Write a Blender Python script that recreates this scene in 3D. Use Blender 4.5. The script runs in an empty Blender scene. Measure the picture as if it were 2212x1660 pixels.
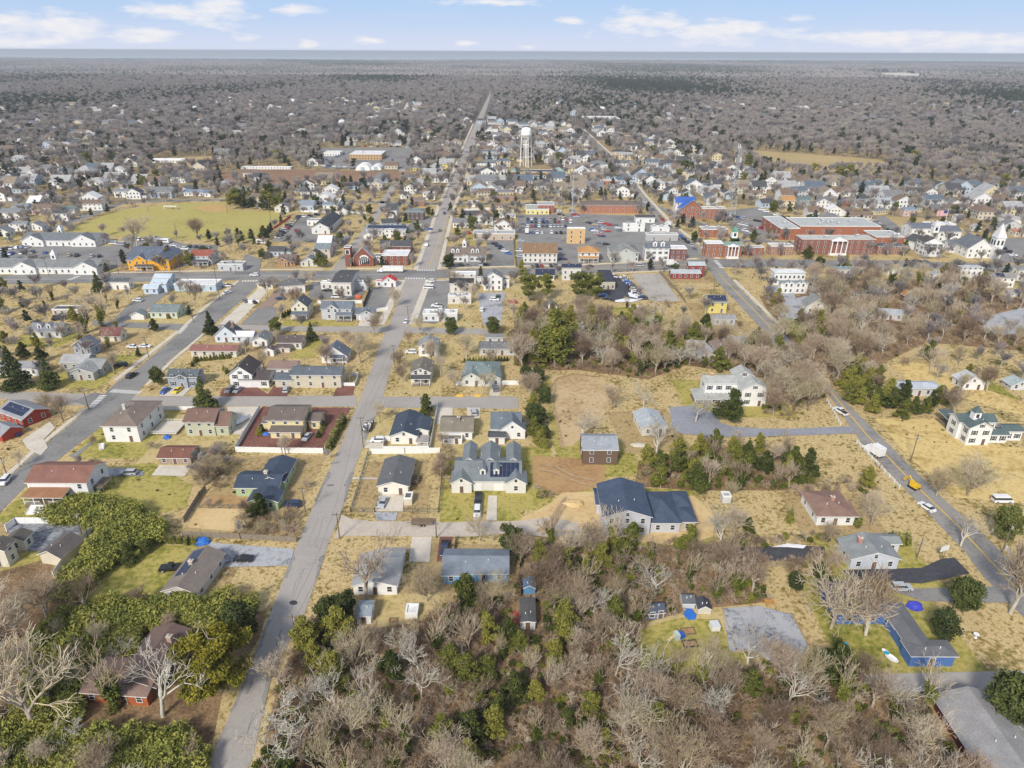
import bpy, math, random
import numpy as np
from mathutils import Vector, Matrix
R = random.Random(7)
NR = np.random.default_rng(7)
sc = bpy.context.scene
C = bpy.data.collections.new('town'); sc.collection.children.link(C)

# ------------------------------------------------------------------ camera
F = 1500.0; HC = 110.0; PITCH = math.atan(718.5 / F); ROLL = 0.0046
cp, sp = math.cos(PITCH), math.sin(PITCH)
r0 = np.array([1., 0, 0]); u0 = np.array([0, sp, cp]); f0 = np.array([0, cp, -sp])
cr = r0 * math.cos(ROLL) + u0 * math.sin(ROLL)
cu = u0 * math.cos(ROLL) - r0 * math.sin(ROLL)
cam = bpy.data.objects.new('camera', bpy.data.cameras.new('camera')); C.objects.link(cam)
cam.matrix_world = Matrix(((cr[0], cu[0], -f0[0], 0), (cr[1], cu[1], -f0[1], 0), (cr[2], cu[2], -f0[2], HC), (0, 0, 0, 1)))
cam.data.sensor_width = 36; cam.data.lens = F / 2212 * 36
cam.data.clip_start = 1; cam.data.clip_end = 300000
sc.camera = cam

# ------------------------------------------------------------------ sky, sun, exposure
SUN_EL, SUN_AZ = math.radians(38), math.radians(205)     # azimuth from +Y clockwise: behind the camera, a little to the left
w = bpy.data.worlds.new('World'); sc.world = w; w.use_nodes = True
nt = w.node_tree; nt.nodes.clear()
def N(t, **k):
    n = nt.nodes.new(t)
    for a, b in k.items(): setattr(n, a, b)
    return n
out = N('ShaderNodeOutputWorld'); bg = N('ShaderNodeBackground'); bg.inputs[1].default_value = 0.104
sky = N('ShaderNodeTexSky', sky_type='NISHITA'); sky.sun_disc = False
sky.sun_elevation = SUN_EL; sky.sun_rotation = SUN_AZ; sky.altitude = 0; sky.air_density = 1.0; sky.dust_density = 0.6; sky.ozone_density = 2.5
tc = N('ShaderNodeTexCoord'); sep = N('ShaderNodeSeparateXYZ'); nt.links.new(tc.outputs['Generated'], sep.inputs[0])
def M(op, a, b=None, clamp=False):
    n = N('ShaderNodeMath', operation=op); n.use_clamp = clamp
    for i, v in enumerate((a, b)):
        if v is None: continue
        if hasattr(v, 'is_output'): nt.links.new(v, n.inputs[i])
        else: n.inputs[i].default_value = v
    return n.outputs[0]
X, Y, Z = sep.outputs
az = M('ARCTAN2', X, Y)
el = Z
def noise(sx, sy, scale, det, off=0.0, rough=.55):
    c = N('ShaderNodeCombineXYZ'); nt.links.new(M('MULTIPLY', az, sx), c.inputs[0]); nt.links.new(M('MULTIPLY', el, sy), c.inputs[1]); c.inputs[2].default_value = off
    n = N('ShaderNodeTexNoise'); n.inputs['Scale'].default_value = scale; n.inputs['Detail'].default_value = det; n.inputs['Roughness'].default_value = rough
    nt.links.new(c.outputs[0], n.inputs['Vector']); return n.outputs['Fac']
def blob(a0, e0, ra, re, nz, amp):
    # soft cloud bank: 1 inside an ellipse in azimuth/elevation, edge broken up by noise
    dx = M('DIVIDE', M('SUBTRACT', az, a0), ra); dy = M('DIVIDE', M('SUBTRACT', el, e0), re)
    d = M('SQRT', M('ADD', M('MULTIPLY', dx, dx), M('MULTIPLY', dy, dy)))
    return M('MULTIPLY', M('ADD', M('SUBTRACT', 1.0, d), M('MULTIPLY', M('SUBTRACT', nz, .5), amp), True), 1.15, True)
nz = noise(1, 3.6, 24, 9)
cl = None
def px_dir(x, y):
    v = cr * ((x - 1106) / F) + cu * ((830 - y) / F) + f0; v /= np.linalg.norm(v)
    return math.atan2(v[0], v[1]), v[2]
for (x, y, hw, hh) in ((110, 62, 150, 24), (430, 26, 105, 26), (300, 78, 75, 14), (640, 24, 60, 9), (540, 82, 26, 7), (665, 95, 22, 8), (800, 87, 34, 7), (1005, 93, 22, 6),
                       (1140, 104, 26, 6), (1240, 45, 30, 8), (1400, 52, 120, 22), (1560, 68, 150, 24), (1940, 86, 150, 18), (2160, 94, 90, 16), (1060, 6, 120, 8), (30, 90, 130, 10)):
    a, e = px_dir(x, y)
    b = blob(a, e, hw / F * 1.06, hh / F * 1.06, nz, 3.4)
    cl = b if cl is None else M('MAXIMUM', cl, b)
# high thin cover over the upper hemisphere (out of frame), what softens the light
hi = M('MULTIPLY', M('MULTIPLY', M('SUBTRACT', el, .10), 3.0, True), M('MULTIPLY', M('SUBTRACT', noise(1, 1, 3, 5, 3.0), .32), 2.2, True))
wisp = M('MULTIPLY', M('SUBTRACT', noise(1, 9, 5, 5, 9.0), .5), 1.6, True)
mix = N('ShaderNodeMix', data_type='RGBA')
# pale veil towards the horizon
veil = M('POWER', M('SUBTRACT', 1.0, M('MULTIPLY', el, 9.0, True)), 2.0)
m0 = N('ShaderNodeMix', data_type='RGBA'); nt.links.new(M('ADD', M('MULTIPLY', M('SUBTRACT', 1.0, M('MULTIPLY', M('SUBTRACT', el, .06, True), 3.0, True)), .8), .15, True), m0.inputs[0])
grad = N('ShaderNodeValToRGB'); nt.links.new(M('MULTIPLY', el, 4.0, True), grad.inputs[0]); ge = grad.color_ramp.elements
ge[0].position = 0; ge[0].color = (4.6, 5.0, 6.15, 1); ge[1].position = 1; ge[1].color = (2.6, 3.6, 5.6, 1)
for p_, c_ in ((.05, (4.2, 4.75, 6.1, 1)), (.14, (3.4, 4.4, 6.1, 1)), (.24, (2.9, 4.15, 6.1, 1))): e_ = ge.new(p_); e_.color = c_

tint = N('ShaderNodeMix', data_type='RGBA', blend_type='MULTIPLY'); tint.inputs[0].default_value = 1; nt.links.new(sky.outputs[0], tint.inputs[6]); tint.inputs[7].default_value = (1.08, 1.0, .90, 1)
nt.links.new(tint.outputs[2], m0.inputs[6]); nt.links.new(grad.outputs[0], m0.inputs[7])
m1 = N('ShaderNodeMix', data_type='RGBA'); nt.links.new(M('MULTIPLY', wisp, .35), m1.inputs[0]); nt.links.new(m0.outputs[2], m1.inputs[6]); m1.inputs[7].default_value = (4.8, 5.2, 6.15, 1)
cloudc = N('ShaderNodeMix', data_type='RGBA'); nt.links.new(noise(1, 3, 60, 4, 5.0), cloudc.inputs[0]); cloudc.inputs[6].default_value = (5.2, 5.3, 5.9, 1); cloudc.inputs[7].default_value = (6.5, 6.35, 6.3, 1)
nt.links.new(M('MAXIMUM', M('MULTIPLY', cl, .95), M('MULTIPLY', hi, .8)), mix.inputs[0]); nt.links.new(m1.outputs[2], mix.inputs[6]); nt.links.new(cloudc.outputs[2], mix.inputs[7])
nt.links.new(mix.outputs[2], bg.inputs[0]); nt.links.new(bg.outputs[0], out.inputs[0])
sl = bpy.data.lights.new('sun', 'SUN'); sl.energy = 2.9; sl.angle = math.radians(10); sl.color = (1, .93, .82)
so = bpy.data.objects.new('sun', sl); C.objects.link(so)
sd = Vector((math.sin(SUN_AZ) * math.cos(SUN_EL), math.cos(SUN_AZ) * math.cos(SUN_EL), math.sin(SUN_EL)))
so.rotation_euler = sd.to_track_quat('Z', 'Y').to_euler(); so.location = (0, 0, 300)
sc.view_settings.view_transform = 'Standard'; sc.view_settings.look = 'None'; sc.view_settings.exposure = 0.52; sc.view_settings.gamma = 1
sc.cycles.max_bounces = 4; sc.cycles.diffuse_bounces = 2; sc.cycles.glossy_bounces = 2; sc.cycles.volume_bounces = 0; sc.cycles.transparent_max_bounces = 4
sc.cycles.use_denoising = True

# ------------------------------------------------------------------ geometry helpers
def at(x, y, z=0.0):
    v = cr * ((x - 1106) / F) + cu * ((830 - y) / F) + f0
    t = (z - HC) / v[2]
    return np.array([v[0] * t, v[1] * t, z])
def proj(p):
    q = np.asarray(p, float) - np.array([0, 0, HC])
    zc = q @ f0
    return 1106 + F * (q @ cr) / zc, 830 - F * (q @ cu) / zc
def bis(fn, lo, hi, n=40):     # fn decreasing->increasing sign change
    s = fn(lo) > 0
    for _ in range(n):
        m = (lo + hi) / 2
        if (fn(m) > 0) == s: lo = m
        else: hi = m
    return (lo + hi) / 2
def poly_px(pts, z=0): return [tuple(at(x, y)[:2]) for x, y in pts]
def inside(poly, x, y):
    c = False; n = len(poly); j = n - 1
    for i in range(n):
        xi, yi = poly[i]; xj, yj = poly[j]
        if (yi > y) != (yj > y) and x < (xj - xi) * (y - yi) / (yj - yi) + xi: c = not c
        j = i
    return c

# ------------------------------------------------------------------ materials
MATS = {}
def new_mat(name):
    m = bpy.data.materials.new(name); m.use_nodes = True
    n = m.node_tree; b = n.nodes['Principled BSDF']; return m, n, b
def surf(name, col, rough=.8, var=.25, scale=1.5, col2=None, bump=0.0, spec=.3, metal=0.0, rnd=0.0, coord='Object', fine=0.0):
    k = ('s', name, tuple(col), rough, var, scale, col2 and tuple(col2), rnd)
    if k in MATS: return MATS[k]
    m, n, b = new_mat(name); L = n.links
    b.inputs['Roughness'].default_value = rough; b.inputs['Metallic'].default_value = metal
    b.inputs['Specular IOR Level'].default_value = spec
    if coord == 'World':
        g = n.nodes.new('ShaderNodeNewGeometry'); vec = g.outputs['Position']
    else:
        g = n.nodes.new('ShaderNodeTexCoord'); vec = g.outputs['Object']
    t = n.nodes.new('ShaderNodeTexNoise'); t.inputs['Scale'].default_value = scale; t.inputs['Detail'].default_value = 5; t.inputs['Roughness'].default_value = .65
    L.new(vec, t.inputs['Vector'])
    rp = n.nodes.new('ShaderNodeValToRGB'); rp.color_ramp.elements[0].position = .3; rp.color_ramp.elements[1].position = .7
    c2 = col2 if col2 else [c * (1 - var) for c in col]
    c1 = col if col2 else [min(c * (1 + var * .5), .95) for c in col]
    rp.color_ramp.elements[0].color = (*c2, 1); rp.color_ramp.elements[1].color = (*c1, 1)
    L.new(t.outputs['Fac'], rp.inputs[0]); o = rp.outputs[0]
    if fine:
        t2 = n.nodes.new('ShaderNodeTexNoise'); t2.inputs['Scale'].default_value = scale * 9; t2.inputs['Detail'].default_value = 3
        L.new(vec, t2.inputs['Vector'])
        mr = n.nodes.new('ShaderNodeMapRange'); mr.inputs[1].default_value = .3; mr.inputs[2].default_value = .7; mr.inputs[3].default_value = 1 - fine; mr.inputs[4].default_value = 1 + fine * .6
        L.new(t2.outputs['Fac'], mr.inputs[0])
        mx = n.nodes.new('ShaderNodeMix'); mx.data_type = 'RGBA'; mx.blend_type = 'MULTIPLY'; mx.inputs[0].default_value = 1
        L.new(o, mx.inputs[6]); L.new(mr.outputs[0], mx.inputs[7]); o = mx.outputs[2]
    if rnd:
        oi = n.nodes.new('ShaderNodeObjectInfo'); mr = n.nodes.new('ShaderNodeMapRange'); mr.inputs[3].default_value = 1 - rnd; mr.inputs[4].default_value = 1 + rnd
        L.new(oi.outputs['Random'], mr.inputs[0])
        mx = n.nodes.new('ShaderNodeMix'); mx.data_type = 'RGBA'; mx.blend_type = 'MULTIPLY'; mx.inputs[0].default_value = 1
        L.new(o, mx.inputs[6]); L.new(mr.outputs[0], mx.inputs[7]); o = mx.outputs[2]
    L.new(o, b.inputs['Base Color'])
    if bump:
        bp = n.nodes.new('ShaderNodeBump'); bp.inputs['Strength'].default_value = bump; bp.inputs['Distance'].default_value = .1
        L.new(t.outputs['Fac'], bp.inputs['Height']); L.new(bp.outputs[0], b.inputs['Normal'])
    MATS[k] = m; return m
def layered(name, stops, s1, s2, mixn=.5, rough=.95, bump=.3, rnd=0.0, coord='World', streak=None, mix2=None):
    """colour ramp over two summed noises, for ground and foliage; stops = [(pos, rgb)...]"""
    if name in MATS: return MATS[name]
    m, n, b = new_mat(name); L = n.links
    b.inputs['Roughness'].default_value = rough; b.inputs['Specular IOR Level'].default_value = .15
    if coord == 'World': g = n.nodes.new('ShaderNodeNewGeometry'); vec = g.outputs['Position']
    else: g = n.nodes.new('ShaderNodeTexCoord'); vec = g.outputs['Object']
    if streak:
        mp = n.nodes.new('ShaderNodeMapping'); mp.inputs['Scale'].default_value = streak; L.new(vec, mp.inputs[0]); vec = mp.outputs[0]
    ts = []
    for s, d in ((s1, 4), (s2, 5)):
        t = n.nodes.new('ShaderNodeTexNoise'); t.inputs['Scale'].default_value = s; t.inputs['Detail'].default_value = d; t.inputs['Roughness'].default_value = .65
        L.new(vec, t.inputs['Vector']); ts.append(t.outputs['Fac'])
    mx = n.nodes.new('ShaderNodeMix'); mx.data_type = 'FLOAT'; mx.inputs[0].default_value = mixn; L.new(ts[0], mx.inputs[2]); L.new(ts[1], mx.inputs[3]); fac = mx.outputs[0]
    if rnd:
        oi = n.nodes.new('ShaderNodeObjectInfo'); ma = n.nodes.new('ShaderNodeMath'); ma.operation = 'MULTIPLY_ADD'; L.new(oi.outputs['Random'], ma.inputs[0]); ma.inputs[1].default_value = rnd; ma.inputs[2].default_value = -rnd / 2
        ad = n.nodes.new('ShaderNodeMath'); ad.operation = 'ADD'; L.new(fac, ad.inputs[0]); L.new(ma.outputs[0], ad.inputs[1]); fac = ad.outputs[0]
    rp = n.nodes.new('ShaderNodeValToRGB'); cr_ = rp.color_ramp
    while len(cr_.elements) < len(stops): cr_.elements.new(.5)
    for e, (p, c) in zip(cr_.elements, stops): e.position = p; e.color = (*c, 1)
    L.new(fac, rp.inputs[0]); L.new(rp.outputs[0], b.inputs['Base Color'])
    if bump:
        bp = n.nodes.new('ShaderNodeBump'); bp.inputs['Strength'].default_value = bump; bp.inputs['Distance'].default_value = .15
        L.new(ts[1], bp.inputs['Height']); L.new(bp.outputs[0], b.inputs['Normal'])
    MATS[name] = m; return m

G = layered('dry_grass', [(.35, (.09, .08, .03)), (.41, (.20, .155, .055)), (.455, (.38, .29, .125)), (.50, (.58, .455, .24)), (.54, (.40, .285, .135)), (.585, (.22, .185, .055)), (.65, (.19, .12, .06))], .055, .8, .5)
M_grass = G
M_green = layered('green_grass', [(.34, (.12, .13, .03)), (.45, (.25, .24, .05)), (.55, (.44, .36, .12)), (.66, (.20, .19, .045))], .06, .7, .55)
M_litter = layered('leaf_litter', [(.3, (.06, .038, .02)), (.45, (.17, .11, .06)), (.58, (.33, .225, .125)), (.7, (.13, .12, .04))], .12, 1.6, .55)
M_field = layered('ball_field_grass', [(.3, (.26, .25, .07)), (.5, (.42, .36, .12)), (.7, (.36, .31, .10))], .02, .3, .5)
M_sand = layered('sandy_soil', [(.3, (.36, .23, .11)), (.45, (.55, .40, .20)), (.6, (.62, .47, .25)), (.72, (.38, .25, .13))], .07, .8, .5)
M_dirt = layered('brown_soil', [(.3, (.22, .12, .06)), (.5, (.40, .25, .12)), (.7, (.46, .32, .15))], .08, .8, .5)
M_asph = layered('asphalt_old', [(.3, (.23, .212, .195)), (.45, (.34, .315, .29)), (.55, (.38, .352, .325)), (.7, (.28, .262, .245))], .06, 1.6, .45, rough=.9, bump=.05)
M_asph2 = layered('asphalt_grey', [(.34, (.125, .12, .118)), (.46, (.215, .21, .205)), (.56, (.27, .26, .25)), (.66, (.17, .165, .16))], .05, 1.3, .45, rough=.9, bump=.05)
M_asphd = layered('asphalt_dark', [(.3, (.035, .036, .042)), (.55, (.07, .07, .082)), (.7, (.11, .11, .12))], .08, 1.0, .5, rough=.8, bump=.05)
M_gravel = layered('grey_gravel', [(.36, (.10, .10, .11)), (.43, (.24, .245, .265)), (.52, (.42, .43, .46)), (.60, (.34, .34, .36)), (.66, (.17, .16, .155))], .14, 1.2, .4)
M_conc = layered('concrete', [(.3, (.42, .38, .32)), (.5, (.58, .53, .45)), (.7, (.66, .61, .53))], .2, 1.5, .5, bump=.05)
M_maroon = layered('red_gravel', [(.34, (.11, .05, .042)), (.5, (.19, .085, .068)), (.66, (.26, .14, .11))], .1, 1.2, .5)
M_slate = layered('slate_gravel', [(.3, (.07, .08, .095)), (.46, (.15, .16, .18)), (.58, (.34, .35, .37)), (.7, (.12, .13, .14))], .3, .9, .5, streak=(1, 1.6, 1))
M_yel = surf('yellow_line', (.62, .42, .10), var=.3, scale=2, coord='World')
M_wht = surf('white_line', (.72, .72, .70), var=.2, scale=2, coord='World')
M_sea = None
M_trim = surf('white_trim', (.78, .78, .77), .6, .06, .8)
M_glass = surf('window_glass', (.035, .045, .06), .12, .3, .6, spec=.6)
M_metal = surf('grey_metal', (.42, .43, .44), .5, .15, 2, metal=.3)
M_wood = surf('weathered_wood', (.20, .155, .11), .9, .35, 2)
M_solar = surf('solar_cells', (.018, .028, .07), .2, .3, .8, spec=.7)
def wallm(c): return surf('siding', c, .75, .10, .5, fine=.06)
def brickm(c): return surf('brick', c, .9, .28, 1.2, fine=.22)
def roofm(c): return surf('shingles', c, .9, .22, .35, bump=.1, fine=.16)
def paint(c): return surf('car_paint', c, .3, .05, .5, spec=.6)

# ------------------------------------------------------------------ object helpers
def tag(o, label=None, cat=None, group=None, kind=None):
    if label: o['label'] = label
    if cat: o['category'] = cat
    if group: o['group'] = group
    if kind: o['kind'] = kind
    return o
def mk(name, me, parent=None, loc=(0, 0, 0), rz=0.0):
    o = bpy.data.objects.new(name, me); C.objects.link(o)
    if parent: o.parent = parent
    o.location = loc; o.rotation_euler = (0, 0, rz); return o
def empty(name, loc=(0, 0, 0), rz=0.0):
    o = bpy.data.objects.new(name, None); C.objects.link(o); o.location = loc; o.rotation_euler = (0, 0, rz); o.empty_display_size = .5; return o
class MB:
    def __init__(s): s.v = []; s.f = []; s.m = []
    def add(s, vs, fs, mi=0):
        n = len(s.v); s.v += [tuple(map(float, v)) for v in vs]; s.f += [tuple(i + n for i in f) for f in fs]; s.m += [mi] * len(fs); return s
    def box(s, x0, y0, z0, x1, y1, z1, mi=0):
        return s.add([(x0, y0, z0), (x1, y0, z0), (x1, y1, z0), (x0, y1, z0), (x0, y0, z1), (x1, y0, z1), (x1, y1, z1), (x0, y1, z1)],
                     [(0, 3, 2, 1), (4, 5, 6, 7), (0, 1, 5, 4), (1, 2, 6, 5), (2, 3, 7, 6), (3, 0, 4, 7)], mi)
    def tube(s, p, q, r1, r2, n=6, mi=0):
        p = np.array(p, float); q = np.array(q, float); d = q - p; d /= max(np.linalg.norm(d), 1e-6)
        a = np.cross(d, (0, 0, 1) if abs(d[2]) < .9 else (1, 0, 0)); a /= np.linalg.norm(a); b = np.cross(d, a)
        vs = [];
        for c, r in ((p, r1), (q, r2)):
            for i in range(n):
                t = 2 * math.pi * i / n; vs.append(c + (a * math.cos(t) + b * math.sin(t)) * r)
        fs = [(i, (i + 1) % n, n + (i + 1) % n, n + i) for i in range(n)] + [tuple(range(n - 1, -1, -1)), tuple(range(n, 2 * n))]
        return s.add(vs, fs, mi)
    def lathe(s, prof, n=12, c=(0, 0), mi=0):
        vs = []; 
        for r, z in prof:
            for i in range(n): t = 2 * math.pi * i / n; vs.append((c[0] + r * math.cos(t), c[1] + r * math.sin(t), z))
        fs = []
        for k in range(len(prof) - 1):
            for i in range(n): j = (i + 1) % n; fs.append((k * n + i, k * n + j, (k + 1) * n + j, (k + 1) * n + i))
        fs.append(tuple(range(n - 1, -1, -1))); fs.append(tuple(range((len(prof) - 1) * n, len(prof) * n)))
        return s.add(vs, fs, mi)
    def prism(s, poly, y0, y1, mi=0):      # polygon in xz extruded along y
        n = len(poly)
        vs = [(x, y0, z) for x, z in poly] + [(x, y1, z) for x, z in poly]
        return s.add(vs, [tuple(range(n))[::-1], tuple(range(n, 2 * n))] + [(i, (i + 1) % n, n + (i + 1) % n, n + i) for i in range(n)], mi)
    def mesh(s, name, mats):
        me = bpy.data.meshes.new(name); me.from_pydata(s.v, [], s.f)
        for m in (mats if isinstance(mats, (list, tuple)) else [mats]): me.materials.append(m)
        if any(s.m): me.polygons.foreach_set('material_index', s.m)
        me.update(); return me
    def obj(s, name, mats, parent=None, loc=(0, 0, 0), rz=0.0): return mk(name, s.mesh(name, mats), parent, loc, rz)
def np_mesh(name, v, f, mat, smooth=False, mi=None):
    """v (n,3), f (m,k) index array"""
    me = bpy.data.meshes.new(name); v = np.asarray(v, np.float32); f = np.asarray(f, np.int32)
    me.vertices.add(len(v)); me.vertices.foreach_set('co', v.ravel())
    me.loops.add(f.size); me.loops.foreach_set('vertex_index', f.ravel())
    me.polygons.add(len(f)); me.polygons.foreach_set('loop_start', np.arange(0, f.size, f.shape[1], dtype=np.int32))
    for m in (mat if isinstance(mat, (list, tuple)) else [mat]): me.materials.append(m)
    if mi is not None: me.polygons.foreach_set('material_index', np.asarray(mi, np.int32))
    me.update(calc_edges=True); me.validate(); return me
BLOCK = []     # world polygons trees keep off
HOUSES = []    # (cx, cy, radius)
LAY = [0.02]
def sheet(name, pts, mat, block=True, world=False, thick=0.0, z=None):
    p = pts if world else poly_px(pts)
    a = sum(p[i][0] * p[(i + 1) % len(p)][1] - p[(i + 1) % len(p)][0] * p[i][1] for i in range(len(p)))
    if a < 0: p = p[::-1]
    if z is None: LAY[0] += .002; z = LAY[0]
    n = len(p); mb = MB()
    # triangulate by bpy tessellation of one ngon
    if thick:
        mb.add([(x, y, 0) for x, y in p] + [(x, y, thick) for x, y in p], [tuple(range(n, 2 * n))] + [(i, (i + 1) % n, n + (i + 1) % n, n + i) for i in range(n)])
    else: mb.add([(x, y, z) for x, y in p], [tuple(range(n))])
    o = mb.obj(name, mat); tag(o, kind='structure')
    if block: BLOCK.append(p)
    return o
def strip_world(pts, width):
    L_, R_ = [], []
    for i, p in enumerate(pts):
        a = np.array(pts[max(i - 1, 0)]); b = np.array(pts[min(i + 1, len(pts) - 1)]); d = b - a; d = d / np.linalg.norm(d); nrm = np.array([-d[1], d[0]])
        L_.append(tuple(np.array(p) + nrm * width / 2)); R_.append(tuple(np.array(p) - nrm * width / 2))
    return L_ + R_[::-1]
def strip(name, pts, width, mat, block=True, thick=0.0, z=None):
    return sheet(name, strip_world(poly_px(pts), width), mat, block, True, thick, z)
# ------------------------------------------------------------------ ground, roads, lots
FAR = 9800.0
def big(name, x0, y0, x1, y1, z, mat):
    mb = MB(); mb.add([(x0, y0, z), (x1, y0, z), (x1, y1, z), (x0, y1, z)], [(0, 1, 2, 3)]); return tag(mb.obj(name, mat), kind='structure')
# coast: land ends on a slightly wavy line
coast = [(-16000, 8600)] + [(x, 9700 + 500 * math.sin(x / 1900.) + 260 * math.sin(x / 610. + 1) + (max(0, x - 3000) * .25)) for x in range(-15000, 15001, 500)] + [(17000, 12500)]
gp = [(-16000, -300), (17000, -300)] + coast[::-1]
mb = MB(); mb.add([(x, y, 0) for x, y in gp], [tuple(range(len(gp)))]); tag(mb.obj('ground', M_grass), kind='structure')
msea, n_, b_ = new_mat('sea_water'); b_.inputs['Base Color'].default_value = (.20, .29, .33, 1); b_.inputs['Roughness'].default_value = .45; b_.inputs['Specular IOR Level'].default_value = .35
t_ = n_.nodes.new('ShaderNodeTexNoise'); t_.inputs['Scale'].default_value = 1; t_.inputs['Detail'].default_value = 3
g_ = n_.nodes.new('ShaderNodeNewGeometry'); mp_ = n_.nodes.new('ShaderNodeMapping'); mp_.inputs['Scale'].default_value = (.00008, .0004, 1); n_.links.new(g_.outputs['Position'], mp_.inputs[0]); n_.links.new(mp_.outputs[0], t_.inputs['Vector'])
r_ = n_.nodes.new('ShaderNodeValToRGB'); r_.color_ramp.elements[0].position = .35; r_.color_ramp.elements[0].color = (.36, .45, .48, 1); r_.color_ramp.elements[1].position = .65; r_.color_ramp.elements[1].color = (.52, .60, .60, 1)
n_.links.new(t_.outputs['Fac'], r_.inputs[0]); n_.links.new(r_.outputs[0], b_.inputs['Base Color'])
big('sea', -75000, 7000, 75000, 95000, -2.0, msea)
sheet('town_ground', [(-700, 520), (-380, 500), (-300, 560), (-180, 610), (-60, 600), (30, 575), (120, 600), (230, 540), (330, 480), (420, 430), (800, 420), (1100, 1015), (-1100, 1015)], layered('town_soil', [(.34, (.12, .10, .06)), (.45, (.22, .18, .10)), (.53, (.36, .27, .14)), (.6, (.24, .17, .10)), (.68, (.13, .12, .06))], .02, .3, .5), False, True)
M_far = layered('forest_floor', [(.3, (.09, .075, .06)), (.5, (.15, .125, .10)), (.7, (.10, .095, .06))], .004, .06, .5)
sheet('forest_floor', [(x, y) for x, y in [(-14000, 1010), (14000, 1010)]] + [(14000, 9000), (-14000, 8200)], M_far, False, True)
# wood floors near
WB = [(622, 1425), (680, 1335), (760, 1365), (900, 1345), (1000, 1300), (1110, 1300), (1128, 1190), (1200, 1172), (1300, 1185), (1450, 1180), (1562, 1175), (1640, 1235), (1660, 1300), (1560, 1312), (1500, 1315),
      (1400, 1345), (1378, 1400), (1382, 1462), (1500, 1458), (1620, 1432), (1745, 1450), (1870, 1452), (1905, 1500), (2000, 1530), (2090, 1690), (2100, 1760), (530, 1790), (572, 1600), (596, 1500)]
sheet('wood_floor', WB, M_litter, False)
WL = [(0, 1235), (95, 1210), (150, 1240), (160, 1300), (330, 1305), (520, 1300), (575, 1330), (560, 1380), (480, 1500), (430, 1760), (-60, 1760), (-60, 1240)]
sheet('thicket_floor', WL, M_litter, False)
WM = [(1110, 690), (1300, 690), (1480, 720), (1640, 730), (1790, 860), (1700, 870), (1640, 810), (1480, 790), (1400, 820), (1250, 800), (1190, 800), (1110, 790)]
sheet('wood_floor', WM, M_litter, False)
WR = [(1640, 640), (1800, 600), (2000, 610), (2230, 650), (2230, 760), (2000, 740), (1900, 790), (1800, 830), (1690, 730)]
sheet('wood_floor', WR, M_litter, False)
sheet('wood_floor', [(1380, 1000), (1600, 960), (1700, 985), (1760, 1030), (1700, 1060), (1500, 1060), (1370, 1050)], M_litter, False)
# open pieces
sheet('ball_field', [(145, 501), (180, 482), (250, 456), (375, 440), (495, 438), (500, 455), (625, 458), (555, 520), (400, 518), (270, 512)], M_field)
def disc_px(x, y, rx, ry, n=22, a0=0, a1=6.2831): return [(x + rx * math.cos(a0 + (a1 - a0) * i / n), y + ry * math.sin(a0 + (a1 - a0) * i / n)) for i in range(n)]
sheet('infield_dirt', disc_px(462, 450, 36, 8), layered('infield_clay', [(.3, (.42, .27, .11)), (.7, (.55, .38, .17))], .1, .8), False)
sheet('meadow', [(1186, 815), (1260, 808), (1335, 835), (1300, 905), (1235, 965), (1200, 965)], layered('pale_meadow', [(.34, (.27, .19, .095)), (.45, (.42, .30, .16)), (.55, (.54, .41, .24)), (.66, (.36, .26, .12))], .06, .6), False)
sheet('grass_strip', [(1176, 815), (1190, 815), (1212, 965), (1240, 1000), (1215, 1010), (1196, 965)], M_green, False)
sheet('worn_track', [(1150, 985), (1240, 990), (1310, 1010), (1300, 1045), (1270, 1060), (1190, 1070), (1150, 1040)], M_dirt)
sheet('building_site_sand', [(1110, 1128), (1185, 1090), (1215, 1065), (1290, 1062), (1400, 1070), (1500, 1072), (1545, 1120), (1540, 1160), (1470, 1180), (1390, 1172), (1260, 1172), (1160, 1158)], M_sand)
sheet('straw_yard', [(405, 1105), (440, 1090), (540, 1090), (545, 1120), (520, 1150), (405, 1140)], M_sand, False)
sheet('sandy_yard', [(430, 1070), (540, 1072), (542, 1100), (430, 1098)], M_dirt, False)
sheet('lawn', [(1378, 1360), (1470, 1335), (1555, 1340), (1580, 1410), (1640, 1412), (1625, 1440), (1430, 1464), (1380, 1450)], M_green)
sheet('lawn', [(950, 1065), (1022, 1072), (1022, 1127), (950, 1130)], M_green, False)
sheet('lawn', [(1075, 1072), (1125, 1075), (1125, 1125), (1074, 1126)], M_green, False)
sheet('lawn', [(140, 1020), (330, 1000), (415, 1050), (400, 1100), (330, 1110), (205, 1080)], M_green, False)
sheet('lawn', [(190, 1190), (325, 1178), (430, 1180), (360, 1300), (150, 1300)], M_green, False)
sheet('lawn', [(620, 690), (765, 696), (765, 706), (600, 705)], M_green, False)
sheet('lawn', [(812, 690), (840, 672), (826, 704), (800, 706)], M_green, False)
sheet('yellow_meadow', [(1890, 905), (2030, 905), (2075, 950), (2212, 970), (2230, 1090), (2060, 1075), (1960, 985)], layered('straw_lawn', [(.34, (.26, .19, .07)), (.43, (.46, .33, .125)), (.52, (.64, .49, .22)), (.60, (.46, .33, .12)), (.68, (.28, .23, .07))], .06, .5, .5), False)
sheet('yellow_meadow', [(1925, 790), (2020, 775), (2050, 815), (2212, 870), (2212, 900), (2140, 880), (1960, 820)], MATS['straw_lawn'], False)
sheet('bare_field', [(1625, 325), (1900, 345), (1945, 365), (1900, 372), (1700, 375), (1630, 350)], layered('tan_field', [(.3, (.34, .25, .12)), (.7, (.50, .38, .19))], .02, .2))
sheet('bare_field', [(1912, 468), (2010, 472), (2025, 482), (1930, 485)], MATS['tan_field'])
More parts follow.
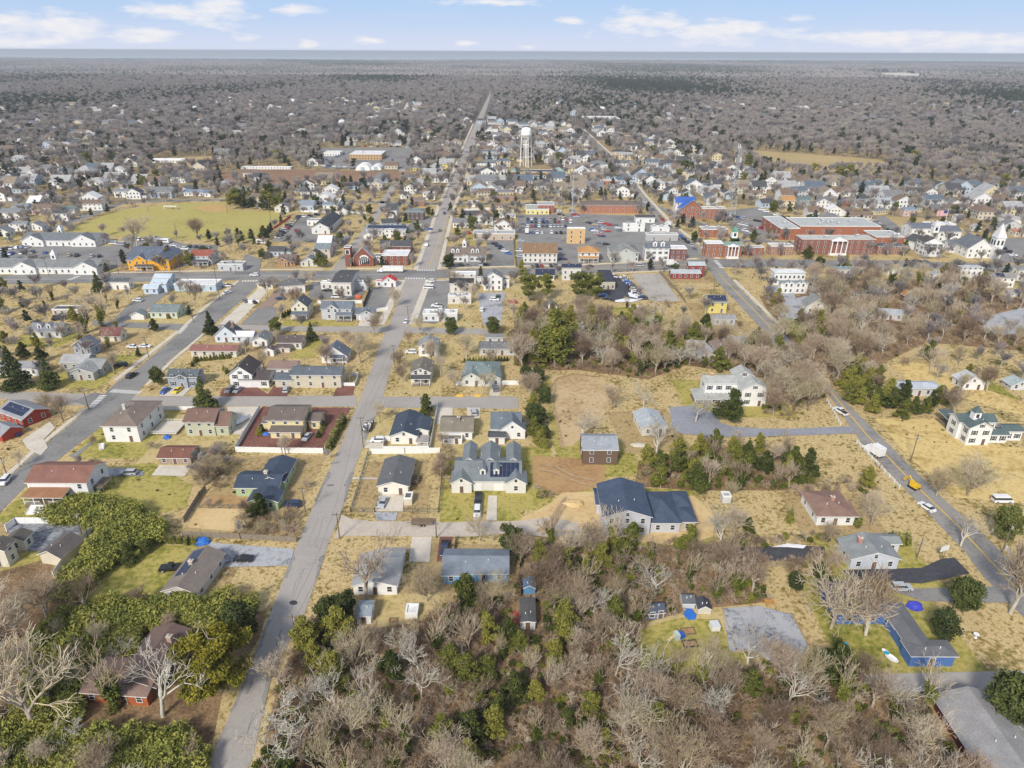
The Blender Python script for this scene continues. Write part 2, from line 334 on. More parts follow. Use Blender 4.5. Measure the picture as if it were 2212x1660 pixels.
sheet('railway_clearing', [(470, 372), (600, 366), (880, 372), (920, 382), (880, 392), (620, 402), (480, 395)], layered('rust_clearing', [(.3, (.20, .12, .08)), (.7, (.34, .22, .14))], .02, .2))
sheet('bare_field', [(340, 343), (460, 337), (480, 347), (430, 366), (330, 372)], MATS['tan_field'])
# roads
def pair(a, b): return a + b[::-1]
main_l = [(425, 1740), (447, 1660), (549, 1420), (615, 1245), (653, 1150), (693, 1055), (728, 980), (770, 880), (790, 830), (823, 740), (840, 705), (875, 605), (903, 582), (953, 445), (968, 412), (1003, 320), (1028, 262), (1053, 212), (1060, 190)]
main_r = [(500, 1740), (545, 1640), (588, 1452), (658, 1327), (686, 1245), (713, 1165), (743, 1092), (765, 1015), (793, 942), (825, 867), (835, 830), (855, 760), (885, 702), (920, 605), (943, 582), (973, 455), (990, 412), (1023, 322), (1043, 262), (1059, 212), (1064, 190)]
sheet('asphalt_road', pair(main_l, main_r), M_asph, z=.07)
sheet('main_street', pair([(-80, 596), (0, 595), (553, 587), (900, 584), (1106, 580), (1256, 575), (1531, 560), (1900, 563), (2100, 569), (2300, 578)],
                          [(-80, 617), (0, 615), (553, 605), (900, 604), (1106, 594), (1281, 590), (1531, 578), (1900, 577), (2100, 584), (2300, 594)]), M_asph2, z=.074)
left_l = [(-120, 1170), (0, 1050), (80, 977), (192, 884), (215, 862), (250, 828), (300, 795), (385, 722), (440, 672), (520, 607)]
left_r = [(-120, 1225), (0, 1107), (70, 1037), (130, 990), (175, 955), (220, 922), (275, 875), (312, 830), (370, 775), (445, 715), (475, 690), (553, 622), (572, 606)]
sheet('side_road', pair(left_l, left_r), M_asph2, z=.062)
route_l = [(1243, 275), (1313, 347), (1356, 397), (1371, 420), (1418, 482), (1516, 562), (1546, 605), (1655, 722), (1789, 852), (1859, 955), (1959, 1062), (2084, 1192), (2124, 1245), (2240, 1365)]
route_r = [(1255, 275), (1331, 347), (1373, 397), (1390, 420), (1443, 482), (1545, 562), (1580, 605), (1690, 718), (1809, 852), (1884, 925), (1969, 1010), (2034, 1075), (2096, 1130), (2212, 1240), (2300, 1315)]
sheet('county_road', pair(route_l, route_r), layered('asphalt_mid', [(.34, (.13, .125, .12)), (.46, (.24, .23, .22)), (.56, (.30, .285, .27)), (.66, (.19, .18, .17))], .06, .9, .45, rough=.9, bump=.05), z=.066)
sheet('cross_street', pair([(-60, 844), (0, 845), (175, 851), (325, 857), (770, 855)], [(-60, 861), (0, 862), (160, 876), (280, 877), (770, 879)]), M_asph, z=.056)
sheet('cross_street', pair([(826, 858), (1106, 857), (1120, 860)], [(823, 881), (1106, 884), (1120, 882)]), M_asph, z=.056)
sheet('cross_street', pair([(200, 692), (232, 695), (400, 701)], [(200, 704), (250, 707), (385, 714)]), M_asph2, z=.05)
sheet('cross_street', pair([(470, 701), (553, 703), (845, 706)], [(462, 711), (553, 714), (832, 720)]), M_asph, z=.05)
sheet('cross_street', pair([(883, 707), (1053, 711)], [(874, 720), (1053, 724)]), M_asph, z=.05)
sheet('gravel_lane', pair([(738, 1112), (760, 1122), (803, 1127), (1106, 1127), (1190, 1118), (1250, 1130)], [(722, 1166), (740, 1158), (1015, 1160), (1106, 1152), (1180, 1160), (1245, 1155)]),
      layered('pale_gravel', [(.3, (.36, .31, .26)), (.5, (.50, .44, .37)), (.7, (.56, .50, .43))], .1, .9), z=.05)
sheet('church_lane', pair([(715, 586), (800, 475), (862, 370), (878, 305), (885, 280)], [(745, 586), (816, 475), (875, 370), (889, 305), (893, 280)]), M_asph, z=.05)
strip('back_street', [(70, 520), (108, 497), (170, 474), (240, 447), (275, 438), (400, 433), (560, 431), (760, 436), (965, 441)], 8, M_asph2, z=.05)
strip('back_street', [(985, 441), (1200, 441), (1385, 438)], 8, M_asph2, z=.05)
strip('back_street', [(1400, 440), (1600, 520), (1660, 522), (1900, 545)], 7, M_asph2, z=.046)
strip('back_street', [(0, 440), (120, 425), (260, 415), (430, 405), (640, 402)], 7, M_asph2, z=.046)
strip('back_street', [(868, 250), (878, 236), (884, 222)], 12, M_conc, z=.05)
sheet('road_shoulder', [(470, 703), (553, 628), (570, 607), (600, 606), (556, 655), (510, 701)], M_conc, z=.045)
sheet('county_drive', pair([(1959, 978), (2070, 975), (2120, 978)], [(1975, 990), (2060, 991), (2120, 985)]), M_asph, z=.05)
# pavements with kerbs
def pave(pts, wd): return strip('pavement', pts, wd, M_conc, True, thick=.13)
pave([(898, 583), (948, 445), (963, 412), (1000, 318), (1022, 268)], 2.6)
pave([(949, 582), (979, 455), (997, 410), (1028, 322)], 2.2)
pave([(869, 606), (822, 702)], 3.6); pave([(926, 606), (890, 700)], 3.2)
pave([(1552, 560), (1450, 482), (1397, 425), (1338, 350), (1262, 280)], 2.4)
pave([(1586, 605), (1700, 718)], 1.8)
pave([(0, 592), (270, 589), (553, 583), (700, 582)], 1.6); pave([(750, 581), (890, 580)], 1.6); pave([(955, 579), (1106, 576), (1256, 572), (1360, 568), (1505, 559)], 2.2)
pave([(590, 609), (860, 608)], 1.4); pave([(930, 608), (1100, 598), (1280, 593), (1460, 584)], 1.4)
pave([(250, 822), (385, 716), (520, 603)][:2], 1.8); pave([(392, 712), (440, 667), (515, 607)], 1.6)
pave([(186, 882), (76, 972), (0, 1042)], 1.6)
pave([(318, 832), (372, 780), (440, 722)], 1.4)
# markings
def dash(pts, wd, mat=None, name='road_marking'): return strip(name, pts, wd, mat or M_yel, False, z=.085)
dash([(1553, 592), (1674, 718), (1799, 852), (1872, 940), (1964, 1036), (2065, 1133), (2168, 1243), (2250, 1325)], .45)
dash([(926, 580), (940, 540), (975, 440), (1010, 328)], .4); dash([(1106, 587), (1268, 582), (1500, 571)], .5); dash([(0, 605), (280, 602), (553, 596), (850, 594)], .25, M_wht)
dash([(1378, 412), (1430, 482), (1528, 562)], .35)
def crosswalk(a, b, n, bar, axis='y'):
    p, q = at(*a)[:2], at(*b)[:2]; mb = MB()
    for i in range(n):
        c = p + (q - p) * (i + .5) / n; d = (q - p) / np.linalg.norm(q - p); e = np.array([-d[1], d[0]]); hw = np.linalg.norm(q - p) / n * .28
        k = [c - d * hw - e * bar / 2, c + d * hw - e * bar / 2, c + d * hw + e * bar / 2, c - d * hw + e * bar / 2]
        mb.add([(x, y, .092) for x, y in k], [(0, 1, 2, 3)])
    tag(mb.obj('crosswalk_marking', M_wht), kind='structure')
crosswalk((900, 584.5), (940, 584.5), 8, 2.5); crosswalk((874, 602), (920, 602), 8, 2.5); crosswalk((522, 608), (568, 607), 8, 2.5); crosswalk((148, 606), (170, 597), 6, 2.4)
crosswalk((240, 845), (305, 849), 12, 2.6); crosswalk((195, 882), (224, 854), 8, 2.4); crosswalk((385, 722), (402, 705), 6, 2); crosswalk((1545, 563), (1560, 580), 6, 2.4)
# lots and drives
LOTS = [('parking_lot', M_asph2, [(-40, 548), (0, 535), (60, 528), (232, 532), (265, 528), (285, 545), (258, 578), (225, 588), (215, 572), (0, 560)]),
 ('parking_lot', M_asph2, [(262, 515), (345, 512), (400, 528), (470, 530), (470, 545), (400, 575), (375, 582), (370, 560), (340, 535), (275, 530)]),
 ('parking_lot', M_asph2, [(585, 522), (652, 466), (690, 462), (668, 490), (690, 512), (760, 510), (745, 528), (640, 522)]),
 ('parking_lot', M_asph2, [(1118, 464), (1250, 462), (1400, 468), (1440, 500), (1490, 520), (1515, 556), (1117, 578)]),
 ('car_lot', M_asphd, [(1290, 598), (1352, 596), (1402, 648), (1320, 652), (1296, 640)]),
 ('old_concrete_lot', layered('worn_lot', [(.34, (.20, .17, .14)), (.46, (.36, .33, .29)), (.56, (.44, .41, .37)), (.66, (.28, .24, .20))], .08, .7, .5), [(1362, 593), (1425, 592), (1470, 652), (1407, 652)]),
 ('shop_parking_lot', M_asph2, [(925, 607), (975, 604), (968, 640), (962, 690), (940, 700), (893, 697)]),
 ('bank_parking_lot', M_asph2, [(800, 622), (864, 620), (846, 668), (786, 668)]),
 ('rear_parking_lot', M_asph2, [(668, 615), (700, 607), (800, 612), (778, 648), (668, 645)]),
 ('office_drive', M_asph2, [(286, 652), (340, 630), (372, 628), (300, 682), (262, 697), (238, 697)]),
 ('gravel_parking', M_gravel, [(1030, 634), (1092, 632), (1088, 660), (1080, 705), (1045, 705)]),
 ('red_gravel_lot', layered('brown_gravel', [(.3, (.24, .17, .14)), (.7, (.36, .27, .22))], .1, .9), [(520, 700), (603, 622), (622, 635), (590, 660), (578, 703)]),
 ('dark_lot', M_asph2, [(520, 702), (560, 665), (595, 665), (600, 690), (575, 702)]),
 ('courthouse_parking', M_asph2, [(1545, 458), (1640, 448), (1690, 470), (1700, 505), (1640, 522), (1590, 500)]),
 ('court_rear_parking', M_asph2, [(1870, 470), (1912, 468), (1945, 492), (1958, 520), (1915, 500)]),
 ('church_parking', M_asph2, [(2145, 515), (2230, 515), (2230, 570), (2160, 568)]),
 ('looping_drive', layered('blue_grey_asphalt', [(.3, (.20, .21, .24)), (.7, (.33, .34, .38))], .08, .9), [(1446, 880), (1496, 878), (1541, 893), (1555, 913), (1580, 922), (1648, 927), (1709, 927), (1838, 922), (1848, 937), (1709, 942), (1648, 944), (1560, 945), (1471, 938), (1452, 925)]),
 ('gravel_yard', M_gravel, [(1561, 1315), (1638, 1310), (1709, 1328), (1744, 1395), (1725, 1440), (1690, 1452), (1638, 1410), (1576, 1408)]),
 ('gravel_drive', M_gravel, [(440, 1172), (540, 1180), (636, 1187), (625, 1223), (553, 1225), (487, 1226), (470, 1190)]),
 ('dark_drive', M_asphd, [(1578, 1184), (1700, 1180), (1780, 1182), (1785, 1200), (1730, 1212), (1590, 1216)]),
 ('dark_drive', M_asphd, [(1820, 1233), (1990, 1228), (2035, 1208), (2062, 1206), (2095, 1240), (1990, 1262), (1840, 1254)]),
 ('side_drive', M_asph2, [(1920, 1274), (2170, 1268), (2225, 1305), (1990, 1300)]),
 ('lower_street', M_asph, [(1850, 1458), (2230, 1450), (2230, 1493), (1924, 1498), (1870, 1480)]),
 ('red_gravel_yard', M_maroon, [(508, 974), (566, 880), (758, 882), (703, 975)]),
 ('concrete_pad', M_conc, [(890, 1161), (933, 1161), (928, 1215), (883, 1215)]),
 ('red_gravel_drive', M_maroon, [(950, 1161), (978, 1161), (962, 1215), (943, 1215)]),
 ('concrete_drive', M_conc, [(818, 1069), (873, 1072), (870, 1106), (808, 1106)]),
 ('gravel_apron', M_gravel, [(808, 1108), (860, 1108), (855, 1126), (815, 1126)]),
 ('concrete_drive', M_conc, [(1025, 1072), (1043, 1072), (1039, 1126), (1022, 1126)]), ('concrete_drive', M_conc, [(1055, 1072), (1074, 1072), (1073, 1126), (1050, 1126)]),
 ('concrete_pad', M_conc, [(345, 1006), (416, 1007), (400, 1030), (327, 1028)]),
 ('gravel_drive', M_gravel, [(222, 1012), (262, 1012), (312, 1020), (310, 1030), (225, 1030)]),
 ('slate_yard', M_slate, [(32, 1133), (212, 1132), (165, 1160), (120, 1195), (55, 1190), (15, 1150)]),
 ('concrete_drive', M_conc, [(48, 952), (108, 912), (120, 925), (95, 950), (104, 968), (88, 985), (62, 972)]),
 ('concrete_drive', M_conc, [(350, 837), (415, 837), (396, 857), (345, 857)]),
 ('maroon_drive', M_maroon, [(480, 840), (556, 838), (585, 857), (475, 857)]), ('maroon_drive', M_maroon, [(730, 835), (766, 835), (762, 855), (718, 857)]), ('maroon_drive', M_maroon, [(592, 835), (625, 835), (620, 857), (575, 857)]),
 ('concrete_drive', M_conc, [(793, 952), (830, 952), (826, 970), (787, 970)]),
 ('concrete_drive', M_conc, [(778, 691), (808, 690), (800, 706), (773, 706)]),
 ('concrete_patio', M_conc, [(943, 882), (978, 882), (978, 905), (943, 920)]), ('concrete_drive', M_conc, [(1008, 882), (1038, 882), (1036, 905), (1010, 905)]),
 ('concrete_drive', M_conc, [(1062, 832), (1082, 832), (1080, 857), (1056, 857)]),
 ('concrete_drive', M_conc, [(490, 880), (560, 880), (520, 940), (505, 940)]),
 ('concrete_walk', M_conc, [(833, 1033), (818, 1033), (815, 1037), (760, 1037), (762, 1033)]),
 ('gravel_drive', M_gravel, [(1690, 650), (1745, 640), (1765, 690), (1720, 705), (1680, 690)]),
 ('gravel_yard', M_gravel, [(1560, 728), (1690, 728), (1690, 745), (1560, 745)]),
 ('gravel_yard', M_gravel, [(2110, 690), (2230, 660), (2230, 720), (2150, 725)]),
 ('store_parking', M_asph2, [(472, 590), (560, 590), (565, 560), (530, 550), (520, 575)]),
 ('wash_parking', M_asph2, [(690, 320), (890, 320), (890, 365), (700, 365)]),
 ('white_gravel_lot', M_gravel, [(1660, 620), (1710, 615), (1720, 650), (1680, 655)]),
 ('side_parking', M_asph2, [(900, 470), (935, 470), (925, 500), (870, 500)]),
 ('office_parking', M_asph2, [(950, 568), (1060, 566), (1062, 576), (955, 577)]),
 ('bank_side_parking', M_asph2, [(1050, 520), (1112, 520), (1110, 575), (1062, 575)]),
 ('quay_field', layered('far_sand', [(.3, (.55, .5, .42)), (.7, (.7, .64, .55))], .005, .05), [(1885, 158), (1960, 157), (2010, 162), (2000, 170), (1940, 171)]),
 ('salt_marsh', MATS['far_sand'], [(1590, 137), (1645, 136), (1650, 139.5), (1600, 140)]), ('salt_marsh', MATS['far_sand'], [(1778, 153), (1850, 151), (1882, 155), (1870, 158), (1800, 156)]), ('salt_marsh', MATS['far_sand'], [(1940, 134), (2060, 133), (2140, 135), (2050, 136)]),
 ('quay_field', MATS['far_sand'], [(720, 193), (760, 192), (755, 197), (722, 197)])]
for nm, m, p in LOTS: sheet(nm, p, m)
for q in ([(300, 262), (350, 259), (375, 263), (320, 267)], [(190, 284), (250, 281), (262, 286), (200, 289)], [(560, 240), (610, 238), (620, 242), (570, 244)], [(1500, 240), (1560, 238), (1570, 243), (1505, 244)], [(1180, 226), (1225, 225), (1230, 228), (1185, 229)], [(1950, 232), (2040, 229), (2060, 233), (1960, 237)], [(80, 205), (170, 202), (180, 205), (90, 208)], [(1640, 196), (1720, 194), (1725, 197), (1645, 198)], [(1820, 300), (1900, 305), (1890, 311), (1825, 308)]): sheet('far_clearing', q, MATS['tan_field'])
for L_ in (strip_world(poly_px([(1000, 330), (1035, 262), (1056, 210)]), 24), strip_world(poly_px([(1330, 350), (1249, 275), (1215, 240)]), 20)): BLOCK.append(L_)
# worn wheel tracks, patches and stains in the road
for x, y, rx, ry in ((634, 1303, 9, 5), (1998, 1478, 16, 6)): sheet('manhole_patch', disc_px(x, y, rx, ry), M_asphd, False, z=.09)
for q in ([(715, 999), (735, 997), (732, 1002), (713, 1004)], [(707, 1048), (722, 1047), (720, 1051), (706, 1052)], [(744, 1047), (752, 1046), (750, 1050), (743, 1051)], [(155, 868), (205, 848), (235, 855), (190, 878)],
          [(530, 1500), (545, 1470), (548, 1470), (536, 1500)], [(150, 985), (185, 965), (200, 950), (208, 952), (160, 992)]):
    sheet('road_patch', q, M_asph2, False, z=.088)
for a in range(9):
    x = R.uniform(0, 1); y0 = R.choice([1600, 1420, 1290, 1180, 1050, 930, 800, 690]); xm = np.interp(y0, [600, 830, 1245, 1660], [895, 812, 650, 495]) + R.uniform(-14, 14)
    strip('tar_seam', [(xm, y0), (xm + R.uniform(8, 14), y0 - 30), (xm + R.uniform(18, 26), y0 - 60)], .1, M_asph2, False, z=.091)
for pts_ in ([(1160, 1150), (1190, 1125), (1205, 1100), (1222, 1075)], [(1170, 1156), (1200, 1130), (1212, 1105), (1232, 1080)], [(1160, 1005), (1200, 1010), (1240, 1030), (1285, 1040)], [(1165, 1015), (1200, 1022), (1240, 1040), (1280, 1052)], [(1240, 1150), (1200, 1150), (1160, 1145)], [(1200, 830), (1192, 870), (1205, 920), (1215, 970)], [(1196, 870), (1185, 840), (1205, 818), (1240, 808), (1290, 815)]):
    strip('wheel_track', pts_, .9, surf('mud_track', (.42, .30, .17), var=.3, scale=.6, coord='World'), False)
for q in ([(1328, 650), (1350, 646), (1385, 648), (1366, 654), (1330, 654)], [(1356, 634), (1378, 630), (1398, 644), (1385, 648), (1360, 642)], [(1665, 1184), (1700, 1176), (1742, 1180), (1735, 1187), (1700, 1184)]): sheet('snow_patch', q, surf('old_snow', (.78, .79, .82), var=.15), False)
for y0, y1 in ((1650, 1560), (1540, 1440), (1425, 1340), (1250, 1200), (1085, 1020), (950, 900)):     # crumbling dark edges of the long road
    for e, s in ((main_l, 1), (main_r, -1)):
        if R.random() < .3: continue
        ys = np.linspace(y0, y1, 7); ex = [np.interp(-v, [-p[1] for p in e], [p[0] for p in e]) for v in ys]
        sheet('road_edge_stain', [(x - 1 * s, v) for x, v in zip(ex, ys)] + [(x + s * R.uniform(2, 11), v) for x, v in list(zip(ex, ys))[::-1]], MATS['asphalt_mid'], False, z=.0895)
# ------------------------------------------------------------------ houses
WHT = (.74, .74, .73); CREAM = (.66, .58, .38); TAN = (.50, .40, .28); LBLUE = (.46, .55, .66); GRAYB = (.42, .45, .50); SAGE = (.46, .48, .36); LGRAY = (.55, .56, .57); BEIGE = (.60, .54, .44)
BRICK = (.26, .10, .07); ORB = (.38, .16, .10); YEL = (.72, .36, .03); LYEL = (.68, .58, .22); BLUE = (.08, .17, .42); GREEN = (.36, .48, .28); PINK = (.55, .42, .38); BROWN = (.13, .09, .06); REDW = (.42, .06, .04); MAROON = (.16, .04, .04)
rG = (.20, .205, .215); rDG = (.085, .088, .095); rBG = (.12, .15, .19); rBR = (.20, .145, .11); rRB = (.21, .105, .085); rTN = (.27, .225, .17); rLG = (.38, .38, .385); rW = (.72, .72, .73); rTL = (.13, .18, .185); rNV = (.035, .045, .085)
rBK = (.045, .045, .05); rOR = (.48, .26, .10); rMET = (.40, .44, .47); rRED = (.60, .05, .05); rGRN = (.14, .30, .22); rBLU = (.05, .13, .45); rBLN = (.055, .075, .115); rCOP = (.30, .42, .36)
SH = {}
def shared(key, fn):
    if key not in SH: SH[key] = fn()
    return SH[key]
def win_meshes(w_=1.0, h_=1.4, sh=None):
    def f():
        a = MB(); t = .09
        a.box(-w_ / 2 - t, -.05, 0 - t, -w_ / 2, .04, h_ + t).box(w_ / 2, -.05, -t, w_ / 2 + t, .04, h_ + t).box(-w_ / 2, -.05, -t, w_ / 2, .04, 0).box(-w_ / 2, -.05, h_, w_ / 2, .04, h_ + t).box(-w_ / 2, -.04, h_ / 2 - .03, w_ / 2, .03, h_ / 2 + .03)
        if sh: a.box(-w_ / 2 - t - .36, -.04, -t, -w_ / 2 - t, .03, h_ + t, 1).box(w_ / 2 + t, -.04, -t, w_ / 2 + t + .36, .03, h_ + t, 1)
        b = MB(); b.box(-w_ / 2, -.012, 0, w_ / 2, .012, h_)
        return a.mesh('window', [M_trim, surf('shutter', (.03, .03, .035), .7)]), b.mesh('pane', M_glass)
    return shared(('win', w_, h_, sh), f)
def door_mesh(kind='door'):
    def f():
        a = MB(); a.box(-.5, -.05, 0, .5, .05, 2.1, 0).box(-.62, -.03, 0, -.5, .04, 2.2, 1).box(.5, -.03, 0, .62, .04, 2.2, 1).box(-.5, -.03, 2.1, .5, .04, 2.2, 1)
        return a.mesh('door', [surf('door_paint', (.16, .10, .08), .5), M_trim])
    return shared(('door',), f)
def garage_mesh():
    def f():
        a = MB(); a.box(-1.3, -.05, 0, 1.3, .03, 2.2)
        for k in range(1, 4): a.box(-1.28, -.06, k * .55 - .012, 1.28, -.045, k * .55 + .012, 1)
        return a.mesh('garage_door', [M_trim, surf('groove', (.35, .35, .35))])
    return shared(('gar',), f)
def roof_geo(mb, ox, oy, w_, d, h, typ, rise, ov=.45, t=.18):
    x0, x1, y0, y1 = ox - ov, ox + w_ + ov, oy - ov, oy + d + ov
    if typ in ('s', 'f', 'sg'):
        if typ != 'f': k = rise / (d / 2); ym = oy + d / 2; e0 = h - ov * k
        else: k = rise / (w_ / 2); xm = ox + w_ / 2; e0 = h - ov * k
        top = h + rise
        if typ == 'f':
            for xa in (x0, x1):
                s = [(xa, e0 + .02), (xm, top + .02), (xm, top + .02 + t), (xa, e0 + .02 + t)]
                if xa == x0: s = s[::-1]
                n = len(mb.v); mb.prism(s, y0, y1, 1); mb.m[-6:] = [1, 1] + [1] * 4
                # shingle face = the top edge side
                mb.m[-4 + (0 if xa == x0 else 2)] = 0
        else:
            for ya in (y0, y1):
                s = [(ya, e0 + .02), (ym, top + .02), (ym, top + .02 + t), (ya, e0 + .02 + t)]
                vs = [(x0, y, z) for y, z in s] + [(x1, y, z) for y, z in s]
                if ya == y0: fs = [(0, 3, 2, 1), (4, 5, 6, 7), (0, 1, 5, 4), (3, 7, 6, 2), (0, 4, 7, 3), (1, 2, 6, 5)]
                else: fs = [(0, 1, 2, 3), (4, 7, 6, 5), (0, 4, 5, 1), (3, 2, 6, 7), (0, 3, 7, 4), (1, 5, 6, 2)]
                n = len(mb.f); mb.add(vs, fs, 1); mb.m[n + 3] = 0
    elif typ in ('hx', 'hy'):
        e = h - .02
        if typ == 'hx': i = min((y1 - y0) / 2, (x1 - x0) / 2 - .05); a, b = (x0 + i, (y0 + y1) / 2), (x1 - i, (y0 + y1) / 2)
        else: i = min((x1 - x0) / 2, (y1 - y0) / 2 - .05); a, b = ((x0 + x1) / 2, y0 + i), ((x0 + x1) / 2, y1 - i)
        z1 = e + t; top = h + rise
        vs = [(x0, y0, e), (x1, y0, e), (x1, y1, e), (x0, y1, e), (x0, y0, z1), (x1, y0, z1), (x1, y1, z1), (x0, y1, z1), (*a, top), (*b, top)]
        mb.add(vs, [(0, 3, 2, 1), (0, 1, 5, 4), (1, 2, 6, 5), (2, 3, 7, 6), (3, 0, 4, 7)], 1)
        n = len(mb.v) - 10
        fs = [(4, 5, 9, 8), (5, 6, 9), (6, 7, 8, 9), (7, 4, 8)] if typ == 'hx' else [(4, 5, 8), (5, 6, 9, 8), (6, 7, 9), (7, 4, 8, 9)]
        for f in fs: mb.f.append(tuple(i + n for i in f)); mb.m.append(0)
    elif typ == 'flat':
        q = .3; p = .35
        mb.box(ox + q, oy + q, h - .02, ox + w_ - q, oy + d - q, h + .06, 0)
        for b in ((ox - .06, oy - .06, ox + w_ + .06, oy + q), (ox - .06, oy + d - q, ox + w_ + .06, oy + d + .06), (ox - .06, oy + q, ox + q, oy + d - q), (ox + w_ - q, oy + q, ox + w_ + .06, oy + d - q)):
            mb.box(b[0], b[1], h - .03, b[2], b[3], h + p, 1)
def wall_geo(mb, ox, oy, w_, d, h, typ, rise):
    x0, x1, y0, y1 = ox, ox + w_, oy, oy + d
    if typ == 'f':
        xm = (x0 + x1) / 2; mb.prism([(x0, 0), (x1, 0), (x1, h), (xm, h + rise), (x0, h)], y0, y1)
    elif typ in ('s', 'sg'):
        ym = (y0 + y1) / 2; P = [(y0, 0), (y1, 0), (y1, h), (ym, h + rise), (y0, h)]
        vs = [(x0, y, z) for y, z in P] + [(x1, y, z) for y, z in P]
        mb.add(vs, [(0, 4, 3, 2, 1), (5, 6, 7, 8, 9)] + [(i, 5 + i, 5 + (i + 1) % 5, (i + 1) % 5)[::-1] for i in range(5)])
    else: mb.box(x0, y0, 0, x1, y1, h)
HN = [0]
M_plot1 = layered('brown_lawn', [(.35, (.13, .10, .045)), (.44, (.28, .20, .095)), (.52, (.44, .33, .17)), (.62, (.24, .18, .07))], .09, .9, .55)
M_plot2 = layered('straw_plot', [(.35, (.24, .20, .08)), (.45, (.42, .33, .14)), (.54, (.54, .43, .22)), (.64, (.30, .25, .09))], .07, .8, .55)
def solve(x0, y0, x1, yt, h, typ, rot, pitch):
    A = at(x0, y0)[:2]; ax = np.array([math.cos(rot), math.sin(rot)]); ay = np.array([-ax[1], ax[0]])
    w_ = bis(lambda t: proj([*(A + ax * t), 0])[0] - x1, .5, 160)
    if yt < 100: d = yt
    else:
        def fy(d):
            rise = pitch * (d / 2 if typ in ('s', 'sg', 'hx') else w_ / 2)
            if typ in ('s', 'sg', 'hx'): p = A + ax * w_ / 2 + ay * d / 2; z = h + rise
            elif typ == 'f': p = A + ax * w_ / 2 + ay * d; z = h + rise
            else: p = A + ax * w_ / 2 + ay * d; z = h + .3
            return proj([*p, z])[1] - yt
        if typ == 'P': fy = lambda d: proj([*(A + ax * w_ / 2 + ay * d), h + .6])[1] - yt
        
        if fy(3.0) <= 0:
            d = min(7.0, max(3.0, w_ * .7)); h0 = h
            for q in range(8):
                if fy(d) < 0 and h > h0 * .62: h *= .94
        else: d = bis(fy, 1.5, 90); d = min(max(d, 2.0), 75)
    return A, ax, ay, w_, d, h
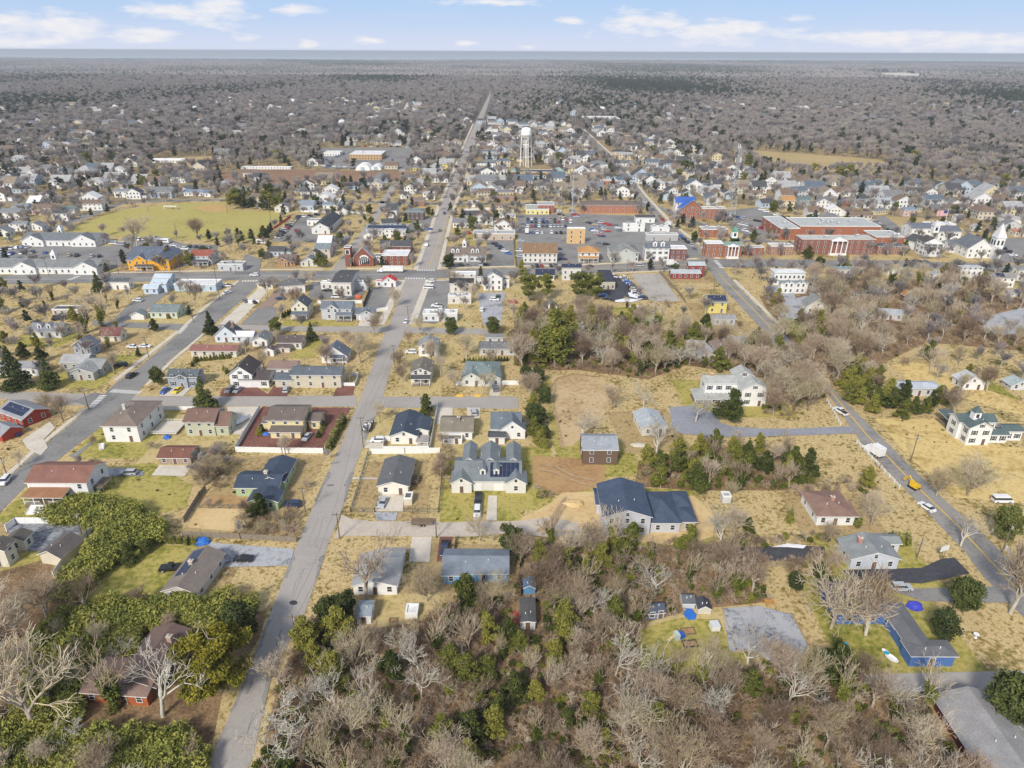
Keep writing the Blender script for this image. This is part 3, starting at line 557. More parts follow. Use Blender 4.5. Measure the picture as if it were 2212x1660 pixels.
def house(label, wings, wall, roof, cat='house', rot=0, group=None, name='house', near=True, chimney=None, brick=False, trim=None, shut=False, wgap=3.0, parts=(), pitch=.5, doors=True, nowin=False):
    rot = math.radians(rot); HN[0] += 1
    A0 = None; rects = []; th = None
    wmat = brickm(wall) if brick else wallm(wall)
    for wi, wg in enumerate(wings):
        kw = wg[6] if len(wg) > 6 else {}
        x0, y0, x1, yt, h, typ = wg[:6]; pt = kw.get('pitch', pitch)
        A, ax, ay, w_, d, h = solve(x0, y0, x1, yt, h, typ, rot, pt)
        if A0 is None:
            A0 = A; th = empty(name, (A[0], A[1], 0), rot); tag(th, label, cat, group)
        ox, oy = (A - A0) @ ax, (A - A0) @ ay; h = h + .013 * wi
        rects.append((ox, oy, w_, d, h, typ, pt, kw))
        c = A + ax * w_ / 2 + ay * d / 2; HOUSES.append((c[0], c[1], math.hypot(w_, d) / 2 + .8, max(w_, d), c))
        BLOCK.append([tuple(A - ax - ay), tuple(A + ax * (w_ + 1) - ay), tuple(A + ax * (w_ + 1) + ay * (d + 1)), tuple(A - ax + ay * (d + 1))])
    if near and 60 < A0[1] < 520:     # the mown plot round the house
        m_ = R.choice([M_grass, M_green, M_plot1, M_plot2, M_plot1]); x0_, y0_ = min(r[0] for r in rects) - R.uniform(4, 9), min(r[1] for r in rects) - R.uniform(5, 10); x1_, y1_ = max(r[0] + r[2] for r in rects) + R.uniform(4, 9), max(r[1] + r[3] for r in rects) + R.uniform(3, 8)
        sheet('lawn', [tuple(A0 + ax * a + ay * b) for a, b in ((x0_, y0_), ((x0_ + x1_) / 2, y0_ - R.uniform(0, 1)), (x1_, y0_ + R.uniform(-1, 1)), (x1_ + R.uniform(-1, 1), y1_), (x0_ + R.uniform(-1, 1), y1_ + R.uniform(-1, 1)))], m_, False, True, z=.010 + (HN[0] % 12) * .0008)
    wins = []
    for wi, (ox, oy, w_, d, h, typ, pt, kw) in enumerate(list(rects)):
        rise = pt * (d / 2 if typ in ('s', 'sg', 'hx') else w_ / 2)
        wm = wallm(kw['wall']) if 'wall' in kw else wmat
        if kw.get('brick'): wm = brickm(kw.get('wall', wall))
        rm = roofm(kw['roof']) if 'roof' in kw else roofm(roof)
        tm = trim if trim else M_trim
        if typ == 'P':     # lean-to porch roof on posts with floor and rail
            mb = MB(); mb.add([(ox - .2, oy - .3, h - .1), (ox + w_ + .2, oy - .3, h - .1), (ox + w_ + .2, oy + d, h + .6), (ox - .2, oy + d, h + .6), (ox - .2, oy - .3, h + .06), (ox + w_ + .2, oy - .3, h + .06), (ox + w_ + .2, oy + d, h + .76), (ox - .2, oy + d, h + .76)], [(0, 3, 2, 1)], 1)
            n = len(mb.v) - 8
            for f, m_ in (((0, 1, 5, 4), 1), ((1, 2, 6, 5), 1), ((2, 3, 7, 6), 1), ((3, 0, 4, 7), 1), ((4, 5, 6, 7), 0)): mb.f.append(tuple(i + n for i in f)); mb.m.append(m_)
            po = mb.obj('porch_roof', [rm, tm], th)
            np_ = max(2, int(w_ / 2.6) + 1)
            for i in range(np_):
                x = ox + .1 + (w_ - .2) * i / (np_ - 1)
                me = shared(('post', round(h, 1)), lambda: MB().box(-.09, -.09, 0, .09, .09, h - .1).mesh('post', M_trim)); mk('post', me, th, (x, oy + .1, 0))
            mb = MB(); fl = kw.get('floor', .4); mb.box(ox, oy, 0, ox + w_, oy + d - .01, fl); mb.obj('porch_floor', M_conc if fl < .3 else M_wood, th)
            mb = MB(); 
            for a, b in ((ox, ox + w_ * .4), (ox + w_ * .6, ox + w_)):
                mb.box(a, oy + .06, fl + .85, b, oy + .12, fl + .93); 
                x = a
                while x < b: mb.box(x, oy + .07, fl, x + .05, oy + .11, fl + .85); x += .3
            mb.obj('railing', M_trim, th)
            continue
        mb = MB(); wall_geo(mb, ox, oy, w_, d, h, typ, rise)
        if not near:   # dark window openings set in the wall mesh of far houses
            def q(cx, cy, cz, nx):
                s = .7; e = .03
                if nx == 0: mb.add([(cx - s * .7, cy - e, cz - s), (cx + s * .7, cy - e, cz - s), (cx + s * .7, cy - e, cz + s), (cx - s * .7, cy - e, cz + s)], [(0, 1, 2, 3)], 1)
                else: mb.add([(cx + nx * e, cy - s * .7, cz - s), (cx + nx * e, cy + s * .7, cz - s), (cx + nx * e, cy + s * .7, cz + s), (cx + nx * e, cy - s * .7, cz + s)], [(0, 1, 2, 3) if nx > 0 else (3, 2, 1, 0)], 1)
            for zz in ([1.6] if h < 4.4 else [1.6, 4.4] if h < 7.5 else [1.6, 4.4, 7.0]):
                n = max(1, int(w_ / 3))
                for i in range(n): q(ox + (i + .5) * w_ / n, oy, zz, 0)
                n = max(1, int(d / 3.5))
                for i in range(n): q(ox, oy + (i + .5) * d / n, zz, -1); q(ox + w_, oy + (i + .5) * d / n, zz, 1)
        wo = mb.obj('wall', [wm, M_glass], th)
        mb = MB(); roof_geo(mb, ox, oy, w_, d, h, typ, rise, kw.get('ov', .45)); ro = mb.obj('roof', [rm, tm], th)
        if kw.get('solar'):     # panel array on the front or left slope
            mb = MB(); n1 = 6
            if typ in ('s', 'hx'):
                sl = rise / (d / 2); xa, xb = ox + w_ * kw['solar'][0], ox + w_ * kw['solar'][1]; nx = max(2, int((xb - xa) / 1.1)); ya, yb = oy + d * .07, oy + d * .45; ny = max(2, int((yb - ya) / 1.8))
                for i in range(nx):
                    for j in range(ny):
                        a0, a1 = xa + (xb - xa) * i / nx + .05, xa + (xb - xa) * (i + 1) / nx - .05; b0, b1 = ya + (yb - ya) * j / ny + .05, ya + (yb - ya) * (j + 1) / ny - .05
                        z = lambda y: h + (y - oy) * sl + .32
                        mb.add([(a0, b0, z(b0)), (a1, b0, z(b0)), (a1, b1, z(b1)), (a0, b1, z(b1)), (a0, b0, z(b0) - .05), (a1, b0, z(b0) - .05), (a1, b1, z(b1) - .05), (a0, b1, z(b1) - .05)], [(0, 1, 2, 3), (4, 7, 6, 5), (0, 4, 5, 1), (1, 5, 6, 2), (2, 6, 7, 3), (3, 7, 4, 0)])
            elif typ == 'f':
                sl = rise / (w_ / 2); ya, yb = oy + d * kw['solar'][0], oy + d * kw['solar'][1]; ny = max(2, int((yb - ya) / 1.1)); xa, xb = ox + w_ * .06, ox + w_ * .44; nx = max(1, int((xb - xa) / 1.8))
                for i in range(nx):
                    for j in range(ny):
                        a0, a1 = xa + (xb - xa) * i / nx + .05, xa + (xb - xa) * (i + 1) / nx - .05; b0, b1 = ya + (yb - ya) * j / ny + .05, ya + (yb - ya) * (j + 1) / ny - .05
                        z = lambda x: h + (x - ox) * sl + .32
                        mb.add([(a0, b0, z(a0)), (a1, b0, z(a1)), (a1, b1, z(a1)), (a0, b1, z(a0)), (a0, b0, z(a0) - .05), (a1, b0, z(a1) - .05), (a1, b1, z(a1) - .05), (a0, b1, z(a0) - .05)], [(0, 1, 2, 3), (4, 7, 6, 5), (0, 4, 5, 1), (1, 5, 6, 2), (2, 6, 7, 3), (3, 7, 4, 0)])
            mb.obj('solar_panel', M_solar, ro)
        for (u, ww) in kw.get('dormers', ()):     # gabled dormers on the front slope
            sl = rise / (d / 2); yy = oy + d * .14; zb = h + (yy - oy) * sl; cx = ox + w_ * u; hh = ww * 1.0
            mb = MB(); L_ = min(hh / sl + .5, d * .34); mb.prism([(cx - ww / 2, zb - .3), (cx + ww / 2, zb - .3), (cx + ww / 2, zb + hh), (cx, zb + hh + ww * .35), (cx - ww / 2, zb + hh)], yy, yy + L_)
            dm = mb.obj('dormer', wm, ro)
            mb = MB(); roof_geo(mb, cx - ww / 2, yy, ww, L_, zb + hh, 'f', ww * .35, .15, .1); mb.obj('dormer_roof', [rm, tm], dm)
            mb = MB(); mb.box(cx - .32, yy - .04, zb + hh * .15, cx + .32, yy - .01, zb + hh * .85); mb.obj('pane', M_glass, dm)
        for (u, ww, dd, cg) in kw.get('gables', ()):     # projecting cross gables along the front
            mb = MB(); gx = ox + w_ * u - ww / 2; gd = min(d * .48, ww * .8 + dd); mb2 = MB()
            mb.prism([(gx, 0), (gx + ww, 0), (gx + ww, h), (gx + ww / 2, h + ww / 2 * cg), (gx, h)], oy - dd, oy + gd - dd); gw = mb.obj('gable', wm, th)
            roof_geo(mb2, gx, oy - dd, ww, gd, h + .01, 'f', ww / 2 * cg, .35); mb2.obj('gable_roof', [rm, tm], gw)
            mb3 = MB(); mb3.box(gx + ww / 2 - .35, oy - dd - .04, h + ww / 2 * cg * .2, gx + ww / 2 + .35, oy - dd - .012, h + ww / 2 * cg * .2 + .8); mb3.obj('pane', M_glass, gw)
            rects.append((gx, oy - dd, ww, gd, h, 'x', pt, {}))
        if kw.get('units'):
            for k in range(kw['units']):
                mb = MB(); ux = ox + w_ * (.15 + .7 * R.random()); uy = oy + d * (.2 + .6 * R.random()); s = R.uniform(.7, 1.3)
                mb.box(ux - s, uy - s * .8, h + .06, ux + s, uy + s * .8, h + 1.2); mb.box(ux - s * .6, uy - s * .5, h + 1.2, ux + s * .6, uy + s * .5, h + 1.35, 1); mb.obj('roof_unit', [M_metal, M_trim], th)
        wins.append(wi)
        if chimney and wi == chimney[0]:
            _, u, v, cc = chimney; cx, cy = ox + w_ * u, oy + d * v
            if typ in ('s', 'hx', 'sg'): zr = h + rise * (1 - abs(v - .5) * 2)
            else: zr = h + rise * (1 - abs(u - .5) * 2)
            mb = MB(); mb.box(cx - .45, cy - .4, zr - .6, cx + .45, cy + .4, h + rise + .9); mb.box(cx - .55, cy - .5, h + rise + .9, cx + .55, cy + .5, h + rise + 1.05, 1); mb.box(cx - .2, cy - .2, h + rise + 1.05, cx + .2, cy + .2, h + rise + 1.3, 0)
            mb.obj('chimney', [brickm(cc), M_conc], ro)
    if near and A0[1] < 420 and rects[0][5] in ('s', 'f', 'hx', 'hy'):
        ox, oy, w_, d, h, typ, pt, kw = rects[0]
        for u, v in ((.35, .3), (.7, .36)):
            zz = h + pt * (d if typ in ('s', 'hx') else w_) * (v if typ in ('s', 'hx') else .5 - abs(u - .5)); mk('roof_vent', shared('vent', lambda: MB().tube((0, 0, 0), (0, 0, .6), .1, .1, 6).mesh('roof_vent', M_trim)), th, (ox + w_ * u, oy + d * v, zz))
    if near and not nowin:
        wins += [i for i, r in enumerate(rects) if r[5] == 'x']
        def hidden(px, py, z, me):
            for k, (ox, oy, w_, d, h, typ, pt, kw) in enumerate(rects):
                if k == me: continue
                if ox - .5 < px < ox + w_ + .5 and oy - .5 < py < oy + d + .5 and z - .5 < h + (.6 if typ == 'P' else 0) and not (typ == 'P' and z < h): return True
            return False
        doored = not doors
        for wi in wins:
            ox, oy, w_, d, h, typ, pt, kw = rects[wi]
            if kw.get('nowin'): continue
            gar = kw.get('garage', 0); big_ = wgap > 3.5
            fr, pn = win_meshes(sh=shut or None)
            lv = [.95] if h < 4.4 else [.95, 3.7] if h < 7.4 else [.95, 3.9, 6.6]
            if h < 2.6: lv = [.7]
            gx = []
            if gar:
                for k in range(gar):
                    x = ox + w_ * (k + 1) / (gar + 1); mk('garage_door', garage_mesh(), th, (x, oy - .02, .02)); gx.append(x)
            n = max(1, int(w_ / wgap)) if w_ > 2.2 else 0
            for li, z in enumerate(lv):
                for i in range(n):
                    x = ox + (i + .5) * w_ / n
                    if li == 0 and any(abs(x - g) < 2 for g in gx): continue
                    if li == 0 and not doored and (i == n // 2) and not hidden(x, oy - .05, 1, wi):
                        mk('door', door_mesh(), th, (x, oy - .02, .12)); doored = True; continue
                    if hidden(x, oy - .05, z + .7, wi): continue
                    o = mk('window', fr, th, (x, oy - .015, z)); mk('pane', pn, o)
                n2 = max(1, int(d / (wgap * 1.25))) if typ != 'x' else 0
                for sx, fx in ((ox, -math.pi / 2), (ox + w_, math.pi / 2)):
                    if (sx == ox and A0[0] < -20 and d < 40) or (sx != ox and A0[0] > 30): continue     # the side turned away from the street view
                    for i in range(n2):
                        y = oy + (i + .5) * d / n2
                        if hidden(sx + (-.05 if fx < 0 else .05), y, z + .7, wi): continue
                        o = mk('window', fr, th, (sx + (-.015 if fx < 0 else .015), y, z), fx); mk('pane', pn, o)
            if typ == 'f' and h + pt * w_ / 2 > h + 1.6 and not hidden(ox + w_ / 2, oy - .05, h + .5, wi):
                o = mk('window', fr, th, (ox + w_ / 2, oy - .015, h + .1)); mk('pane', pn, o); o.scale = (.8, 1, .7)
    return th, rects
W = house
# --- nearest houses, bottom of the view
W('long brown-roofed house with brick front at the bottom left, bare trees over it', [(258, 1502, 343, 1350, 3, 'f', {'pitch': .36, 'wall': (.2, .16, .13)}), (186, 1517, 322, 1452, 2.8, 's', {'pitch': .3, 'brick': 1, 'wall': (.42, .13, .05), 'roof': (.25, .17, .14)})], (.3, .12, .07), (.17, .115, .10), chimney=(0, .72, .72, (.5, .38, .3)), rot=-4)
W('taupe-roofed ranch house with black solar panels beside the gravel drive', [(358, 1296, 428, 1183, 2.7, 'f', {'pitch': .42, 'solar': (.3, .98)})], (.58, .54, .50), (.225, .19, .165), rot=-5, chimney=(0, .4, .55, (.5, .42, .36)))
W('small white house with mottled grey roof under a leaning bare tree', [(765, 1285, 858, 1190, 2.8, 'f', {'pitch': .28}), (815, 1270, 862, 1206, 2.6, 's', {'pitch': .3})], WHT, (.34, .345, .35))
W('bright blue ranch house with blue-grey roof below the gravel lane', [(958, 1258, 1096, 1202, 2.8, 's', {'pitch': .36}), (958, 1262, 992, 1215, 2.7, 's', {'pitch': .32})], (.16, .36, .62), (.20, .235, .28), trim=M_trim)
W('blue shed with rounded blue roof behind the blue ranch house', [(1131, 1284, 1156, 1246, 2.1, 'f', {'pitch': .6, 'ov': .15})], (.10, .26, .45), (.10, .17, .28), cat='shed', name='shed', nowin=True)
W('long dark-roofed outbuilding with a red tarp at its side', [(1124, 1362, 1156, 1293, 2.3, 'f', {'pitch': .14, 'ov': .2})], LGRAY, (.095, .095, .10), cat='shed', name='shed', wgap=4)
W('small shed with pale blue roof and white trim beside dark hollies', [(772, 1348, 802, 1308, 2.2, 's', {'pitch': .4, 'ov': .25})], WHT, (.27, .32, .37), cat='shed', name='shed', wgap=2.4)
W('tiny white garden shed at the wood edge behind the small grey-roofed house', [(876, 1338, 902, 1320, 2.2, 'flat')], WHT, rW, cat='shed', name='shed', nowin=True)
W('dark blue barn-roofed shed left of the playground lawn', [(1399, 1340, 1435, 1305, 2.2, 's', {'pitch': .75, 'ov': .2})], (.17, .23, .36), (.085, .105, .15), cat='shed', name='shed', wgap=1.6, rot=8)
W('white shed with dark roof, left one of a pair above the playground lawn', [(1474, 1315, 1500, 1287, 2.2, 's', {'pitch': .7, 'ov': .15})], LGRAY, (.12, .13, .15), cat='shed', name='shed', nowin=True)
W('pale shed with dark doors, right one of a pair above the playground lawn', [(1507, 1327, 1535, 1297, 2.1, 'f', {'pitch': .6, 'ov': .15})], (.58, .56, .50), (.06, .065, .085), cat='shed', name='shed', nowin=True)
W('L-shaped royal blue school building with dark grey roof at the bottom right', [(1962, 1440, 2056, 1396, 3, 'hx', {'pitch': .4}), (1964, 1436, 2012, 1302, 3, 'hy', {'pitch': .36}), (1806, 1348, 1908, 1280, 3, 's', {'pitch': .3, 'roof': (.17, .155, .17)})], BLUE, (.15, .155, .17), cat='building', name='school_building', wgap=4.5)
W('long grey-roofed maroon building cut by the bottom right corner', [(2118, 1690, 2262, 1493, 3, 'f', {'pitch': .3, 'ov': .9}), (2240, 1660, 2330, 1590, 3, 's', {'pitch': .3})], MAROON, (.30, .295, .30), cat='building', name='building', wgap=4)
# --- second row
W('white two-storey house with red-brown roof and large white front porch', [(70, 1080, 197, 1006, 5.7, 's', {'pitch': .42}), (56, 1098, 142, 1052, 3.4, 'P', {'roof': (.33, .17, .09), 'floor': 1.2})], WHT, (.25, .125, .095), wgap=3.4)
W('low red-roofed garage with broken front behind a concrete pad', [(345, 1003, 414, 968, 2.3, 's', {'pitch': .4})], (.36, .28, .22), (.20, .09, .065), cat='garage', name='garage', wgap=3)
W('large white two-storey house with brown hip roof on the street corner', [(230, 955, 304, 866, 5.6, 'hy', {'pitch': .42})], WHT, (.225, .18, .15), chimney=(0, .3, .5, (.6, .58, .55)), wgap=3.6)
W('sage green split-roof house with maroon-brown roof', [(404, 942, 467, 884, 5.0, 's', {'pitch': .45}), (468, 941, 496, 890, 3.6, 's', {'pitch': .7})], SAGE, (.20, .125, .10))
W('pale yellow house standing in a red gravel yard', [(582, 938, 658, 880, 5.0, 's', {'pitch': .38}), (586, 948, 650, 921, 2.4, 's', {'pitch': .25}), (668, 928, 692, 893, 3.2, 's', {'pitch': .4}), (570, 930, 582, 900, 2.8, 's')], (.70, .60, .34), (.16, .13, .115), wgap=3.2)
W('red brick bungalow with solar-covered roof at the left edge', [(2, 905, 54, 8.5, 3, 's', {'pitch': .42, 'solar': (.08, .92)})], (.36, .06, .04), (.3, .31, .33), rot=-27, brick=True)
W('small red garage below the red brick bungalow at the left edge', [(-20, 945, 8, 6, 2.5, 's')], (.36, .06, .04), (.3, .31, .33), rot=-27, cat='garage', name='garage', nowin=True)
W('light green house with sprawling slate-blue roof and tall beige chimney', [(512, 1073, 604, 1026, 3, 's', {'pitch': .38}), (560, 1060, 616, 985, 3.1, 'f', {'pitch': .38}), (540, 1102, 602, 1052, 2.8, 'f', {'pitch': .36, 'ov': .5})], GREEN, rBLN, chimney=(0, .62, .55, (.62, .54, .42)))
W('white house with dark slate-blue roof and small front gable, fenced yard', [(845, 960, 902, 886, 3, 'f', {'pitch': .42}), (892, 948, 926, 900, 3, 'f', {'pitch': .3}), (900, 965, 925, 945, 2.6, 'P', {'roof': (.3, .28, .27), 'floor': .2})], (.78, .76, .70), (.06, .08, .115))
W('white house with speckled brown roof and a plain white deck', [(953, 950, 1020, 903, 3, 's', {'pitch': .42}), (952, 960, 998, 4.0, 1.5, 'flat')], WHT, (.23, .205, .16), chimney=(0, .55, .4, (.3, .22, .18)))
W('white gabled house with blue-grey roof and glazed sunroom', [(1062, 946, 1124, 892, 3.3, 's', {'pitch': .5, 'gables': [(.72, 8.0, .8, .75)]}), (1057, 960, 1090, 936, 2.6, 's', {'pitch': .3, 'roof': rDG})], WHT, (.15, .18, .21))
W('white house with long dark grey gable roof inside a wire fence', [(818, 1069, 882, 985, 3, 'f', {'pitch': .32})], (.76, .72, .62), (.135, .14, .15))
W('garden box beside the long grey-roofed house', [(873, 1092, 890, 3, 2, 'flat')], (.6, .56, .45), (.14, .12, .11), cat='shed', name='shed', nowin=True)
W('twin house with grey-blue roof, two dormers and blue solar panels', [(984, 1060, 1124, 997, 3.3, 's', {'pitch': .42, 'solar': (.53, .98), 'dormers': [(.42, 1.6), (.63, 1.6)], 'gables': [(.1, 5.5, 1.2, .6), (.93, 5.5, 1.2, .6)], 'garage': 2}), (1002, 1030, 1026, 9, 5.2, 'f', {'pitch': .75}), (1040, 1030, 1078, 9, 4.6, 'f', {'pitch': .7}), (1096, 1030, 1122, 9, 5.0, 'f', {'pitch': .75})], (.68, .66, .62), (.20, .225, .24), wgap=4)
W('large new grey house with deep blue roof on bare sand', [(1302, 1156, 1402, 1034, 5.7, 'f', {'pitch': .34}), (1404, 1151, 1467, 1080, 3.1, 'hx', {'pitch': .36}), (1460, 1120, 1490, 7.5, 3, 'hx', {'pitch': .3}), (1466, 1148, 1500, 6, 3, 'hx', {'pitch': .35, 'wall': (.5, .42, .33)}), (1288, 1110, 1302, 7, 3, 's', {'pitch': .3})], (.52, .53, .57), (.065, .09, .14), wgap=3.4)
W('old weathered brown barn with rusting metal roof', [(1258, 1004, 1333, 943, 5.0, 's', {'pitch': .42, 'ov': .25})], (.15, .10, .075), (.31, .335, .37), cat='barn', name='barn', wgap=4.6, doors=False)
W('pale shed with ribbed metal roof and fallen branches across it', [(1386, 942, 1438, 882, 3.0, 'f', {'pitch': .35})], (.62, .60, .54), rMET, cat='shed', name='shed', rot=6)
W('big white farmhouse with shuttered windows among bare trees', [(1598, 878, 1652, 812, 6.6, 'f', {'pitch': .5}), (1520, 862, 1600, 812, 6.2, 's', {'pitch': .4}), (1500, 873, 1594, 849, 3.0, 'P', {'floor': .4}), (1582, 850, 1622, 790, 6.8, 'f', {'pitch': .55})], WHT, (.40, .41, .39), cat='farmhouse', name='farmhouse', shut=True, chimney=(1, .2, .5, (.55, .3, .1)), wgap=3.2)
W('white bungalow with reddish-brown hip roof and brick chimney', [(1762, 1135, 1842, 1062, 3.0, 'hy', {'pitch': .36, 'ov': .6}), (1835, 1134, 1850, 6, 2.6, 'P')], WHT, (.26, .165, .13), chimney=(0, .55, .45, (.45, .25, .2)))
W('pale blue-grey house with grey roof and pink brick chimney', [(1834, 1230, 1936, 1152, 3.2, 'f', {'pitch': .34}), (1880, 1195, 1938, 1160, 3, 's', {'pitch': .35})], (.55, .58, .63), (.255, .275, .28), chimney=(0, .3, .6, (.5, .25, .22)))
W('white wrap-around-porch house with dark green roof by the county road', [(2084, 962, 2133, 890, 6.2, 'f', {'pitch': .55}), (2062, 948, 2140, 895, 6.1, 's', {'pitch': .5}), (2133, 957, 2172, 927, 3.0, 's', {'pitch': .35}), (2165, 952, 2203, 920, 3.4, 's', {'pitch': .35}), (2056, 938, 2084, 10, 3.0, 'P')], WHT, (.10, .14, .145), shut=True, wgap=2.6)
W('long white outbuilding with pale metal roof at the upper right', [(2074, 843, 2124, 800, 3.2, 'f', {'pitch': .5})], WHT, (.52, .54, .56), cat='building', name='outbuilding')
W('low house with pale blue-grey hip roof behind dark evergreens', [(1938, 856, 2030, 826, 3, 'hx', {'pitch': .4})], LGRAY, (.44, .48, .54))
W('small shed with grey-green roof at the right edge', [(2182, 843, 2225, 814, 3, 'f')], LGRAY, (.36, .42, .42), cat='shed', name='shed')
W('small white tank shed in the brush beside the new grey house', [(1560, 1088, 1578, 2.4, 2.0, 'flat', {'ov': .1})], LGRAY, rLG, cat='shed', name='shed', nowin=True)
W('low cream building with white stairs at the left edge', [(-20, 1225, 22, 1160, 5, 'f', {'wall': (.66, .62, .52)}), (20, 1190, 58, 1142, 4.6, 'f', {'pitch': .5})], (.66, .62, .52), (.13, .115, .10), wgap=3)
W('cream garage with dark roof beside the slate yard', [(92, 1217, 137, 1152, 2.8, 'f', {'pitch': .5})], (.62, .56, .44), (.135, .115, .11), cat='garage', name='garage', nowin=True, rot=-12)
# --- third row, left
W('white barn-fronted house with big dark brown roof', [(500, 838, 548, 768, 5.4, 'f', {'pitch': .75}), (582, 812, 640, 780, 3, 's', {'roof': (.24, .17, .15)}), (520, 838, 582, 800, 3.2, 's')], WHT, (.085, .07, .068), shut=True)
W('long cream two-storey house with blue-grey roof and arched front windows', [(633, 838, 738, 793, 5.2, 's', {'pitch': .4}), (596, 838, 633, 808, 3.2, 's', {'pitch': .35})], (.54, .50, .40), (.12, .14, .165), wgap=4.2)
W('white gabled house with half blue half brown roof in a tan field', [(696, 785, 750, 737, 5.2, 'f', {'pitch': .75}), (714, 790, 742, 3, 3, 'P')], WHT, (.16, .18, .24))
W('low white house with dark brown roof behind the twin garages', [(602, 755, 652, 725, 3, 's', {'pitch': .5}), (598, 762, 626, 745, 2.8, 's', {'pitch': .3})], (.64, .60, .56), (.12, .095, .09))
W('little white garage with brown roof, nearer of two', [(570, 770, 592, 745, 2.6, 'f')], WHT, (.13, .10, .10), cat='garage', name='garage')
W('little white garage with grey roof near the side road', [(546, 749, 578, 714, 2.8, 'f')], WHT, (.19, .2, .21), cat='garage', name='garage')
W('light blue two-storey house with dark gable and brick chimney', [(466, 740, 514, 694, 5.2, 'f', {'pitch': .85}), (508, 741, 548, 716, 3, 's', {'roof': rW})], (.58, .64, .72), (.12, .13, .145), chimney=(0, .75, .5, (.35, .2, .14)))
W('long low house with rusty red roof and clipped hedge', [(414, 772, 512, 746, 2.8, 's', {'pitch': .4})], (.60, .57, .48), (.27, .13, .11), wgap=3.4)
W('small dark-roofed blue-grey house with a white drive', [(366, 838, 428, 798, 4.4, 's', {'pitch': .45, 'gables': [(.5, 4, .6, .5)]})], (.32, .36, .42), (.12, .14, .155), shut=True)
W('rambling light grey house with pale roof beside the side road', [(150, 822, 205, 780, 3.2, 'f', {'pitch': .35}), (180, 812, 222, 776, 3.2, 's', {'pitch': .35}), (135, 800, 190, 766, 3.2, 's', {'roof': rLG})], (.42, .42, .40), (.30, .31, .31))
W('blue-grey barn-gabled house with slate roof', [(162, 765, 200, 724, 3.6, 'f', {'pitch': .7})], (.33, .38, .45), (.14, .16, .20), rot=-10, wgap=2.6)
W('cream gambrel cottage with maroon roof', [(219, 738, 262, 708, 2.7, 's', {'pitch': .95})], (.70, .66, .56), (.19, .085, .075), cat='cottage', name='cottage')
W('grey-roofed white house half hidden by brush at the left', [(68, 730, 134, 698, 3, 's', {'dormers': [(.3, 1.8), (.6, 1.8)], 'pitch': .6})], (.60, .60, .62), (.24, .25, .28))
W('white house with grey roof cut by the left edge beside tall conifers', [(-14, 812, 85, 781, 3.2, 's')], WHT, (.28, .28, .30))
W('pale green bungalow with attached white garage', [(326, 688, 384, 658, 3, 's', {'pitch': .45}), (284, 691, 312, 668, 2.6, 'f', {'garage': 1, 'wall': WHT})], (.54, .60, .48), (.19, .23, .24), cat='bungalow', name='bungalow')
W('long pale blue commercial building with flat white roof', [(378, 630, 468, 603, 3.6, 'flat', {'units': 1})], (.46, .56, .66), rW, cat='building', name='shop_building', wgap=5)
W('light blue house with stacked white roofs beside Main Street', [(330, 632, 362, 603, 4.6, 's', {'pitch': .4}), (335, 615, 370, 593, 6, 's', {'pitch': .4}), (312, 636, 342, 615, 3, 's')], (.50, .60, .72), (.52, .60, .68))
W('white cottage with dark roof opposite the white offices', [(230, 626, 281, 601, 4.2, 's', {'pitch': .5})], WHT, (.10, .115, .13), cat='cottage', name='cottage')
W('bright orange-yellow two-storey building with slate roof', [(279, 584, 346, 533, 5.8, 's', {'pitch': .5, 'gables': [(.42, 7, .5, .7)]}), (327, 584, 368, 533, 5.9, 'f', {'pitch': .5}), (292, 588, 332, 2.2, 2.9, 'P', {'roof': rDG})], YEL, (.12, .145, .19), cat='building', name='yellow_building', wgap=2.8)
W('long white office with grey roof along Main Street, nearer of two', [(34, 592, 212, 560, 3.7, 's', {'pitch': .42, 'gables': [(.13, 13, 1.5, .5), (.87, 13, 1.5, .5)]}), (-30, 592, 30, 558, 3.7, 's', {'pitch': .4})], WHT, (.22, .23, .235), cat='building', name='office_building', wgap=3.4)
W('long white office with grey roof and cupola, farther of two', [(50, 532, 212, 503, 3.7, 's', {'pitch': .42, 'gables': [(.16, 13, 1.5, .5), (.83, 15, 1.5, .5)]})], WHT, (.17, .185, .205), cat='building', name='office_building', wgap=3.6)
W('blue-grey house with red roof facing Main Street', [(414, 572, 460, 540, 5, 's', {'pitch': .45}), (418, 577, 450, 2.4, 2.8, 'P', {'roof': rDG})], (.46, .52, .60), (.30, .10, .07))
W('flat-roofed store with red and white striped front', [(472, 586, 526, 564, 3.8, 'flat', {'units': 3})], (.50, .52, .54), (.3, .3, .31), cat='store', name='store', wgap=4)
W('long low flat workshop behind leafless trees at the left', [(115, 683, 172, 660, 3.0, 'flat')], (.55, .49, .42), (.13, .125, .125), cat='building', name='workshop')
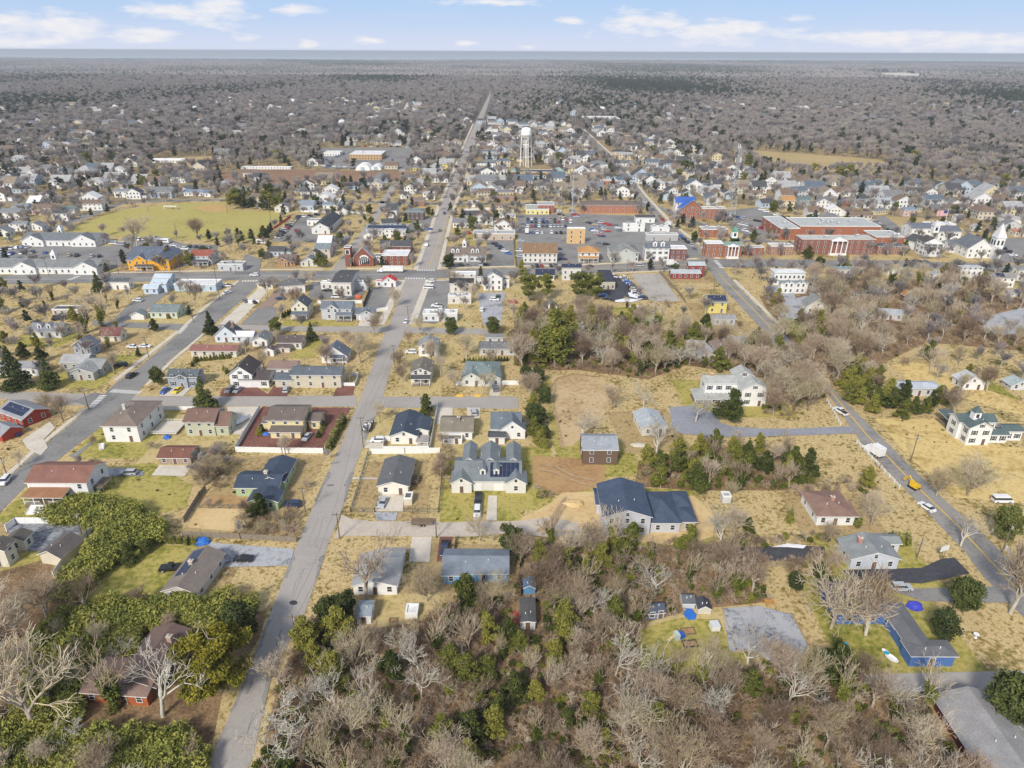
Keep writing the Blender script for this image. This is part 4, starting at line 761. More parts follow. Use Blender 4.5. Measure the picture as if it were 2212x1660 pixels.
# --- upper left cluster
for L_, a in (('white house with grey roof at the left edge beyond the offices', [(2, 474, 44, 450, 4.6, 's')]), ('pink-walled house with brown roof beyond the offices', [(70, 464, 112, 441, 4.6, 's', {'wall': PINK, 'roof': rBR})]),
              ('white two-storey house with dark roof beside the ball field fence', [(115, 478, 148, 455, 5.4, 's', {'roof': rDG})]), ('cream house with teal roof beside the ball field corner', [(136, 468, 164, 446, 5, 's', {'wall': BEIGE, 'roof': rTL})]),
              ('tall white gabled house at the bend of the back street', [(172, 455, 222, 432, 5, 's', {'roof': rBR})]), ('large white house with slate roofs at the left edge, nearest of its row', [(22, 500, 60, 478, 5, 's'), (58, 498, 92, 478, 4, 'f')]),
              ('blue house with white trim in the row left of the ball field', [(30, 462, 62, 440, 5, 's', {'wall': LBLUE})]), ('white house cut by the left edge with steep roof', [(-20, 512, 20, 486, 5, 'f')]),
              ('white two-storey house above the bend of the back street', [(248, 427, 277, 408, 5, 's')]), ('grey barn-like house above the ball field', [(325, 429, 372, 404, 5, 's', {'wall': GRAYB, 'roof': rG})]),
              ('low blue-roofed house above the ball field', [(398, 424, 440, 410, 3.2, 's', {'roof': (.2, .26, .36)})]), ('low blue-roofed house right of the field lights', [(442, 426, 462, 411, 3.2, 's', {'roof': (.16, .2, .28)})])):
    W(L_, a, WHT, (.22, .23, .25))
# --- third row, centre
W('white square house with dark pyramid roof by the gravel lot', [(607, 636, 660, 603, 4, 'hx', {'pitch': .55})], WHT, (.14, .145, .15), chimney=(0, .4, .6, (.4, .2, .15)), rot=14)
W('cream cottage with tan roof beside the wide pavement', [(556, 621, 590, 598, 3, 'f')], (.64, .56, .42), (.24, .2, .16), cat='cottage', name='cottage', rot=-18)
W('cream house with steep dark roof and white porch, leftmost of three', [(632, 688, 666, 636, 5.6, 'f', {'pitch': .85}), (630, 694, 664, 2.6, 3, 'P', {'roof': rBG})], (.68, .64, .50), (.095, .105, .125))
W('grey house with blue-grey roofs and porch, middle of three', [(696, 690, 760, 651, 5.0, 's', {'pitch': .45, 'gables': [(.38, 6, .8, .7)]}), (726, 696, 760, 2.6, 3, 'P')], (.50, .52, .56), (.17, .195, .235))
W('grey garage with pediment, rightmost of three', [(770, 692, 808, 665, 3.0, 's', {'pitch': .5, 'garage': 2, 'gables': [(.62, 6, .3, .5)]})], (.50, .52, .56), (.15, .17, .20), cat='garage', name='garage')
W('tall white block with dark flat roof and back stairs', [(720, 640, 760, 592, 7, 's', {'pitch': .12, 'roof': rDG}), (694, 626, 720, 606, 3.6, 'flat', {'units': 1}), (762, 628, 792, 605, 3.8, 'flat', {'units': 2, 'wall': LGRAY})], (.66, .64, .60), rW, cat='building', name='building', wgap=3)
W('small white shop with bright red roof at the crossroads', [(826, 621, 855, 593, 4.2, 'f', {'pitch': .6}), (812, 620, 826, 604, 3, 'flat')], WHT, rRED, cat='shop', name='shop')
W('white flat-roofed restaurant with ribbed black roof and salmon awning', [(974, 612, 1028, 586, 4.6, 'flat'), (972, 632, 1022, 602, 4.8, 's', {'pitch': .3, 'roof': rBK}), (968, 657, 1018, 634, 3.8, 'flat', {'units': 3})], (.62, .60, .56), rW, cat='building', name='restaurant', wgap=4)
W('tall white house with balconies and grey gable beside the restaurant', [(1045, 628, 1085, 580, 6.6, 'f', {'pitch': .6}), (1030, 618, 1046, 598, 4, 'flat'), (1084, 622, 1100, 600, 4, 'flat', {'units': 1})], WHT, (.2, .22, .24), wgap=2.6)
W('low white clinic with flat white roof below the parking lot', [(914, 695, 988, 668, 3.6, 'flat', {'units': 3})], (.62, .64, .66), rW, cat='building', name='clinic', wgap=2.8)
W('white gabled house with grey streaked roof, farther of two by the road', [(905, 770, 946, 724, 4.4, 'f', {'pitch': .5})], WHT, (.26, .28, .29))
W('white house with taupe roof and dark front porch, nearer of two by the road', [(889, 829, 931, 772, 4.6, 'f', {'pitch': .45}), (889, 835, 929, 2.6, 2.9, 'P', {'roof': rDG, 'floor': .3})], (.66, .62, .56), (.19, .17, .14))
W('low house with teal-grey hip roof and two front gables inside a white fence', [(1003, 832, 1077, 783, 3.2, 'hx', {'pitch': .42, 'gables': [(.22, 7, 1, .55), (.78, 7, 1, .55)]})], (.64, .65, .62), (.20, .255, .26))
W('charcoal-roofed house behind the pampas grass', [(1036, 768, 1114, 740, 3, 's', {'pitch': .35, 'roof': (.17, .18, .19)}), (1050, 744, 1087, 722, 3.2, 's')], (.55, .55, .54), (.2, .21, .22))
# church and neighbours
W('red brick church with bell tower and tall arched window', [(765, 576, 808, 532, 5.2, 'f', {'pitch': 1.0, 'roof': (.32, .32, .35), 'nowin': 1}), (747, 577, 760, 4.6, 11, 'flat', {'nowin': 1}), (809, 572, 826, 548, 4.5, 'flat', {'wall': LGRAY}), (826, 574, 882, 540, 5.6, 'flat', {'roof': rW}), (822, 552, 888, 520, 5.5, 's', {'roof': rDG, 'pitch': .5})], BRICK, rG, cat='church', name='church', brick=True, wgap=3.2)
W('two-storey tan house with teal roof left of the church lane', [(682, 558, 714, 526, 5.4, 's', {'pitch': .5}), (668, 566, 690, 538, 4.4, 'f', {'pitch': .6, 'roof': rDG})], (.56, .52, .46), (.2, .245, .26))
W('grey-gabled cottage facing Main Street left of the church lane', [(650, 576, 686, 550, 3.6, 'f', {'pitch': .6})], (.56, .56, .52), (.2, .21, .22), cat='cottage', name='cottage')
W('brown shingled bungalow with timber gable on Main Street', [(602, 575, 638, 550, 3, 's', {'pitch': .5, 'gables': [(.3, 6, 1, .6)]})], (.40, .22, .10), (.19, .135, .12), cat='bungalow', name='bungalow')
W('long white hall with black gable roof', [(674, 506, 713, 458, 4.2, 'f', {'pitch': .5})], (.68, .68, .67), (.06, .065, .08), cat='hall', name='hall', wgap=4)
W('white flat building beside the long white hall', [(664, 488, 694, 472, 3.4, 'flat')], WHT, (.3, .3, .3), cat='building', name='building')
W('low building roofed with blue solar panels', [(792, 510, 880, 487, 4.4, 's', {'pitch': .25, 'solar': (.02, .98)})], LGRAY, (.3, .34, .42), cat='building', name='building', wgap=4)
W('little white house left of the solar-roofed building', [(786, 519, 805, 498, 3.4, 'f')], WHT, (.3, .31, .33)); W('white two-storey house in front of the solar-roofed building', [(832, 514, 852, 494, 5.4, 'flat')], WHT, rLG)
W('dark shingled foursquare house with teal hip roof and white trim', [(877, 476, 916, 450, 5.8, 'hx', {'pitch': .5})], (.11, .08, .075), (.16, .21, .22)); W('reddish craftsman house above the dark shingled foursquare', [(890, 446, 917, 427, 4.2, 's', {'pitch': .6})], (.30, .14, .09), (.22, .17, .15))
W('white columned house at the left side of the long road', [(914, 432, 940, 413, 5.6, 'hx')], WHT, rLG); W('white gabled house near the back street left of the long road', [(865, 430, 886, 414, 4.6, 'f')], WHT, rG)
W('white gabled house at the right end of the ball field', [(594, 459, 624, 436, 3.8, 'f')], (.62, .60, .54), rG); W('blue-grey house beyond the ball field parking', [(648, 455, 678, 433, 4, 's')], LBLUE, (.25, .29, .34)); W('low blue-roofed house with white ends beyond the long hall', [(698, 452, 740, 437, 3.2, 's')], WHT, (.2, .26, .33))
W('white farmhouse with dark roof above the ball field parking', [(650, 427, 688, 411, 4.6, 's')], WHT, rDG)
W('colonial bank with taupe roof, white dormers and cupola', [(965, 566, 1050, 533, 3.7, 's', {'pitch': .6, 'dormers': [(.16, 2), (.28, 2), (.66, 2), (.78, 2)], 'gables': [(.47, 4, 1, .6)]})], (.66, .66, .66), (.20, .165, .14), cat='bank', name='bank_building', wgap=3, shut=True)
W('long low grey-roofed store right of the long road', [(1022, 519, 1112, 497, 4, 'flat', {'units': 4})], (.50, .42, .34), (.42, .42, .42), cat='store', name='store', wgap=5)
W('dark-roofed house beside a round blue pool', [(1003, 478, 1036, 456, 4, 's')], (.45, .43, .42), rDG); W('white two-storey house right of the long road', [(1011, 448, 1034, 433, 5, 'flat')], WHT, rLG)
W('white mobile home right of the round pool', [(1078, 471, 1114, 461, 3, 's', {'pitch': .2})], WHT, rLG); W('long brick house near the back street right of the long road', [(1068, 433, 1114, 421, 3, 's')], (.42, .22, .14), rBR)
# --- town centre, right of the long road
W('shop row with brown shake roof and white front', [(1130, 568, 1203, 526, 5.6, 's', {'pitch': .8})], (.66, .64, .60), (.24, .155, .09), cat='shop', name='shop_row', wgap=2.6)
W('three-storey square peach building with white roof', [(1224, 527, 1263, 491, 9.5, 'flat')], (.62, .42, .20), rW, cat='building', name='peach_building', wgap=4)
W('white house with orange hip roof on Main Street', [(1251, 566, 1293, 531, 5.4, 'hx', {'pitch': .55, 'ov': .7}), (1250, 570, 1292, 2.2, 3, 'P', {'roof': rOR})], (.72, .68, .60), rOR)
W('broad grey inn with wide gabled roof and long window band', [(1318, 566, 1378, 524, 5.6, 'hx', {'pitch': .55, 'gables': [(.55, 9, .3, .5)]})], (.50, .52, .48), (.22, .23, .22), cat='inn', name='inn', wgap=1.9)
W('tall white house with dark roof and paired dormers beside the brick corner shop', [(1392, 563, 1444, 526, 7.4, 's', {'pitch': .55, 'dormers': [(.4, 2.4), (.72, 2.4)]})], WHT, (.13, .15, .18), wgap=3, shut=True)
W('dark brick corner shop with white roof', [(1446, 562, 1482, 530, 6.4, 'flat')], (.22, .10, .09), rW, cat='shop', name='shop', brick=True)
W('yellow flat shop at the back of the municipal parking lot', [(1136, 464, 1186, 442, 3.6, 'flat')], (.72, .64, .28), (.4, .44, .4), cat='shop', name='shop'); W('red brick shop with flat roof behind the municipal parking lot', [(1162, 461, 1197, 436, 6, 'flat')], (.38, .09, .06), rLG, cat='shop', name='shop', brick=True)
W('long brick office with brown hip roof behind the municipal parking lot', [(1255, 461, 1382, 433, 6, 'hx', {'pitch': .35})], (.42, .18, .11), (.17, .14, .12), cat='building', name='office_building', brick=True, wgap=4.5)
W('white flat-roofed commercial block behind the inn', [(1345, 501, 1392, 482, 5, 'flat', {'units': 3}), (1373, 482, 1414, 464, 6.4, 's', {'roof': rDG, 'pitch': .3}), (1408, 501, 1446, 490, 4, 'flat', {'units': 2})], WHT, rW, cat='building', name='commercial_block', wgap=6)
W('long low grey warehouse behind the dormered white house', [(1395, 521, 1464, 503, 4, 'flat', {'units': 2})], (.42, .42, .42), (.36, .36, .36), cat='warehouse', name='warehouse', wgap=8)
W('brick town hall with bright blue gable roofs', [(1470, 472, 1516, 428, 7.4, 'f', {'pitch': .75, 'roof': rBLU, 'ov': 1}), (1515, 474, 1565, 446, 7.5, 'flat', {'units': 3}), (1458, 462, 1500, 426, 8.2, 's', {'roof': rBLU, 'wall': WHT, 'pitch': .8})], (.35, .15, .10), (.55, .50, .47), cat='town hall', name='town_hall', brick=True, wgap=3)
W('low brick library with flat grey roof at the corner lawn', [(1515, 513, 1571, 489, 5, 'flat', {'units': 2})], (.36, .13, .08), (.42, .42, .42), cat='library', name='library', brick=True, wgap=4)
W('red brick bank with mansard front and white roof at the crossing', [(1522, 556, 1560, 520, 8, 'flat')], (.34, .15, .09), rW, cat='bank', name='bank_building', brick=True, wgap=2.8)
W('brick building with copper-green roof, white columns and cupola', [(1561, 557, 1600, 523, 7.6, 's', {'pitch': .45})], (.34, .15, .09), (.19, .27, .24), cat='building', name='civic_building', brick=True, wgap=3)
W('small brick office with arched white window', [(1608, 552, 1648, 530, 4.8, 'flat', {'units': 1})], (.30, .13, .09), (.3, .3, .3), cat='office', name='office', brick=True)
W('maroon house with pale grey roof at the crossing', [(1486, 598, 1520, 566, 6.4, 's', {'pitch': .4}), (1450, 603, 1512, 583, 3.2, 's', {'pitch': .3})], (.26, .06, .055), (.44, .48, .52))
W('car showroom with big navy roof', [(1299, 626, 1328, 584, 4.2, 'flat', {'wall': (.5, .47, .38)})], (.4, .38, .3), (.055, .055, .09), cat='showroom', name='showroom', trim=surf('navy_edge', (.05, .05, .08)), wgap=2.2)
W('white house with navy roof behind the pines on Main Street, nearer of two', [(1158, 606, 1197, 583, 5, 's', {'pitch': .6})], WHT, rNV); W('white house with navy roof behind the pines on Main Street, taller of two', [(1214, 606, 1254, 571, 7, 's', {'pitch': .5})], (.6, .6, .58), rNV)
W('small white cottage with dark green roof in a tan clearing', [(1175, 671, 1203, 647, 3.2, 'f', {'pitch': .8})], WHT, (.13, .18, .16), cat='cottage', name='cottage'); W('weathered grey garage with ribbed roof in the tan clearing', [(1362, 680, 1390, 661, 3, 'flat')], (.32, .31, .30), (.4, .4, .4), cat='garage', name='garage')
W('yellow house with solar panels beside the county road', [(1527, 677, 1568, 638, 5.4, 's', {'pitch': .5, 'solar': (.03, .97)})], (.66, .56, .18), (.2, .2, .2)); W('low pale grey house in front of the yellow solar house', [(1541, 703, 1587, 681, 3, 's', {'pitch': .3})], (.50, .52, .56), (.3, .31, .32))
W('long ruined white building under bare trees', [(1508, 782, 1544, 732, 3, 'f', {'pitch': .3})], WHT, (.42, .42, .42), cat='building', name='building', rot=6); W('brown-roofed low house under bare trees by the gravel yard', [(1548, 772, 1578, 732, 3, 'f')], (.5, .46, .42), (.24, .18, .15), rot=6)
# --- courthouse group and right side
W('old brick courthouse with white columned portico', [(1727, 550, 1886, 508, 9, 'flat', {'units': 3})], (.27, .12, .09), (.5, .5, .48), cat='courthouse', name='courthouse', brick=True, wgap=4, trim=surf('limestone', (.55, .5, .44)))
W('large modern orange brick court building with stepped flat roofs', [(1724, 513, 1898, 470, 7.2, 'flat', {'units': 8}), (1682, 519, 1724, 468, 7.4, 'flat', {'units': 1}), (1888, 532, 1950, 498, 5.6, 'flat', {'units': 2})], (.36, .14, .085), (.46, .48, .47), cat='court building', name='court_building', brick=True, wgap=9)
W('white columned courthouse with black roof and cupola', [(1991, 553, 2028, 508, 8, 'f', {'pitch': .5})], WHT, (.085, .08, .075), cat='courthouse', name='white_courthouse', wgap=2.4, shut=True)
W('sprawling white annex with slate roofs behind the white courthouse', [(2022, 522, 2072, 488, 6.4, 's', {'pitch': .3}), (1966, 515, 2010, 482, 6.4, 's', {'pitch': .35}), (2000, 498, 2062, 484, 6.8, 'flat', {'roof': rW, 'units': 2})], WHT, (.15, .165, .20), cat='building', name='annex', wgap=4)
W('white wooden church with steeple at the right edge', [(2086, 558, 2139, 504, 6, 'f', {'pitch': .75, 'wall': WHT}), (2050, 546, 2088, 518, 4.4, 's', {'pitch': .5})], WHT, (.15, .16, .18), cat='church', name='white_church')
W('dark hip-roofed pavilion right of the old courthouse', [(1893, 550, 1950, 525, 5, 'hx', {'pitch': .5})], (.32, .18, .14), (.085, .105, .115), cat='pavilion', name='pavilion', wgap=3)
W('low tan hall with white arches right of the brick office', [(1663, 552, 1712, 525, 5.4, 'flat', {'units': 2})], (.36, .20, .14), (.6, .56, .5), cat='hall', name='hall', wgap=3)
W('huge white Victorian house with teal porches', [(1670, 616, 1736, 580, 9, 'hx', {'pitch': .35, 'roof': (.62, .64, .65)}), (1684, 634, 1742, 606, 5.4, 'hx', {'pitch': .5, 'gables': [(.28, 5, .5, .5), (.72, 5, .5, .5)]})], WHT, (.2, .25, .26), wgap=2.2)
W('grey-roofed cream Victorian behind the gravel drive', [(1740, 678, 1788, 634, 6, 'f', {'pitch': .7})], (.62, .60, .52), (.24, .245, .24), wgap=2.6); W('teal-roofed white house below the old courthouse', [(1799, 606, 1834, 576, 6.4, 's')], (.62, .6, .56), (.17, .23, .25), wgap=2.6)
W('white cottage with tan hip roof behind bare trees', [(1915, 595, 1944, 571, 4.2, 'hx', {'pitch': .7})], (.66, .64, .58), (.36, .28, .16), cat='cottage', name='cottage'); W('big white foursquare house at the right', [(2071, 608, 2116, 573, 7.4, 'hx', {'pitch': .45})], WHT, (.42, .43, .46), wgap=2.6)
W('white house with solar panels at the right edge', [(2144, 622, 2188, 590, 5.2, 's', {'pitch': .5, 'solar': (.1, .5)})], WHT, (.26, .25, .24)); W('white house cut by the right edge', [(2194, 608, 2236, 575, 6.4, 's')], (.64, .62, .56), rG)
W('white garage with grey roof below the solar house at the right edge', [(2178, 641, 2207, 626, 3, 's')], WHT, (.3, .29, .28), cat='garage', name='garage'); W('small dark-roofed outbuilding in the brush', [(1851, 648, 1879, 628, 3, 's')], (.5, .46, .42), rDG, cat='outbuilding', name='outbuilding')
W('little brown wooden playhouse with orange roof end', [(1952, 648, 1970, 626, 3.2, 'f', {'pitch': .9})], (.18, .12, .10), (.40, .22, .10), cat='playhouse', name='playhouse', nowin=True); W('low grey metal-roofed building in the brush', [(1897, 690, 1948, 668, 3, 's', {'pitch': .3})], (.5, .5, .5), (.40, .43, .46), cat='building', name='building', rot=-14)
W('small white cottage among bare trees left of the big foursquare', [(2014, 604, 2034, 584, 3.6, 'f')], WHT, (.32, .36, .4), cat='cottage', name='cottage')
NB = [('cream house with orange roof, leftmost of the row above the courthouse', 1689, 447, 1716, 424, CREAM, rOR), ('teal house in the row above the courthouse', 1727, 446, 1752, 424, (.3, .36, .36), rTL), ('white gabled house in the row above the courthouse', 1763, 450, 1790, 427, WHT, rG),
 ('brown house with blue roof in the row above the courthouse', 1813, 449, 1836, 428, (.3, .13, .08), (.13, .14, .25)), ('white house with pale blue roof in the row above the courthouse', 1846, 450, 1878, 429, WHT, (.26, .31, .38)), ('white house with grey metal roof, rightmost of the row above the courthouse', 1894, 452, 1924, 428, WHT, (.38, .42, .46)),
 ('pink house with blue roof beside the tan field', 1950, 468, 1975, 448, PINK, (.2, .24, .32)), ('white ranch house with brown roof near the flag', 2056, 456, 2094, 441, WHT, rBR), ('white house with steep roofs right of the tan field', 2011, 438, 2040, 421, WHT, rG), ('narrow white house behind the flagpole', 2061, 480, 2078, 463, WHT, rLG),
 ('grey dormered house at the right edge above the church', 2162, 498, 2208, 479, LGRAY, rG), ('house with orange roof at the right edge above the church', 2190, 512, 2222, 497, BEIGE, (.45, .2, .12)), ('small white house left of the steeple', 2101, 500, 2118, 488, WHT, rLG)]
for l, a, b, c, d, wc, rc in NB: W(l, [(a, b, c, d, 4.8, R.choice(['s', 'f', 's']))], wc, rc)
def height_of(x, y, yt): 
    p = at(x, y); return bis(lambda z: -(proj([p[0], p[1], z])[1] - yt), .2, 109)
# church steeple, cupolas, portico: parts of their buildings
def find(nm): return bpy.data.objects[nm]
def local(th, x, y):
    p = at(x, y)[:2] - np.array(th.location[:2]); a = th.rotation_euler[2]
    return p[0] * math.cos(a) + p[1] * math.sin(a), -p[0] * math.sin(a) + p[1] * math.cos(a)
th = find('white_church'); lx, ly = local(th, 2150, 561)
HS = height_of(2150, 561, 484); print('steeple', HS)
mb = MB(); mb.box(lx - 2.5, ly, 0, lx + 2.5, ly + 5, 12.5); mb.box(lx - 2.8, ly - .3, 12.5, lx + 2.8, ly + 5.3, 12.9)
st = mb.obj('steeple', M_trim, th)
mb = MB(); 
for dx in (-1.2, 1.2): mb.box(lx + dx - .6, ly - .05, 8.5, lx + dx + .6, ly - .02, 11.2); mb.box(lx - 2.55, ly + 2.5 + dx - .6, 8.5, lx - 2.52, ly + 2.5 + dx + .6, 11.2)
mb.obj('belfry_opening', M_glass, st)
mb = MB(); q = 2.9; mb.add([(lx - q, ly + 2.5 - q, 12.9), (lx + q, ly + 2.5 - q, 12.9), (lx + q, ly + 2.5 + q, 12.9), (lx - q, ly + 2.5 + q, 12.9), (lx, ly + 2.5, max(HS, 21))], [(0, 1, 4), (1, 2, 4), (2, 3, 4), (3, 0, 4), (3, 2, 1, 0)]); mb.obj('spire', surf('spire', (.66, .66, .66)), st)
th = find('church'); lx, ly = local(th, 788, 576)
mb = MB(); mb.prism([(lx - 3, .9)] + [(lx + 3 * math.cos(t), 3.6 + 3.0 * math.sin(t)) for t in np.linspace(0, math.pi, 12)] + [(lx - 3, 3.6)][:0], ly - .1, ly + .02); mb.f[-14:]; aw = mb.obj('arched_window', M_trim, th)
mb = MB()
for k in range(5): x = lx - 2.3 + k * 1.15; mb.box(x - .42, ly - .14, 1.3, x + .42, ly - .11, 3.4 + 2.4 * math.sqrt(max(0, 1 - ((x - lx) / 3) ** 2)))
mb.obj('pane', M_glass, aw)
lx, ly = local(th, 753.5, 577)
mb = MB(); mb.box(lx - 1.3, ly - .1, 7.2, lx + 1.3, ly + .02, 9.9); mb.obj('belfry_opening', M_trim, th)
mb = MB(); mb.box(lx - .9, ly - .14, 7.4, lx + .9, ly - .11, 9.6); mb.obj('louvre', M_glass, th)
def cupola(th, x, y, z, s, roofc, name='cupola'):
    lx, ly = local(th, x, y)
    mb = MB(); mb.box(lx - s, ly - s, z, lx + s, ly + s, z + s * 2.4); c = mb.obj(name, M_trim, th)
    mb = MB(); e = s * 1.2; z1 = z + s * 2.4; mb.add([(lx - e, ly - e, z1), (lx + e, ly - e, z1), (lx + e, ly + e, z1), (lx - e, ly + e, z1), (lx, ly, z1 + s * 2)], [(0, 1, 4), (1, 2, 4), (2, 3, 4), (3, 0, 4), (3, 2, 1, 0)]); mb.obj('cupola_roof', roofm(roofc), c)
    mb = MB(); mb.box(lx - s * .45, ly - s - .03, z + s * .7, lx + s * .45, ly - s - .01, z + s * 1.9); mb.obj('pane', M_glass, c)
cupola(find('white_courthouse'), 2008, 540, 11, 1.7, (.6, .6, .6)); cupola(find('civic_building'), 1580, 551, 10.5, 1.6, rGRN); cupola(find('bank_building'), 1004, 560, 7.2, 1.1, (.6, .6, .6))
for o in [o for o in C.objects if o.name.startswith('office_building') and 'farther' in o.get('label', '')]: cupola(o, 138, 525, 5.6, 1.3, rW)
for o in [o for o in C.objects if o.name.startswith('office_building') and 'nearer' in o.get('label', '')]: cupola(o, 126, 584, 6, 1.3, rW)
cupola([o for o in C.objects if 'dark green roof by the county' in o.get('label', '')][0], 2090, 950, 7.6, 1.05, (.10, .14, .145), 'roof_turret')
def portico(th, x, y, wd, h, n=4):
    lx, ly = local(th, x, y)
    mb = MB(); mb.prism([(lx - wd / 2, h), (lx + wd / 2, h), (lx, h + wd * .2)], ly - 2.6, ly - .02); mb.box(lx - wd / 2, ly - 2.6, 0, lx + wd / 2, ly - .02, .9); p = mb.obj('portico', M_trim, th)
    for i in range(n): mb = MB(); mb.lathe([(.42, .9), (.34, 1.2), (.3, h - .3), (.42, h)], 8, (lx - wd / 2 + .5 + (wd - 1) * i / (n - 1), ly - 2.2)); mb.obj('column', M_trim, p)
portico(find('courthouse'), 1806, 550, 10, 8.5); portico(find('civic_building'), 1580, 557, 7, 7); portico(find('white_courthouse'), 2009, 553, 11, 7.6)

# ------------------------------------------------------------------ water tower, masts, pylons
WT = at(1136, 361); hT = height_of(1136, 361, 275.5)
t = tag(empty('water_tower', (WT[0], WT[1], 0)), 'tall white water tower on legs rising behind the town', 'water tower')
mw = surf('tower_paint', (.86, .85, .82), .45, .06, .2)
Rk = 5.2; zc = hT - 10.5
mb = MB(); mb.lathe([(.3, zc - 1), (2.2, zc - .6), (4.2, zc + .6), (5.1, zc + 2.4), (5.3, zc + 4), (5.3, zc + 7), (4.9, zc + 8.8), (3.6, zc + 10), (1.6, zc + 10.5), (.1, zc + 10.6)], 28); tk = mb.obj('tank', mw, t)
for p in tk.data.polygons: p.use_smooth = True
mb = MB(); mb.lathe([(5.5, zc + 2.9), (6.1, zc + 2.9), (6.1, zc + 3.05), (5.5, zc + 3.05)], 28); mb.lathe([(6.0, zc + 3.9), (6.08, zc + 3.9), (6.08, zc + 4.0), (6.0, zc + 4.0)], 28); mb.obj('walkway', mw, t)
MB().tube((0, 0, 0), (0, 0, zc), .6, .6, 12).obj('riser', mw, t)
for k in range(4):
    a = k * math.pi / 2 + .35; b = (k + 1) * math.pi / 2 + .35
    leg = MB().tube((6.6 * math.cos(a), 6.6 * math.sin(a), 0), (5.1 * math.cos(a), 5.1 * math.sin(a), zc + 3), .46, .4, 8).obj('leg', mw, t)
    mb = MB()
    for z in (zc * .35, zc * .7):
        r = 6.6 - 1.5 * z / (zc + 3); mb.tube((r * math.cos(a), r * math.sin(a), z), (r * math.cos(b), r * math.sin(b), z), .16, .16, 5)
    mb.obj('brace', mw, leg)
mb = MB()
for k in range(7): a = k * .9; mb.tube((1.2 * math.cos(a), 1.2 * math.sin(a), zc + 10.3), (1.2 * math.cos(a), 1.2 * math.sin(a), zc + 13.2), .07, .05, 4)
mb.obj('antenna', M_metal, t)
BLOCK.append([(WT[0] - 22, WT[1] - 70), (WT[0] + 22, WT[1] - 70), (WT[0] + 22, WT[1] + 12), (WT[0] - 22, WT[1] + 12)])
# lattice mast
MP = at(1576, 484); hM = height_of(1576, 484, 316)
t = tag(empty('lattice_mast', (MP[0], MP[1], 0)), 'tall grey lattice communications mast behind the brick town hall', 'mast')
mb = MB(); sz = lambda z: 3.4 - 2.4 * z / hM
K = 14
for i in range(3):
    a, b = i * 2.0944, (i + 1) * 2.0944
    mb.tube((sz(0) * math.cos(a), sz(0) * math.sin(a), 0), (sz(hM) * math.cos(a), sz(hM) * math.sin(a), hM), .17, .13, 5)
    for k in range(K):
        z0, z1 = hM * k / K, hM * (k + 1) / K
        mb.tube((sz(z0) * math.cos(a), sz(z0) * math.sin(a), z0), (sz(z1) * math.cos(b), sz(z1) * math.sin(b), z1), 0.1, .1, 4); mb.tube((sz(z1) * math.cos(a), sz(z1) * math.sin(a), z1), (sz(z1) * math.cos(b), sz(z1) * math.sin(b), z1), .09, .09, 4)
mb.obj('lattice', surf('galvanised', (.42, .43, .44), .5), t)
for k in range(10):
    z = hM * R.choice([.62, .8, .97]); a = k * .63; MB().tube((1.9 * math.cos(a), 1.9 * math.sin(a), z), (1.9 * math.cos(a), 1.9 * math.sin(a), z + 3.2), .2, .2, 6).obj('antenna', M_trim, t)
for k in range(2): MB().lathe([(.1, 0), (.9, .3), (1, .4), (.1, .5)], 12).obj('dish', M_trim, t, (-2.2 + k * 4.2, -1, hM * .6))
MP = at(1236, 462); hM = height_of(1236, 462, 346)
t = tag(empty('monopole', (MP[0], MP[1], 0)), 'thin pale blue radio pole at the edge of the municipal parking lot', 'pole')
MB().tube((0, 0, 0), (0, 0, hM), .34, .16, 8).obj('pole', surf('blue_pole', (.42, .5, .62)), t); mb = MB()
for k in range(6): mb.tube((.3, 0, hM * (.5 + k * .09)), (1.4, 0, hM * (.5 + k * .09) + 1.5), .05, .04, 4)
mb.obj('antenna', M_metal, t)
# pylons of the power line in the far wood
for i, (x, y, yt) in enumerate([(1863, 271, 250), (1881, 270, 248), (1900, 277, 256), (1884, 268, 252), (1927, 268, 251), (2003, 268, 250), (2073, 266, 251), (2148, 266, 252), (1346, 262, 240), (1240, 262, 236), (1565, 258, 240)]):
    p = at(x, y); h = min(height_of(x, y, yt), 34)
    t = tag(empty('power_pylon', (p[0], p[1], 0)), 'pale power-line pylon standing above the far bare wood', 'pylon', 'pylons along the far power line')
    MB().tube((-2.2, 0, 0), (-2.2, 0, h), .35, .28, 5).tube((2.2, 0, 0), (2.2, 0, h), .35, .28, 5).obj('pole', M_metal, t)
    for z in (h * .78, h * .9, h * .985): MB().box(-5.5, -.2, z, 5.5, .2, z + .35).obj('crossarm', M_metal, t)
# flagpole
p = at(2032, 516); h = height_of(2032, 516, 452)
t = tag(empty('flagpole', (p[0], p[1], 0)), 'tall white flagpole flying a large striped flag by the white courthouse', 'flagpole')
MB().tube((0, 0, 0), (0, 0, h), .2, .1, 8).obj('pole', M_trim, t)
mf, n_, b_ = new_mat('flag_cloth'); g_ = n_.nodes.new('ShaderNodeTexCoord'); s_ = n_.nodes.new('ShaderNodeSeparateXYZ'); n_.links.new(g_.outputs['Object'], s_.inputs[0])
def MM(op, a, b=None):
    n = n_.nodes.new('ShaderNodeMath'); n.operation = op
    for i, v in enumerate((a, b)):
        if v is None: continue
        if hasattr(v, 'is_output'): n_.links.new(v, n.inputs[i])
        else: n.inputs[i].default_value = v
    return n.outputs[0]
FH = 3.8; FW = 6.6
st_ = MM('LESS_THAN', MM('MODULO', MM('FLOOR', MM('MULTIPLY', s_.outputs[2], 13 / FH)), 2.0), .5)
cm = MM('MULTIPLY', MM('GREATER_THAN', s_.outputs[0], -FW * .4), MM('GREATER_THAN', s_.outputs[2], FH * 6 / 13))
